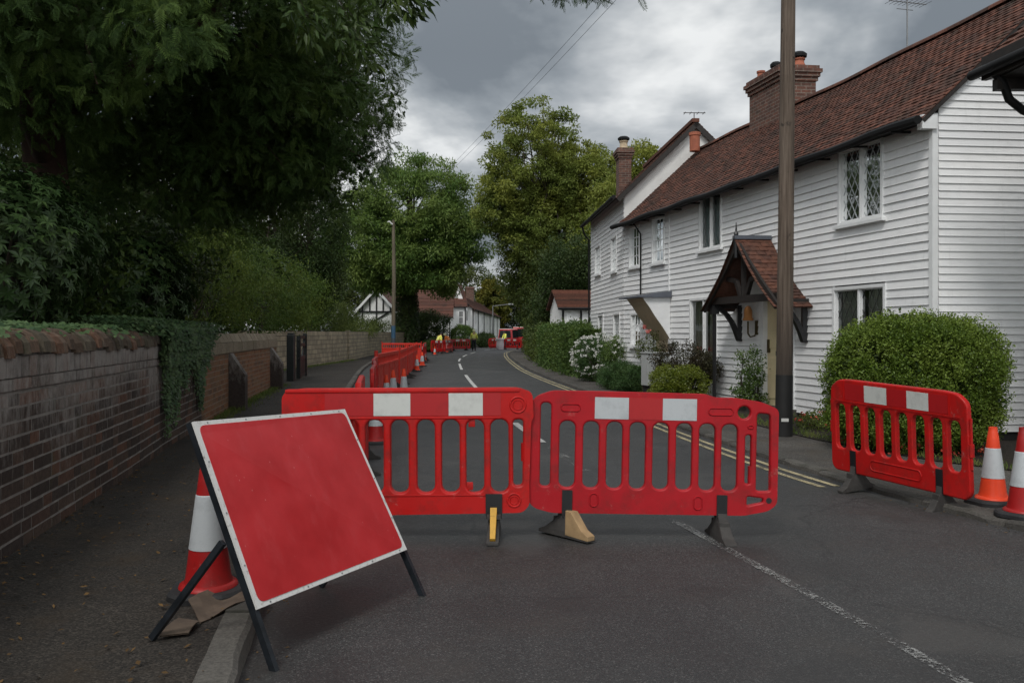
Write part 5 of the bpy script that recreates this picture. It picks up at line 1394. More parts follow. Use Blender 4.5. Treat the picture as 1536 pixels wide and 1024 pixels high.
b = MB(); b.box((-.5, 119.85, 5.38), (.2, 120.15, 5.55)); b.build('lantern', M['grey_box'], sl)

# ---- cabinet by the wall
cb = root('utility_cabinet', 'pale grey metal cabinet among the shrubs by the white house', 'cabinet', (3.38, 20.6, 0))
cq = np.array([3.12, 20.35]); ce = np.array([.93, .36]); cn = np.array([-.36, .93])
def CB(x, y, z): p = cq + ce * x + cn * y; return (p[0], p[1], z)
b = MB(); b.box((0, 0, .3), (.6, .32, 1.04), CB); b.build('body', M['grey_box'], cb, bevel=.01)
b = MB(); b.box((.03, -.012, .33), (.57, -.002, 1.0), CB); dr = b.build('door', M['grey_box'], cb)
b = MB(); b.box((.08, -.03, .8), (.1, -.012, .88), CB); b.build('handle', M['grey_metal'], dr)
b = MB(); b.box((-.02, -.03, 1.042), (.62, .34, 1.07), CB); b.build('lid', M['grey_box'], cb)
b = MB(); b.box((.04, .03, 0), (.56, .29, .298), CB); b.build('plinth', M['black_tar'], cb)

# ---- flattened cardboard beside the cone
cd_ = root('cardboard_sheet', 'flattened brown cardboard lying at the pavement edge under the sign cone', 'cardboard', gp(320, 910, PZL))
b = MB(); Z = PZL + .016
pts = [gp(282, 908, Z), gp(365, 876, Z), gp(378, 897, Z), gp(300, 930, Z)]
c = [np.array(p) for p in pts]; n = 6
g = [[None] * (n + 1) for _ in range(n + 1)]
for i in range(n + 1):
    for j in range(n + 1):
        u, v = i / n, j / n; p = c[0] * (1 - u) * (1 - v) + c[1] * u * (1 - v) + c[2] * u * v + c[3] * (1 - u) * v
        p[2] += .035 * (1 - v) ** 2 + .012 * math.sin(u * 6 + v * 4); g[i][j] = p
for i in range(n):
    for j in range(n):
        q4 = [g[i][j], g[i + 1][j], g[i + 1][j + 1], g[i][j + 1]]
        b.face(q4); b.face([p - np.array([0, 0, .007]) for p in q4][::-1])
b.build('sheet', M['cardboard'], cd_, recalc=False)
b = MB(); pts = [np.array(gp(*p, PZL + .017)) for p in ((238, 953), (268, 926), (300, 931), (283, 948))]
for i in range(5):
    a, c_ = i / 5, (i + 1) / 5
    q4 = [pts[0] * (1 - a) + pts[1] * a, pts[0] * (1 - c_) + pts[1] * c_, pts[3] * (1 - c_) + pts[2] * c_, pts[3] * (1 - a) + pts[2] * a]
    for k, p in enumerate(q4): q4[k] = p + np.array([0, 0, .012 * math.sin(3 * (a if k in (0, 3) else c_))])
    b.face(q4); b.face([p - np.array([0, 0, .006]) for p in q4][::-1])
b.build('flap', M['cardboard'], cd_, recalc=False)

# ---- people (skinned bodies)
def skin_mesh(name, nodes, edges, mat, parent, lv=1):
    me = bpy.data.meshes.new(name); keys = list(nodes); me.from_pydata([nodes[k][:3] for k in keys], [(keys.index(a), keys.index(c)) for a, c in edges], [])
    o = bpy.data.objects.new('tmp', me); COL.objects.link(o); sk_ = o.modifiers.new('s', 'SKIN')
    for i, k in enumerate(keys):
        d = me.skin_vertices[0].data[i]; r = nodes[k][3]; d.radius = (r, nodes[k][4] if len(nodes[k]) > 4 else r)
        d.use_root = (i == 0)
    sb = o.modifiers.new('u', 'SUBSURF'); sb.levels = lv; sb.render_levels = lv
    dg = bpy.context.evaluated_depsgraph_get(); m2 = bpy.data.meshes.new_from_object(o.evaluated_get(dg)); bpy.data.objects.remove(o); m2.materials.clear(); m2.name = name
    return link_mesh(name, m2, mat, parent, smooth=R(80))
def person(label, loc, rotz, jacket, hat, bend=0, arms=(.0, .0), crouch=0, k=1.0):
    r = root('person', label, 'person', (0, 0, 0), 'road workers')
    hz = .95 - crouch
    def B(x, y, z):
        c, s = math.cos(R(bend)), math.sin(R(bend)); dz = z - .95; return (x, y * c + dz * s, hz - y * s + dz * c)
    n = {'hip': (0, 0, hz, .13, .1), 'waist': (*B(0, 0, 1.1), .13, .095), 'chest': (*B(0, .0, 1.33), .155, .11), 'neck': (*B(0, .01, 1.5), .052), 'head': (*B(0, .03, 1.6), .078, .09), 'crown': (*B(0, .02, 1.72), .07, .08)}
    ed = [('hip', 'waist'), ('waist', 'chest'), ('chest', 'neck'), ('neck', 'head'), ('head', 'crown')]
    n['nose'] = (*B(0, .14, 1.61), .014); ed.append(('head', 'nose'))
    for s, t in ((-1, 'l'), (1, 'r')):
        a = arms[0 if s < 0 else 1]
        n['sh' + t] = (*B(s * .19, 0, 1.42), .062); n['el' + t] = (*B(s * .25, .04 + .2 * a, 1.16 + .05 * a), .045); n['wr' + t] = (*B(s * .25, .1 + .42 * a, .94 + .16 * a), .03); n['pa' + t] = (*B(s * .245, .12 + .48 * a, .87 + .16 * a), .034, .02)
        ed += [('chest', 'sh' + t), ('sh' + t, 'el' + t), ('el' + t, 'wr' + t), ('wr' + t, 'pa' + t)]
        for f in range(4):
            y0 = .1 + .48 * a + f * .018; n[f'f{f}{t}'] = (*B(s * .235, y0 + .01, .80 + .16 * a + .006 * abs(f - 1)), .009); ed.append(('pa' + t, f'f{f}{t}'))
        n['th' + t] = (*B(s * .22, .17 + .48 * a, .85 + .16 * a), .01); ed.append(('pa' + t, 'th' + t))
        n['kn' + t] = (s * .1, .03 + crouch * .5, .5 - crouch * .3, .068); n['an' + t] = (s * .11 , (-.02 if s > 0 else .04), .09, .045); n['to' + t] = (s * .13, .13 + (0 if s > 0 else .06), .035, .036)
        n['th_' + t] = (s * .09, 0.0, hz - .08, .085); ed += [('hip', 'th_' + t), ('th_' + t, 'kn' + t), ('kn' + t, 'an' + t), ('an' + t, 'to' + t)]
    skin_mesh('body', n, ed, M['skin'], r)
    def sub(keys, add):
        m = {}
        for kk in keys:
            v = n[kk]; m[kk] = (*v[:3], v[3] + add, (v[4] if len(v) > 4 else v[3]) + add)
        return m, [e for e in ed if e[0] in m and e[1] in m]
    m, e = sub(['chest', 'waist', 'hip', 'shl', 'ell', 'wrl', 'shr', 'elr', 'wrr'], .03); skin_mesh('jacket', m, e, jacket, r)
    m, e = sub(['hip', 'th_l', 'knl', 'anl', 'th_r', 'knr', 'anr'], .02); skin_mesh('trousers', m, e, M['trouser'], r)
    for t in 'lr':
        m, e = sub(['an' + t, 'to' + t], .016); skin_mesh('boot', m, e, M['rubber'], r)
    c = B(0, .02, 1.66); b = MB(); b.sphere((c[0], c[1], c[2] + .03), (.115, .135, .11), 12); b.lathe([(.14, 0), (.15, .008), (.11, .014)], (c[0], c[1] + .015, c[2] + .0), 14); b.build('helmet', hat, r, smooth=R(60))
    # pale reflective bands round the jacket
    b = MB()
    for z in (1.08, 1.22):
        P = [B((.165) * math.cos(a), (.135) * math.sin(a), z) for a in np.linspace(0, 2 * math.pi, 17)]
        b.tube(P, .012, 4, cap=False)
    b.build('reflective_band', M['tag'], r)
    r.location = loc; r.rotation_euler = (0, 0, rotz); r.scale = (k, k, k); return r
person('worker in yellow high visibility jacket and dark trousers walking away up the road', (-3.29, 76.7, 0), R(4), M['hivis'], M['helmet'], 3, (.2, .5), k=1.03)
person('stooping worker in yellow jacket and dark cap, leftmost behind the far barrier', (-5.75, 68, 0), R(-60), M['hivis'], M['helmet_dark'], 32, (.5, .5), .06)
person('stooping worker in yellow and orange beside the slotted barrier', (-5.0, 71.5, 0), R(60), M['hivis_or'], M['helmet'], 42, (.6, .5), .08)
person('worker in yellow jacket standing behind the mid road works by the vehicles', (-.62, 88.5, 0), R(120), M['hivis'], M['helmet_dark'], 15, (.5, .4))

# ---- vehicles
def vehicle(name, label, cat, loc, rotz, W, L, H, mat, roofmat, tall):
    r = root(name, label, cat, (0, 0, 0))
    b = MB(); hw = W / 2; zb_ = .32; zw = .95 if not tall else 1.05
    side = [(0, zb_), (L, zb_), (L, zw - .15), (L - .1, zw - .05), (L * .78, zw), (0, zw)]
    n = len(side); b.mesh([(-hw, y, z) for y, z in side] + [(hw, y, z) for y, z in side], [tuple(range(n)), tuple(range(2 * n - 1, n - 1, -1))] + [(k, (k + 1) % n, n + (k + 1) % n, n + k) for k in range(n)])
    b.hexa([(-hw, .02, zw - .002), (hw, .02, zw - .002), (hw, L * .76, zw - .002), (-hw, L * .76, zw - .002), (-hw * .86, .14, H), (hw * .86, .14, H), (hw * .86, L * .6, H), (-hw * .86, L * .6, H)], skip=(0,))
    body = b.build('body', mat, r, bevel=.04, smooth=R(35))
    b = MB(); b.hexa([(-hw * .84, .15, H + .002), (hw * .84, .15, H + .002), (hw * .84, L * .6, H + .002), (-hw * .84, L * .6, H + .002), (-hw * .8, .2, H + .05), (hw * .8, .2, H + .05), (hw * .8, L * .56, H + .05), (-hw * .8, L * .56, H + .05)]); b.build('roof', roofmat, r)
    def back(x, t, o): return (x * hw * (1 - .14 * t), .02 + .12 * t - o, zw + (H - zw) * t)
    b = MB(); b.hexa([back(-.84, .08, -.02), back(.84, .08, -.02), back(.84, .86, -.02), back(-.84, .86, -.02), back(-.84, .08, .012), back(.84, .08, .012), back(.84, .86, .012), back(-.84, .86, .012)]); b.build('rear_window', M['dark_glass'], r)
    for sg in (-1, 1):
        b = MB(); x0 = sg * (hw + .003)
        b.hexa([(sg * hw * .99, .3, zw + .08), (sg * hw * .99, L * .68, zw + .08), (sg * hw * .9, L * .56, H - .1), (sg * hw * .9, .34, H - .1), (sg * (hw + .012), .3, zw + .08), (sg * (hw + .012), L * .68, zw + .08), (sg * (hw * .89 + .012), L * .56, H - .1), (sg * (hw * .89 + .012), .34, H - .1)]); b.build('side_window', M['dark_glass'], r)
        b = MB(); b.box((sg * hw - .07, -.015, zw - .35), (sg * hw + .005 * sg + .07 * (sg < 0) * 0, .06, zw - .02)); b.build('tail_light', M['lamp_red'], r)
        for y in (L * .2, L * .8):
            b = MB(); P = [(sg * (hw - .2), y + .31 * math.cos(a), .31 + .31 * math.sin(a)) for a in np.linspace(0, 6.283, 17)[:-1]]; Q_ = [(sg * (hw + .005), p[1], p[2]) for p in P]
            b.mesh(P + Q_, [tuple(range(16)), tuple(range(31, 15, -1))] + [(k, (k + 1) % 16, 16 + (k + 1) % 16, 16 + k) for k in range(16)]); wh = b.build('wheel', M['tyre'], r)
    b = MB(); b.box((-hw, -.08, .36), (hw, -.002, .55)); b.build('bumper', M['gutter'], r, bevel=.02)
    b = MB(); b.box((-.26, -.014, .66), (.26, -.003, .78)); b.build('number_plate', M['hivis'] if False else M['tag'], r)
    r.location = loc; r.rotation_euler = (0, 0, rotz); return r
vehicle('parked_van', 'red van with dark rear window and pale roof parked beyond the far works', 'van', (.8, 95, 0), R(-14), 1.75, 4.3, 2.15, M['van_red'], M['van_pale'], True)
vehicle('parked_car', 'red and cream car partly hidden behind the worker at the far works', 'car', (-.75, 93.5, 0), R(-20), 1.6, 3.6, 1.95, M['van_red'], M['van_pale'], False)
# ================================================================ PLANTS
UPV = np.array([0, 0, 1.0])
def leaf_quads(P, D, N, L, W, curl=0.0):
    S = nrm(np.cross(N, D)); n2 = np.cross(D, S); L = L[:, None]; W = W[:, None]
    return np.stack([P, P + D * L * .48 + S * W * .5, P + D * L - n2 * L * curl, P + D * L * .48 - S * W * .5], 1)
def leaf_fold(P, D, N, L, W, fold=.12, droop=.12):
    S = nrm(np.cross(N, D)); n2 = np.cross(D, S); L = L[:, None]; W = W[:, None]
    return np.stack([P, P + D * L * .5 + S * W * .5 + n2 * W * fold, P + D * L - n2 * L * droop, P + D * L * .5 - S * W * .5 + n2 * W * fold, P + D * L * .5 - n2 * W * fold], 1)
Q1 = [(0, 1, 2, 3)]; Q2 = [(0, 4, 2, 1), (0, 3, 2, 4)]
def blob_centres(blobs, K, shell=.55, zmin=None):
    Bq = np.array(blobs, dtype=float); w = np.prod(Bq[:, 3:], 1) ** (2 / 3); i = rng.choice(len(Bq), K, p=w / w.sum())
    d = rdir(K); r = shell + (1 - shell) * rng.random(K) ** .7
    C = Bq[i, :3] + d * r[:, None] * Bq[i, 3:]
    if zmin is not None: C[:, 2] = np.maximum(C[:, 2], zmin + rng.random(K) * .2)
    return C, d
def clump_points(C, R0, per, flat=.75, power=.45):
    K = len(C); i = np.repeat(np.arange(K), per); d = rdir(K * per); r = rng.random(K * per) ** power
    rad = np.stack([R0, R0, R0 * flat], 1)
    return C[i] + d * r[:, None] * rad[i], d, i
def orient(n, out, o=.6, rnd=.8, dz=-.2, up=.7):
    D = nrm(out * o + rdir(n) * rnd + np.array([0, 0, dz])); N = nrm(UPV * up + out * .4 + rdir(n) * .7); return D, N
def foliage(name, blobs, K, cr, per, L, W, mat, parent, shell=.55, flat=.75, dz=-.2, fold=False, zmin=None, up=.7, o=.6, power=.45):
    C, d = blob_centres(blobs, K, shell, zmin); R0 = cr * (.65 + .7 * rng.random(K))
    P, out, i = clump_points(C, R0, per, flat, power)
    if zmin is not None: P = P[P[:, 2] > zmin]; out = out[:len(P)]
    n = len(P); D, N = orient(n, out, o, .8, dz, up); l = L * (.6 + .7 * rng.random(n)); w = W * (.65 + .6 * rng.random(n))
    ob = arr_mesh(name, leaf_fold(P, D, N, l, w) if fold else leaf_quads(P, D, N, l, w, .08), Q2 if fold else Q1, mat, parent)
    return ob, C
def limbs(b, base, top, C, r0, nl, seed=0, bow=.15, n=5):
    rs = np.random.default_rng(seed); base = np.array(base); top = np.array(top)
    idx = rs.choice(len(C), min(nl, len(C)), replace=False)
    for k in idx:
        t = rs.uniform(.35, .95); p = base + (top - base) * t; c = C[k]; m = p * .5 + c * .5 + np.array([0, 0, np.linalg.norm(c - p) * bow])
        r = r0 * (1 - t * .7) * .42
        q1 = p * .75 + m * .25 + rs.normal(size=3) * .05 * np.linalg.norm(c - p); q2 = m * .5 + c * .5 + rs.normal(size=3) * .05 * np.linalg.norm(c - p)
        b.tube([p, q1, m, q2, c], [r, r * .7, r * .45, r * .26, r * .08], n, cap=False)
def tree(name, label, base, top, r0, blobs, K, cr, per, L, W, lmat, bmat, cat='tree', group=None, nl=30, bend=.3, **kw):
    t = root(name, label, cat, base, group)
    cw, C = foliage('crown', blobs, K, cr, per, L, W, lmat, t, **kw)
    b = MB(); base_ = np.array(base); top_ = np.array(top); rs = np.random.default_rng(int(abs(base[0] * 100)) + 7)
    P = []; n = 8
    for k in range(n + 1): P.append(base_ + (top_ - base_) * k / n + (rs.normal(size=3) * bend * .12 * (k > 0)) * np.array([1, 1, 0]))
    b.tube(P, [r0 * (1.25 if k == 0 else 1) * (1 - .82 * k / n) for k in range(n + 1)], 10)
    limbs(b, base_, top_, C, r0, nl, 3)
    b.build('trunk', bmat, t, smooth=R(70)); return t
def shrub(name, label, base, blobs, K, cr, per, L, W, lmat, cat='shrub', group=None, stems=10, fill=None, **kw):
    t = root(name, label, cat, base, group)
    cw, C = foliage('foliage', blobs, K, cr, per, L, W, lmat, t, **kw)
    b = MB(); base_ = np.array(base)
    for k in range(stems):
        c = C[rng.integers(len(C))]; p = base_ + np.array([rng.normal() * .12, rng.normal() * .12, 0]); m = p * .5 + c * .5 + rng.normal(size=3) * .05
        b.tube([p, m, c], [.022, .014, .006], 5, cap=False)
    b.build('stems', M['twig'], t); return t

# ---- yew over the wall: drooping sprays of needles
def spray_template(n=9):
    V = []; F = []
    def quad(a, c, d, e): i = len(V); V.extend([a, c, d, e]); F.append((i, i + 1, i + 2, i + 3))
    sag = lambda x: -.22 * x * x
    for k in range(3):
        x0, x1 = k / 3, (k + 1) / 3; w = .012 * (1 - .6 * x0)
        quad((x0, -w, sag(x0)), (x1, -w * .6, sag(x1)), (x1, w * .6, sag(x1)), (x0, w, sag(x0)))
    for k in range(n):
        x = .08 + .9 * k / n; l = .36 * (1 - .5 * (k / n) ** 1.5) * (.9 if k else .6)
        for sg in (-1, 1):
            a = R(58 + (k * 37 % 11) - 5); dx, dy = math.cos(a) * l, sg * math.sin(a) * l; w = .046
            z = sag(x); tz = z - .03 - .02 * (k % 3)
            quad((x - w * .5, 0, z), (x + dx * .5 - w * .9, dy * .5, (z + tz) / 2 + .012), (x + dx, dy, tz), (x + dx * .5 + w * .9, dy * .5, (z + tz) / 2 + .012))
    x = 1.0; quad((x - .1, 0, sag(.9)), (x, -.02, sag(1)), (x + .12, 0, sag(1.12)), (x, .02, sag(1)))
    return np.array(V), F
TV, TF = spray_template()
def sprays(name, P, D, N, S, mat, parent):
    X = D; Y = nrm(np.cross(N, X)); Z = np.cross(X, Y)
    V = P[:, None, :] + S[:, None, None] * (TV[None, :, 0:1] * X[:, None] + TV[None, :, 1:2] * Y[:, None] + TV[None, :, 2:3] * Z[:, None])
    return arr_mesh(name, V, TF, mat, parent)
yew = root('yew_tree', 'huge dark yew tree overhanging the old brick wall and pavement', 'tree', (-6.3, 12.0, 1.5))
YB = [(-6.6, 12.6, 7.4, 4.2, 4.6, 3.6), (-3.75, 13.2, 6.4, 2.05, 2.8, 2.1), (-4.05, 15, 5.0, 1.9, 2.2, 1.5), (-5.2, 14.2, 4.3, 2.1, 2.4, 1.3), (-4.7, 8.6, 5.1, 2.0, 2.0, 1.35), (-3.3, 10.5, 6.3, 1.6, 2.0, 1.5), (-6.2, 10.2, 5.0, 1.8, 2.0, 1.4), (-3.55, 12.8, 4.75, 1.3, 1.6, .95), (-3.0, 14.6, 5.6, 1.35, 1.6, 1.3), (-3.2, 14.8, 4.4, 1.0, 1.5, 1.0), (-4.6, 15.5, 4.2, 1.5, 1.5, 1.0)]
C, _ = blob_centres(YB, 1700, .4); R0 = .4 * (.6 + .7 * rng.random(len(C)))
P, out, ii = clump_points(C, R0, 42, .8); n = len(P)
axis = np.array([-6.3, 12.0]); hd = np.zeros((n, 3)); hd[:, :2] = nrm(P[:, :2] - axis)
D = nrm(hd * .3 + out * .6 + rdir(n) * .85 + np.array([0, 0, -.3])); N = nrm(UPV * .7 + rdir(n) * .7 + hd * .3 + np.array([.1, -.35, 0]))
sprays('crown', P, D, N, .17 * (.55 + .8 * rng.random(n)), M['yew'], yew)
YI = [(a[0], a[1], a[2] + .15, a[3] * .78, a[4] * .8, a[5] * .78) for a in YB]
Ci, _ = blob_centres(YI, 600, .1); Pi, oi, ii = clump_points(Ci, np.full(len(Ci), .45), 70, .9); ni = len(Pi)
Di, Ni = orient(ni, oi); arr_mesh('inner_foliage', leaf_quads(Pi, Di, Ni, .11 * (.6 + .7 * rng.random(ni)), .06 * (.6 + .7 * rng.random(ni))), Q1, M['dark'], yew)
b = MB(); b.tube([(-6.3, 12, 1.2), (-6.25, 12.05, 2.6), (-6.35, 12.0, 4.2), (-6.2, 12.1, 6), (-6.3, 12.2, 8.6)], [.42, .3, .27, .22, .1], 14)
b.tube([(-6.3, 12.0, 4.4), (-5.4, 11.6, 4.7), (-4.5, 11.2, 5.0), (-3.4, 10.8, 5.6)], [.16, .13, .09, .04], 8); b.tube([(-6.3, 12.0, 3.8), (-6.0, 11.0, 4.15), (-5.3, 9.6, 4.5)], [.14, .1, .04], 8)
limbs(b, (-6.3, 12, 3.0), (-6.3, 12.2, 8.6), C, .4, 70, 5)
# the bough that crosses the top of the view
b.tube([(-6.3, 12.1, 8.0), (-4.2, 11.4, 8.2), (-1.8, 10.6, 7.4), (.2, 10.1, 6.1), (.75, 10, 5.35)], [.15, .11, .08, .04, .015], 7)
b.build('trunk', M['bark_red'], yew, smooth=R(70))
P = np.array([[.62, 10, 5.42], [.9, 9.9, 5.36], [.5, 10.2, 5.5], [.2, 10.1, 5.7], [1.05, 10.0, 5.45], [-.4, 10.4, 6.2], [.1, 10.2, 6.0], [-1, 10.5, 6.7]]); P = np.repeat(P, 60, 0) + rng.normal(size=(480, 3)) * np.array([.12, .12, .08]); n = len(P)
P[:, 2] = np.maximum(P[:, 2], 5.3); D = nrm(rdir(n) * .8 + np.array([.3, -.2, -.5])); N = nrm(UPV + rdir(n) * .5)
sprays('overhanging_bough', P, D, N, .16 * (.6 + .6 * rng.random(n)), M['yew'], yew)

# broadleaf branch at the top of the gap
lb = root('broadleaf_tree', 'mid green tree whose long pointed leaves hang at the top left of the sky', 'tree', (-6.9, 9.4, 1.5))
C = np.array([[-2.9, 9.2, 5.7], [-2.3, 9.3, 5.6], [-1.9, 9.4, 5.6], [-1.55, 9.4, 5.35], [-1.35, 9.3, 5.3], [-1.15, 9.2, 5.25], [-1.0, 9.1, 5.2], [-1.7, 9.6, 4.9], [-1.6, 9.5, 4.6], [-2.2, 9.6, 4.9], [-1.25, 9.3, 5.0], [-1.9, 9.2, 6.2], [-1.2, 9.1, 6.0], [-2.6, 9.2, 6.4], [-3.4, 9, 6.0], [-1.05, 9.0, 4.95]])
P, out, ii = clump_points(C, np.full(len(C), .3), 95, .9); n = len(P); D = nrm(out * .5 + rdir(n) * .6 + np.array([.4, -.1, -.5])); N = nrm(UPV * .3 + rdir(n) + np.array([.3, -.6, 0]))
arr_mesh('crown', leaf_fold(P, D, N, .15 * (.6 + .6 * rng.random(n)), .05 * (.7 + .5 * rng.random(n)), .1, .15), Q2, M['laurel'], lb)
b = MB(); b.tube([(-6.9, 9.4, 1.4), (-6.7, 9.4, 4), (-5.4, 9.2, 6.6), (-3.2, 9.0, 6.3)], [.1, .085, .06, .04], 8); limbs(b, (-4.2, 9.1, 6.5), (-3.2, 9, 6.3), C, .1, 16, 9); b.build('trunk', M['bark'], lb, smooth=R(70))

# ---- shrubs on the bank behind the wall
def whorl_shrub(name, label, base, blobs, K, mat, L=.15, W=.045, nleaf=8, shell=.6):
    t = root(name, label, 'shrub', base, 'shrubs on the bank behind the old wall')
    C, d = blob_centres(blobs, K, shell, 1.5); ax = nrm(d * .8 + np.array([0, 0, .45]) + rdir(K) * .4)
    u = nrm(np.cross(ax, rdir(K))); w = np.cross(ax, u); Vs = []
    for k in range(nleaf):
        a = 2 * math.pi * k / nleaf + rng.random(K) * .5; el = .1 + .35 * rng.random(K)
        D = nrm(u * np.cos(a)[:, None] + w * np.sin(a)[:, None] + ax * el[:, None]); N = nrm(ax + rdir(K) * .15)
        Vs.append(leaf_fold(C, D, N, L * (.7 + .5 * rng.random(K)), W * (.8 + .4 * rng.random(K)), .12, .3))
    arr_mesh('foliage', np.concatenate(Vs), Q2, mat, t)
    b = MB(); base_ = np.array(base)
    for k in range(40):
        c = C[rng.integers(K)]; m = base_ * .45 + c * .55 - np.array([0, 0, .15]); b.tube([base_ + rng.normal(size=3) * np.array([.2, .3, 0]), m, c], [.03, .018, .006], 5, cap=False)
    b.build('stems', M['twig'], t); return t
whorl_shrub('rhododendron', 'rhododendron with whorled dark leaves at the left edge above the wall', (-5.1, 8.6, 1.5), [(-5.0, 8.4, 2.3, .95, 1.3, .9), (-5.2, 9.6, 2.5, .8, 1.0, .75)], 2000, M['rhodo'], .1, .034)
whorl_shrub('rhododendron', 'rhododendron bush just behind the ivy where the old wall ends', (-5.6, 12.6, 1.5), [(-5.35, 12.4, 2.15, .75, 1.4, .75), (-5.9, 14, 2.2, .8, 1.2, .85)], 1500, M['rhodo'], .125, .04)
shrub('laurel_bush', 'glossy broad-leaved bush between the two rhododendrons under the yew', (-5.5, 10.8, 1.5), [(-5.25, 10.6, 2.1, .8, 1.3, .75), (-5.9, 11.4, 2.7, .9, 1.0, .8)], 90, .33, 46, .11, .05, M['laurel'], group='shrubs on the bank behind the old wall', fold=True, stems=24, zmin=1.48)
shrub('laurel_bush', 'dense dark understorey bush beneath the yew near its trunk', (-8, 13, 1.5), [(-7.5, 11, 2.6, 1.6, 1.5, 1.3), (-8.2, 14.5, 2.8, 2.2, 2, 1.5), (-7.0, 16.5, 2.6, 1.4, 1.6, 1.3)], 240, .45, 48, .14, .06, M['dark'], group='shrubs on the bank behind the old wall', stems=30, zmin=1.48, shell=.3)
tree('feathery_tree', 'light yellow-green feathery tree behind the orange brick wall', (-7.6, 21, 0), (-7.5, 21, 3.6), .1, [(-7.3, 20.5, 2.6, 1.25, 2.2, 1.2), (-7.6, 23, 3.1, 1.3, 1.8, 1.1), (-7.1, 24.5, 2.3, .9, 1.2, .9)], 220, .4, 120, .085, .032, M['lime'], M['bark'], zmin=1.5, dz=-.3)
tree('feathery_tree', 'bushy lime green tree further along above the gate and block wall', (-10.3, 36, 0), (-10, 36, 4.6), .14, [(-9.6, 35.5, 2.9, 1.6, 2.4, 1.7), (-11.4, 38, 3.6, 2.0, 2.4, 2.0), (-10.0, 41, 3.0, 1.6, 2.5, 1.7)], 240, .55, 110, .13, .05, M['lime'], M['bark'], zmin=1.3)
tree('dark_conifer', 'tall dark hanging conifer between the yew and the street tree', (-10.6, 46, 0), (-10.5, 46, 9.5), .25, [(-10.3, 46, 6.5, 1.7, 2.2, 3.4), (-11.4, 47, 4.2, 1.8, 2, 2.2), (-9.7, 45.5, 4.4, 1.1, 1.4, 1.6)], 380, .55, 150, .16, .05, M['dark'], M['bark'], dz=-.6, flat=1.1)
shrub('willow_shrub', 'grey green wispy shrub rising above the far block wall', (-10.2, 53, 0), [(-10.6, 52, 2.2, 1.5, 2.5, 1.1), (-10.0, 57, 1.7, 1.1, 2.2, .7), (-12.2, 53, 2.8, 1.0, 2, 1.2)], 200, .5, 90, .15, .04, M['olive'], stems=26, zmin=.6)
shrub('willow_shrub', 'low pale shrub behind the block wall below the timber gable', (-11.2, 66, 0), [(-11.6, 66, 1.9, 2.0, 2, .9), (-10.2, 70, 1.7, 1.2, 1.6, .7)], 120, .5, 80, .16, .05, M['olive'], stems=20, zmin=.5)
for k, (x, y, h, w, lb_) in enumerate(((-13.5, 21, 13, 5, 'dark evergreen mass behind the yew, nearest of the background trees'), (-12.5, 31, 10.5, 3.8, 'dark broad tree behind the feathery lime green trees'), (-19, 16, 15, 6, 'dark tree at the far left behind the yew'), (-17, 42, 13, 4.8, 'dark tree far back on the left above the lime green tree'), (-15.5, 58, 14, 4.2, 'dark tree between the conifer and the street tree, behind the block wall'))):
    tree('background_tree', lb_, (x, y, 0), (x, y, h * .8), .35, [(x, y, h * .58, w, w, h * .44), (x + w * .3, y - w * .3, h * .3, w * .8, w * .8, h * .26)], 260, 1.0, 90, .26, .12, M['dark'], M['bark'], group='dark trees behind the yew', shell=.5, zmin=.6)

# ---- ivy over the old wall
iv = root('ivy', 'dark ivy spilling over the wall top and hanging down where the old wall ends', 'ivy', WP(WP.s_of_y(12), .03, 1.0))
Ps = []; Ns = []
n = 9500; y = rng.uniform(10.25, 13.75, n); u = (y - 10.25) / 3.5
prof = np.interp(u, [0, .06, .12, .2, .3, .38, .48, .56, .66, .75, .85, .93, 1], [.3, .7, 1.25, .95, 1.1, .6, .75, .42, .5, .8, 1.05, .7, .5])
dn = rng.random(n) ** 1.7; z = 1.58 - dn * prof * (.7 + .5 * np.abs(np.sin(y * 11.0 + np.sin(y * 4) * 2)))
for yy, zz in zip(y, z):
    s_ = WP.s_of_y(yy) if yy < 13.6 else WP.L; o = (.06 if zz > 1.3 else .03) + rng.random() * .09 * (1.2 if zz > 1.1 else .7); p = WP(s_, o, zz)
    Ps.append((p[0], p[1] + (yy - 13.6 if yy > 13.6 else 0), zz)); Ns.append((.95, -.2, .45))
n2 = 10500; y = rng.uniform(3.2, 14.2, n2)
for yy in y:
    s_ = min(WP.s_of_y(min(yy, 13.6)), WP.L); dens = .4 + .6 * (yy > 8.5); 
    if rng.random() > dens: continue
    o = -.33 + rng.normal() * .13 + (.2 if yy > 9.6 else .03) + .22 * max(0, math.sin(yy * 3.7) * math.sin(yy * 1.3 + 1)) * rng.random(); zz = 1.52 + rng.random() * (.07 + .1 * (yy > 9)) - max(0, o + .05) * .3; p = WP(s_, o, zz); Ps.append((p[0], p[1] + max(0, yy - 13.6), zz)); Ns.append((.35, -.2, .9))
P = np.array(Ps); N = nrm(np.array(Ns) + rdir(len(P)) * .55); D = nrm(np.array([0.1, -.1, -.8]) + rdir(len(P)) * .7); D = nrm(D - N * np.sum(D * N, 1, keepdims=True)); n = len(P)
S_ = nrm(np.cross(N, D)); l = (.036 * (.6 + .8 * rng.random(n)))[:, None]
V = np.stack([P, P + D * l * .25 + S_ * l * .62, P + D * l * .75 + S_ * l * .3, P + D * l * 1.15, P + D * l * .75 - S_ * l * .3, P + D * l * .25 - S_ * l * .62], 1)
arr_mesh('foliage', V, [(0, 1, 2, 3), (0, 3, 4, 5)], M['ivy'], iv)
b = MB()
for k in range(16):
    yy = rng.uniform(10.4, 13.4); s_ = WP.s_of_y(yy); zb_ = 1.5 - rng.uniform(.5, 1.2)
    b.tube([WP(s_, .05, 1.5), WP(s_ + rng.normal() * .08, .035, (1.5 + zb_) / 2), WP(s_ + rng.normal() * .12, .03, zb_)], [.009, .007, .003], 5, cap=False)
b.build('stems', M['twig'], iv)

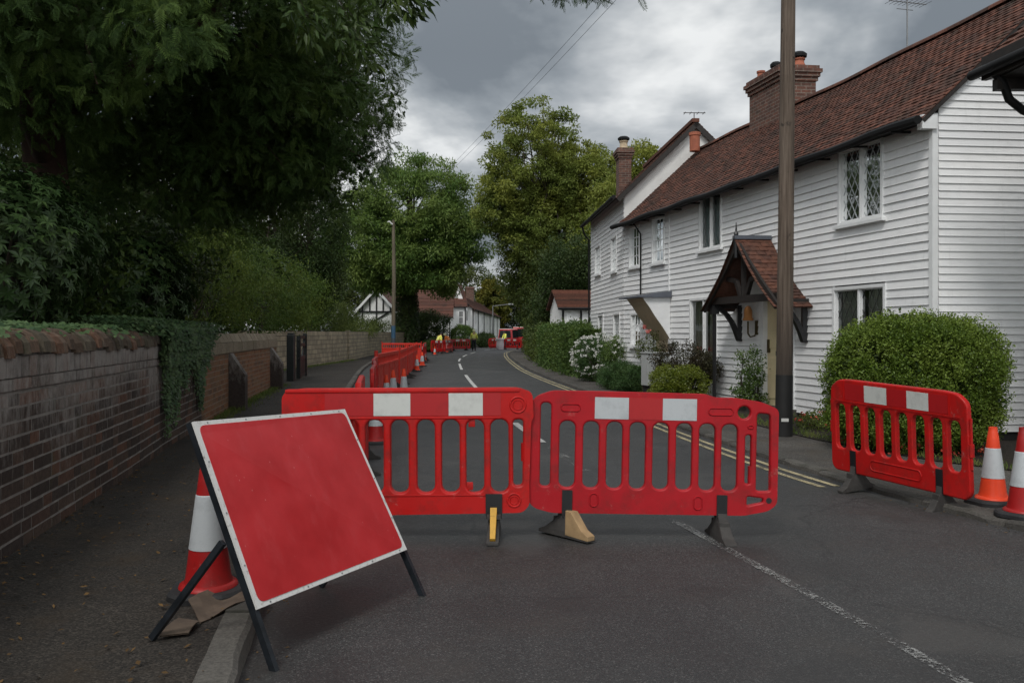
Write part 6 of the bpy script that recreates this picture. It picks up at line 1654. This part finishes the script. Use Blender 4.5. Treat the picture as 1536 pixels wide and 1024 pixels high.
# ---- trees down the road
tree('street_tree', 'big green feathery-leaved street tree with ivy-clad trunk left of the road', (-8.6, 72, 0), (-8.2, 72, 13), .75, [(-7.9, 72, 11.2, 5.2, 5.2, 5.0), (-11.4, 71, 8.8, 3.4, 4, 4.2), (-5.1, 72, 9.2, 3.1, 4, 2.8), (-8.2, 70, 6.8, 4.6, 3.5, 1.9), (-5.6, 73, 5.6, 1.3, 2.0, 1.1)], 580, .95, 170, .34, .1, M['ash'], M['bark'], nl=60, dz=-.3, flat=.55)
ivt = root('ivy', 'dark ivy clothing the trunk of the street tree', 'ivy', (-8.6, 71.3, 0))
n = 5000; a = rng.random(n) * 6.283; z = rng.random(n) * 6.2; rad = .85 + .25 * rng.random(n) - z * .03; P = np.stack([-8.55 + rad * np.cos(a), 72 + rad * np.sin(a), z], 1); out = np.stack([np.cos(a), np.sin(a), 0 * a], 1)
D = nrm(out * .2 + rdir(n) * .5 + np.array([0, 0, -.8])); arr_mesh('foliage', leaf_quads(P, D, nrm(out + rdir(n) * .5), .2 * (.6 + .6 * rng.random(n)), .16 * (.6 + .6 * rng.random(n))), Q1, M['dark'], ivt)
tree('oak_tree', 'tall olive yellow tree in the middle behind the right-hand hedge', (3.0, 64, 0), (2.9, 64, 14.5), .5, [(1.7, 64, 13.0, 4.1, 4.2, 5.4), (-.1, 64, 10.8, 2.9, 3.2, 2.8), (4.7, 64, 12.2, 3.3, 3.6, 3.4), (7.3, 65, 13.0, 1.6, 2, 2.0), (3.4, 64, 8.6, 4.7, 4.2, 2.8), (7.0, 65, 9.4, 2.4, 3, 2.6)], 1000, .52, 130, .22, .11, M['oak'], M['bark'], nl=170, flat=.6, shell=.5)
tree('maple_tree', 'yellowing tree behind the small brick chimney of the white house', (7.2, 52, 0), (7.0, 52, 10), .3, [(6.6, 52, 9.0, 2.0, 2.4, 2.2), (7.6, 52, 11.3, 1.3, 1.8, 1.4), (5.6, 52, 5.8, 1.6, 2, 2.2)], 180, .6, 130, .2, .1, M['oak'], M['bark'], flat=.6)
tree('hedge_tree', 'olive green bushy tree overhanging the right kerb before the works', (2.2, 66, 0), (2.0, 66, 6.5), .3, [(1.6, 66, 6.0, 2.5, 3.6, 3.0), (2.6, 70, 4.2, 2.1, 3.5, 3.2), (2.8, 62, 5.0, 2.2, 3.2, 3.2), (2.5, 62, 2.4, 1.3, 3.0, 2.2)], 440, .75, 130, .2, .085, M['olive'], M['bark'], shell=.4, zmin=.2)
tree('holly_tree', 'very dark evergreen beside the low cottage on the right', (3.3, 46, 0), (3.1, 46, 5.5), .25, [(2.95, 46, 4.2, 1.7, 2.6, 2.6), (2.6, 49, 3.0, 1.5, 2.6, 2.4), (3.4, 43.5, 4.8, 1.3, 1.6, 1.7), (1.9, 52, 2.2, .9, 2.6, 2.0)], 400, .55, 120, .15, .07, M['dark'], M['bark'], shell=.4, zmin=.1)
tree('lime_tree', 'yellow-green leafy treetop between the dark evergreen and the white house', (5.3, 55, 0), (5.2, 55, 7.4), .25, [(4.7, 54, 6.6, 1.7, 2.2, 1.4), (3.9, 52.5, 5.4, 1.3, 1.6, 1.1)], 110, .5, 130, .16, .08, M['gold'], M['bark'])
for k, (x, y, h, w, m, lb_) in enumerate(((-9, 175, 15, 8, 'far_leaf', 'far round tree behind the end of the white terrace'), (4, 165, 14, 8, 'far_leaf', 'far tree where the road disappears'), (17, 150, 16, 9, 'far_leaf', 'far tree behind the hedge trees on the right'), (-22, 150, 19, 9, 'far_leaf', 'far tall tree behind the cottages on the left'), (-14, 118, 12, 5, 'far_leaf', 'tree behind the broad brown roof'), (-3.4, 158, 11, 3.2, 'autumn', 'yellow autumn tree behind the terrace roof'), (-30, 105, 14, 7, 'far_leaf', 'tree behind the timber framed house'), (9, 118, 11, 6, 'olive', 'tree in the bend of the road behind the vehicles'), (14, 82, 12, 6, 'olive', 'tree behind the white houses on the right'))):
    tree('distant_tree', lb_, (x, y, 0), (x, y, h * .8), .4, [(x, y, h * .6, w, w, h * .42), (x - w * .3, y, h * .3, w * .85, w * .8, h * .3)], 240, w * .17, 90, .5, .26, M[m], M['bark'], group='trees down the road', shell=.5, zmin=.3)

# ---- hedges and garden plants
def box_hedge(name, label, base, x0f, x1f, ya, yb, z, mat, n, L, W, wob=.1, cat='hedge'):
    t = root(name, label, cat, base)
    y = rng.uniform(ya, yb, n); f = rng.random(n); side = rng.random(n)
    xa = np.array([x0f(v) for v in y]); xb = np.array([x1f(v) for v in y]); bump = wob * (np.sin(y * 2.3) + np.sin(y * 5.1 + 1) * .6 + rng.normal(size=n) * .5)
    top = z + bump * .8; X = np.where(side < .45, xa + np.abs(rng.normal(size=n)) * .12 - bump, np.where(side < .8, xa + (xb - xa) * f, xb)); Z = np.where(side < .45, .05 + top * f, np.where(side < .8, top - np.abs(rng.normal(size=n)) * .12, .05 + top * f))
    out = np.where((side < .45)[:, None], np.array([-1, -.2, .2]), np.where((side < .8)[:, None], np.array([0, 0, 1.]), np.array([1., 0, .2])))
    e = rng.random(n) < .14; y = np.where(e, ya + np.abs(rng.normal(size=n)) * .1, y); X = np.where(e, np.array([x0f(ya)] * n) + (x1f(ya) - x0f(ya)) * rng.random(n), X); Z = np.where(e, rng.random(n) * z, Z)
    P = np.stack([X, y, Z], 1); D, N = orient(n, out, .7, .8, .1, .4)
    arr_mesh('foliage', leaf_quads(P, D, N, L * (.6 + .8 * rng.random(n)), W * (.6 + .8 * rng.random(n))), Q1, mat, t)
    b = MB()
    for k in range(int((yb - ya) * 2)):
        yy = ya + .3 + k * .5
        if yy > yb - .2: break
        xm = (x0f(yy) + x1f(yy)) / 2; b.tube([(xm, yy, 0), (xm + rng.normal() * .1, yy, z * .5), (xm + rng.normal() * .2, yy + rng.normal() * .2, z * .9)], [.03, .022, .008], 5, cap=False)
    b.build('stems', M['twig'], t); return t
def inner(o, blob, mat=None):
    pass
box_hedge('clipped_hedge', 'clipped green hedge along the right pavement before the white houses', (2.3, 33, 0), lambda y: BR(y) - .1, lambda y: BR(y) + .85, 28.6, 40.5, 1.62, M['hedge'], 46000, .08, .048, .2)
box_hedge('clipped_hedge', 'far rough hedge along the right pavement under the olive tree', (1.2, 55, 0), lambda y: BR(y) + (.05 if y < 48 else .4), lambda y: BR(y) + 1.3, 42, 74, 1.6, M['olive'], 26000, .13, .075, .26)
shrub('round_bush', 'large round clipped green bush at the corner of the white house', (5.0, 11.1, 0), [(5.0, 11.1, .92, 1.06, .93, .8), (5.0, 11.1, .5, 1.04, .9, .48), (4.6, 10.95, 1.1, .56, .62, .56), (5.45, 10.95, 1.1, .56, .62, .56), (5.05, 10.85, 1.25, .56, .56, .46)], 1300, .13, 118, .034, .021, M['box'], cat='bush', shell=.86, flat=1.0, dz=.25, stems=14, zmin=.03, power=.6, o=.9, fold=True)
rbu = [o for o in bpy.data.objects if o.get('label', '').startswith('large round clipped')][0]
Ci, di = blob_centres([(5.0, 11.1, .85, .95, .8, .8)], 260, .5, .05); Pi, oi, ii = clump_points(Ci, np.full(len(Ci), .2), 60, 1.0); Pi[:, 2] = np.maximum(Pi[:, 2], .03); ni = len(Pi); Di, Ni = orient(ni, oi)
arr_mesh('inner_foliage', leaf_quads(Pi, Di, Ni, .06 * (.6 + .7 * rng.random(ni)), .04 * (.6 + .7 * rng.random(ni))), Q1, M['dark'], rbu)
shrub('flowering_shrub', 'shrub covered in white flowers beside the right pavement', (2.5, 27.0, 0), [(2.45, 27, .75, .6, .85, .65), (2.75, 27.6, 1.05, .5, .7, .4)], 120, .22, 90, .06, .025, M['herb'], zmin=.05)
fw = [o for o in bpy.data.objects if o.get('label') == 'shrub covered in white flowers beside the right pavement'][0]
C, d = blob_centres([(2.45, 27, .78, .66, .92, .68), (2.72, 27.4, 1.1, .5, .7, .42)], 330, .95); C = C[C[:, 2] > .25]; P, out, ii = clump_points(C, np.full(len(C), .05), 9, .5); n = len(P)
arr_mesh('flowers', leaf_quads(P, nrm(rdir(n) + np.array([-.3, -.4, .3])), nrm(rdir(n) * .6 + np.array([-.5, -.6, .5])), np.full(n, .05), np.full(n, .04)), Q1, M['petal_white'], fw)
shrub('garden_shrub', 'leafy green shrub behind the flowers in front of the small cottage windows', (3.0, 24.9, 0), [(2.95, 24.9, .8, .45, .9, .62)], 110, .2, 90, .06, .028, M['hedge'], zmin=.05, group='garden shrubs')
C, d = blob_centres([(2.8, 24.6, .85, .5, .9, .55)], 50, .95); P, out, ii = clump_points(C, np.full(len(C), .05), 8, .5); n = len(P)
gsh = [o for o in bpy.data.objects if o.get('label', '').startswith('leafy green shrub behind the flowers')][0]
arr_mesh('flowers', leaf_quads(P, nrm(rdir(n) + np.array([-.3, -.4, .3])), nrm(rdir(n) * .6 + np.array([-.5, -.6, .5])), np.full(n, .05), np.full(n, .04)), Q1, M['petal_white'], gsh)
shrub('lavender_bush', 'low feathery green plants spilling onto the pavement before the cabinet', (2.95, 23.2, 0), [(2.85, 23.0, .3, .55, 1.0, .42), (2.75, 24.3, .3, .4, .6, .4), (3.05, 21.9, .3, .45, .7, .4)], 200, .17, 110, .09, .014, M['herb'], dz=.6, zmin=.02, stems=16, group='garden shrubs')
shrub('rose_bush', 'thin rose bush with a pink bloom beside the coved hood', (3.35, 21.6, 0), [(3.3, 21.6, 1.1, .28, .35, .55)], 34, .14, 34, .05, .028, M['olive'], stems=14, group='garden shrubs')
rb = [o for o in bpy.data.objects if o.get('label', '').startswith('thin rose bush')][0]
C = np.array([[3.22, 21.5, 1.66], [3.3, 21.4, 1.55]]); P, out, ii = clump_points(C, np.full(2, .05), 30, .8); n = len(P); arr_mesh('bloom', leaf_quads(P, rdir(n), rdir(n), np.full(n, .05), np.full(n, .05)), Q1, M['petal_pink'], rb)
shrub('purple_shrub', 'open dark purple shrub in front of the tall ground floor window', (3.75, 18.9, 0), [(3.7, 18.9, .95, .72, .6, .34), (3.95, 18.5, .8, .4, .4, .3)], 130, .16, 75, .045, .026, M['purple'], stems=46, group='garden shrubs', zmin=.4)
shrub('gold_bush', 'round yellow-green clipped bush in front of the purple shrub', (3.35, 18.1, 0), [(3.22, 18.2, .4, .4, .45, .42), (3.55, 17.95, .42, .38, .4, .4)], 200, .13, 110, .035, .022, M['gold'], shell=.8, dz=.2, zmin=.02, group='garden shrubs')
shrub('climbing_plant', 'young light green climbing plant beside the cream front door', (4.6, 16.7, .05), [(4.44, 16.6, .85, .24, .3, .4), (4.5, 16.7, .35, .33, .4, .3)], 56, .13, 44, .055, .032, M['hedge'], stems=18, group='garden shrubs')
shrub('red_flowers', 'patch of small red flowering plants at the foot of the pole by the white wall', (4.75, 13.4, 0), [(4.7, 13.5, .12, .45, .5, .16)], 60, .12, 44, .04, .022, M['olive'], stems=8, group='garden shrubs', zmin=.02)
rf_ = [o for o in bpy.data.objects if o.get('label', '').startswith('patch of small red')][0]
C, d = blob_centres([(4.68, 13.4, .2, .42, .5, .12), (4.95, 11.0, .1, .9, .95, .12)], 90, .7); P, out, ii = clump_points(C, np.full(len(C), .05), 7, .5); P[:, 2] = np.maximum(P[:, 2], .05); n = len(P)
arr_mesh('flowers', leaf_quads(P, rdir(n), nrm(rdir(n) + UPV), np.full(n, .035), np.full(n, .03)), Q1, M['petal_red'], rf_)
shrub('dark_hedge', 'dark rounded hedge under the street tree at the end of the block wall', (-7.4, 79, 0), [(-7.2, 79, 1.9, 1.7, 1.6, 1.7), (-9.0, 80, 1.9, 1.5, 1.6, 1.7)], 260, .45, 90, .15, .08, M['dark'], shell=.6, zmin=.05, cat='hedge')
shrub('dark_hedge', 'low clipped hedge edging the garden below the dark rounded hedge', (-6.9, 73.5, 0), [(-6.6, 74, .55, .5, 4.0, .5)], 120, .3, 70, .12, .07, M['hedge'], shell=.6, zmin=.05, cat='hedge')
shrub('round_bush', 'far round clipped bush in front of the white cottages', (-4.9, 88, 0), [(-4.9, 88, 1.1, 1.35, 1.2, 1.2)], 200, .3, 80, .12, .07, M['hedge'], cat='bush', shell=.8, zmin=.05)
shrub('round_bush', 'far dark bushes along the terrace right of the standing worker', (-3.0, 96, 0), [(-3.2, 94, .8, .8, 1.6, .8), (-2.8, 104, .7, .8, 5, .75)], 160, .35, 70, .14, .08, M['dark'], cat='bush', shell=.7, zmin=.05)

# ---- loose ground stuff
def litter(name, n, fx, fz, mat, L=.045):
    P = np.array([fx() for _ in range(n)]); P[:, 2] += fz
    N = nrm(UPV * 1.2 + rdir(n) * .45); D = rdir(n); D = nrm(D - N * np.sum(D * N, 1, keepdims=True))
    return tag(arr_mesh(name, leaf_quads(P, D, N, L * (.4 + .9 * rng.random(n)), L * .55 * (.4 + .9 * rng.random(n)), .1), Q1, mat), kind='stuff')
def f_left():
    y = rng.uniform(2.2, 22) if rng.random() < .8 else rng.uniform(2.2, 9); t = rng.random() ** 2.2
    return (WL(y) + .03 + t * (KL(y) - WL(y) - .1), y, PZL)
litter('fallen_leaves', 1500, f_left, .016, M['litter'], .035)
def f_gut():
    y = rng.uniform(3, 26)
    if rng.random() < .45: return (KL(y) + .03 + abs(rng.normal()) * .06, y, 0)
    return (KR(y) - .03 - abs(rng.normal()) * .05, y, 0)
litter('gutter_debris', 700, f_gut, .006, M['litter'], .026)
def f_road():
    y = rng.uniform(2.5, 14) ; return (KL(y) + rng.random() * (KR(y) - KL(y)), y, 0)
litter('road_grit', 160, f_road, .006, M['kerb'], .014)
def grass(name, n, fx, h, mat):
    P = np.array([fx() for _ in range(n)]); D = nrm(UPV * 1.1 + rdir(n) * .6); N = nrm(rdir(n) + np.array([0, -1, 0]))
    return tag(arr_mesh(name, leaf_quads(P, D, N, h * (.4 + .9 * rng.random(n)), np.full(n, .009), .3), Q1, mat), kind='stuff')
def f_w():
    r_ = rng.random()
    if r_ < .45: y = rng.uniform(14, 24.3); return (WL(y) + .04 + abs(rng.normal()) * .14, y, PZL)
    if r_ < 2: y = rng.uniform(27, 47); return (BW(y) + .05 + abs(rng.normal()) * .22, y, PZL)
    y = rng.uniform(4, 14); return (WL(y) + .03 + abs(rng.normal()) * .04, y, PZL)
grass('verge_weeds', 5200, f_w, .09, M['grass'])
def f_bed():
    y = rng.uniform(8.6, 27); return (BR(y) + abs(rng.normal()) * .16, y, .06)
grass('bed_weeds', 3200, f_bed, .08, M['grass'])
# ================================================================ CAMERA, LIGHT, SKY
cam = bpy.data.cameras.new('camera'); cam.sensor_width = 36; cam.lens = FPX / 1536 * 36; cam.clip_end = 2000; cam.clip_start = .05
cam.shift_y = -(512 - HY) / 1536.0
co = bpy.data.objects.new('camera', cam); COL.objects.link(co); co.location = (0, 0, CAM_H); co.rotation_euler = (R(90), 0, 0); scene.camera = co
SUN_EL, SUN_AZ = 52, 200           # azimuth clockwise from +Y: behind the camera, a little to the left
sd = Vector((math.sin(R(SUN_AZ)) * math.cos(R(SUN_EL)), math.cos(R(SUN_AZ)) * math.cos(R(SUN_EL)), math.sin(R(SUN_EL))))
sl_ = bpy.data.lights.new('sun', 'SUN'); sl_.energy = 1.1; sl_.angle = R(15); sl_.color = (1, .97, .93)
so = bpy.data.objects.new('sun', sl_); COL.objects.link(so); so.rotation_euler = sd.to_track_quat('Z', 'Y').to_euler(); so.location = (0, -10, 30)
w = bpy.data.worlds.new('World'); scene.world = w; w.use_nodes = True; t = w.node_tree
for n_ in list(t.nodes): t.nodes.remove(n_)
class WN(Nodes):
    def __init__(s): s.t = t
q = WN()
sky = q.n('ShaderNodeTexSky', {'sky_type': 'NISHITA', 'sun_disc': False, 'sun_elevation': R(SUN_EL), 'sun_rotation': R(SUN_AZ), 'air_density': 1.0, 'dust_density': 3.0, 'ozone_density': 1.0})
dirv = q.n('ShaderNodeTexCoord').outputs['Generated']
sx = q.n('ShaderNodeSeparateXYZ', None, Vector=dirv)
zc = q.math('MAXIMUM', sx.outputs[2], 0.0)
den = q.math('ADD', zc, .22)
cv = q.n('ShaderNodeCombineXYZ', None, X=q.math('DIVIDE', sx.outputs[0], den), Y=q.math('DIVIDE', sx.outputs[1], den), Z=0.0).outputs[0]
n1 = q.n('ShaderNodeTexNoise', None, Vector=q.n('ShaderNodeMapping', None, Vector=cv, Location=(3.1, 1.2, 0), Scale=(1.0, .8, 1)).outputs[0], Scale=1.35, Detail=6.0, Roughness=.5, Distortion=.35).outputs['Fac']
n2_ = q.n('ShaderNodeTexNoise', None, Vector=cv, Scale=3.2, Detail=5.0, Roughness=.55).outputs['Fac']
cl = q.math('ADD', q.math('MULTIPLY', n1, .8), q.math('MULTIPLY', n2_, .2))
tone = q.ramp(cl, [(.42, (.85, .95, 1.05)), (.475, (1.4, 1.52, 1.63)), (.525, (2.3, 2.4, 2.48)), (.585, (3.85, 3.9, 3.9))])
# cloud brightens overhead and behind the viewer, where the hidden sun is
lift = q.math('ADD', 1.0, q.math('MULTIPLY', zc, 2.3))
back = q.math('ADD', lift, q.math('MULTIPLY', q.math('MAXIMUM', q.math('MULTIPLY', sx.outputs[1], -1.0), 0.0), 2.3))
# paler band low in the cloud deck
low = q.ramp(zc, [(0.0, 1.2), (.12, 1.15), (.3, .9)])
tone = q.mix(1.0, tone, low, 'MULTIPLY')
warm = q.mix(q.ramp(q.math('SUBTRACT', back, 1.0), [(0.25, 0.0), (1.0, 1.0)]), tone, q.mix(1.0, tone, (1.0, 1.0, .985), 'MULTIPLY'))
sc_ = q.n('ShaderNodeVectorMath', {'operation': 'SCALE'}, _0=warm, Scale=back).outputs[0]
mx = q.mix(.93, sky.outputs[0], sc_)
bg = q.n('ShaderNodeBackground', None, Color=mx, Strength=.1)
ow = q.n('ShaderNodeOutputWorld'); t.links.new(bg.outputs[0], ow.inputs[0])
vs = scene.view_settings; vs.view_transform = 'Standard'; vs.look = 'None'; vs.gamma = 1; vs.exposure = .58; vs.use_curve_mapping = False
cy = scene.cycles; cy.max_bounces = 7; cy.diffuse_bounces = 3; cy.glossy_bounces = 3; cy.transparent_max_bounces = 10; cy.transmission_bounces = 4
cy.use_adaptive_sampling = False
try:
    cy.use_denoising = True; cy.denoising_prefilter = 'NONE'; cy.denoiser = 'OPENIMAGEDENOISE'; cy.denoising_input_passes = 'RGB_ALBEDO_NORMAL'
except Exception: pass
for m in bpy.data.materials:
    if m.node_tree is None: m.use_nodes = True
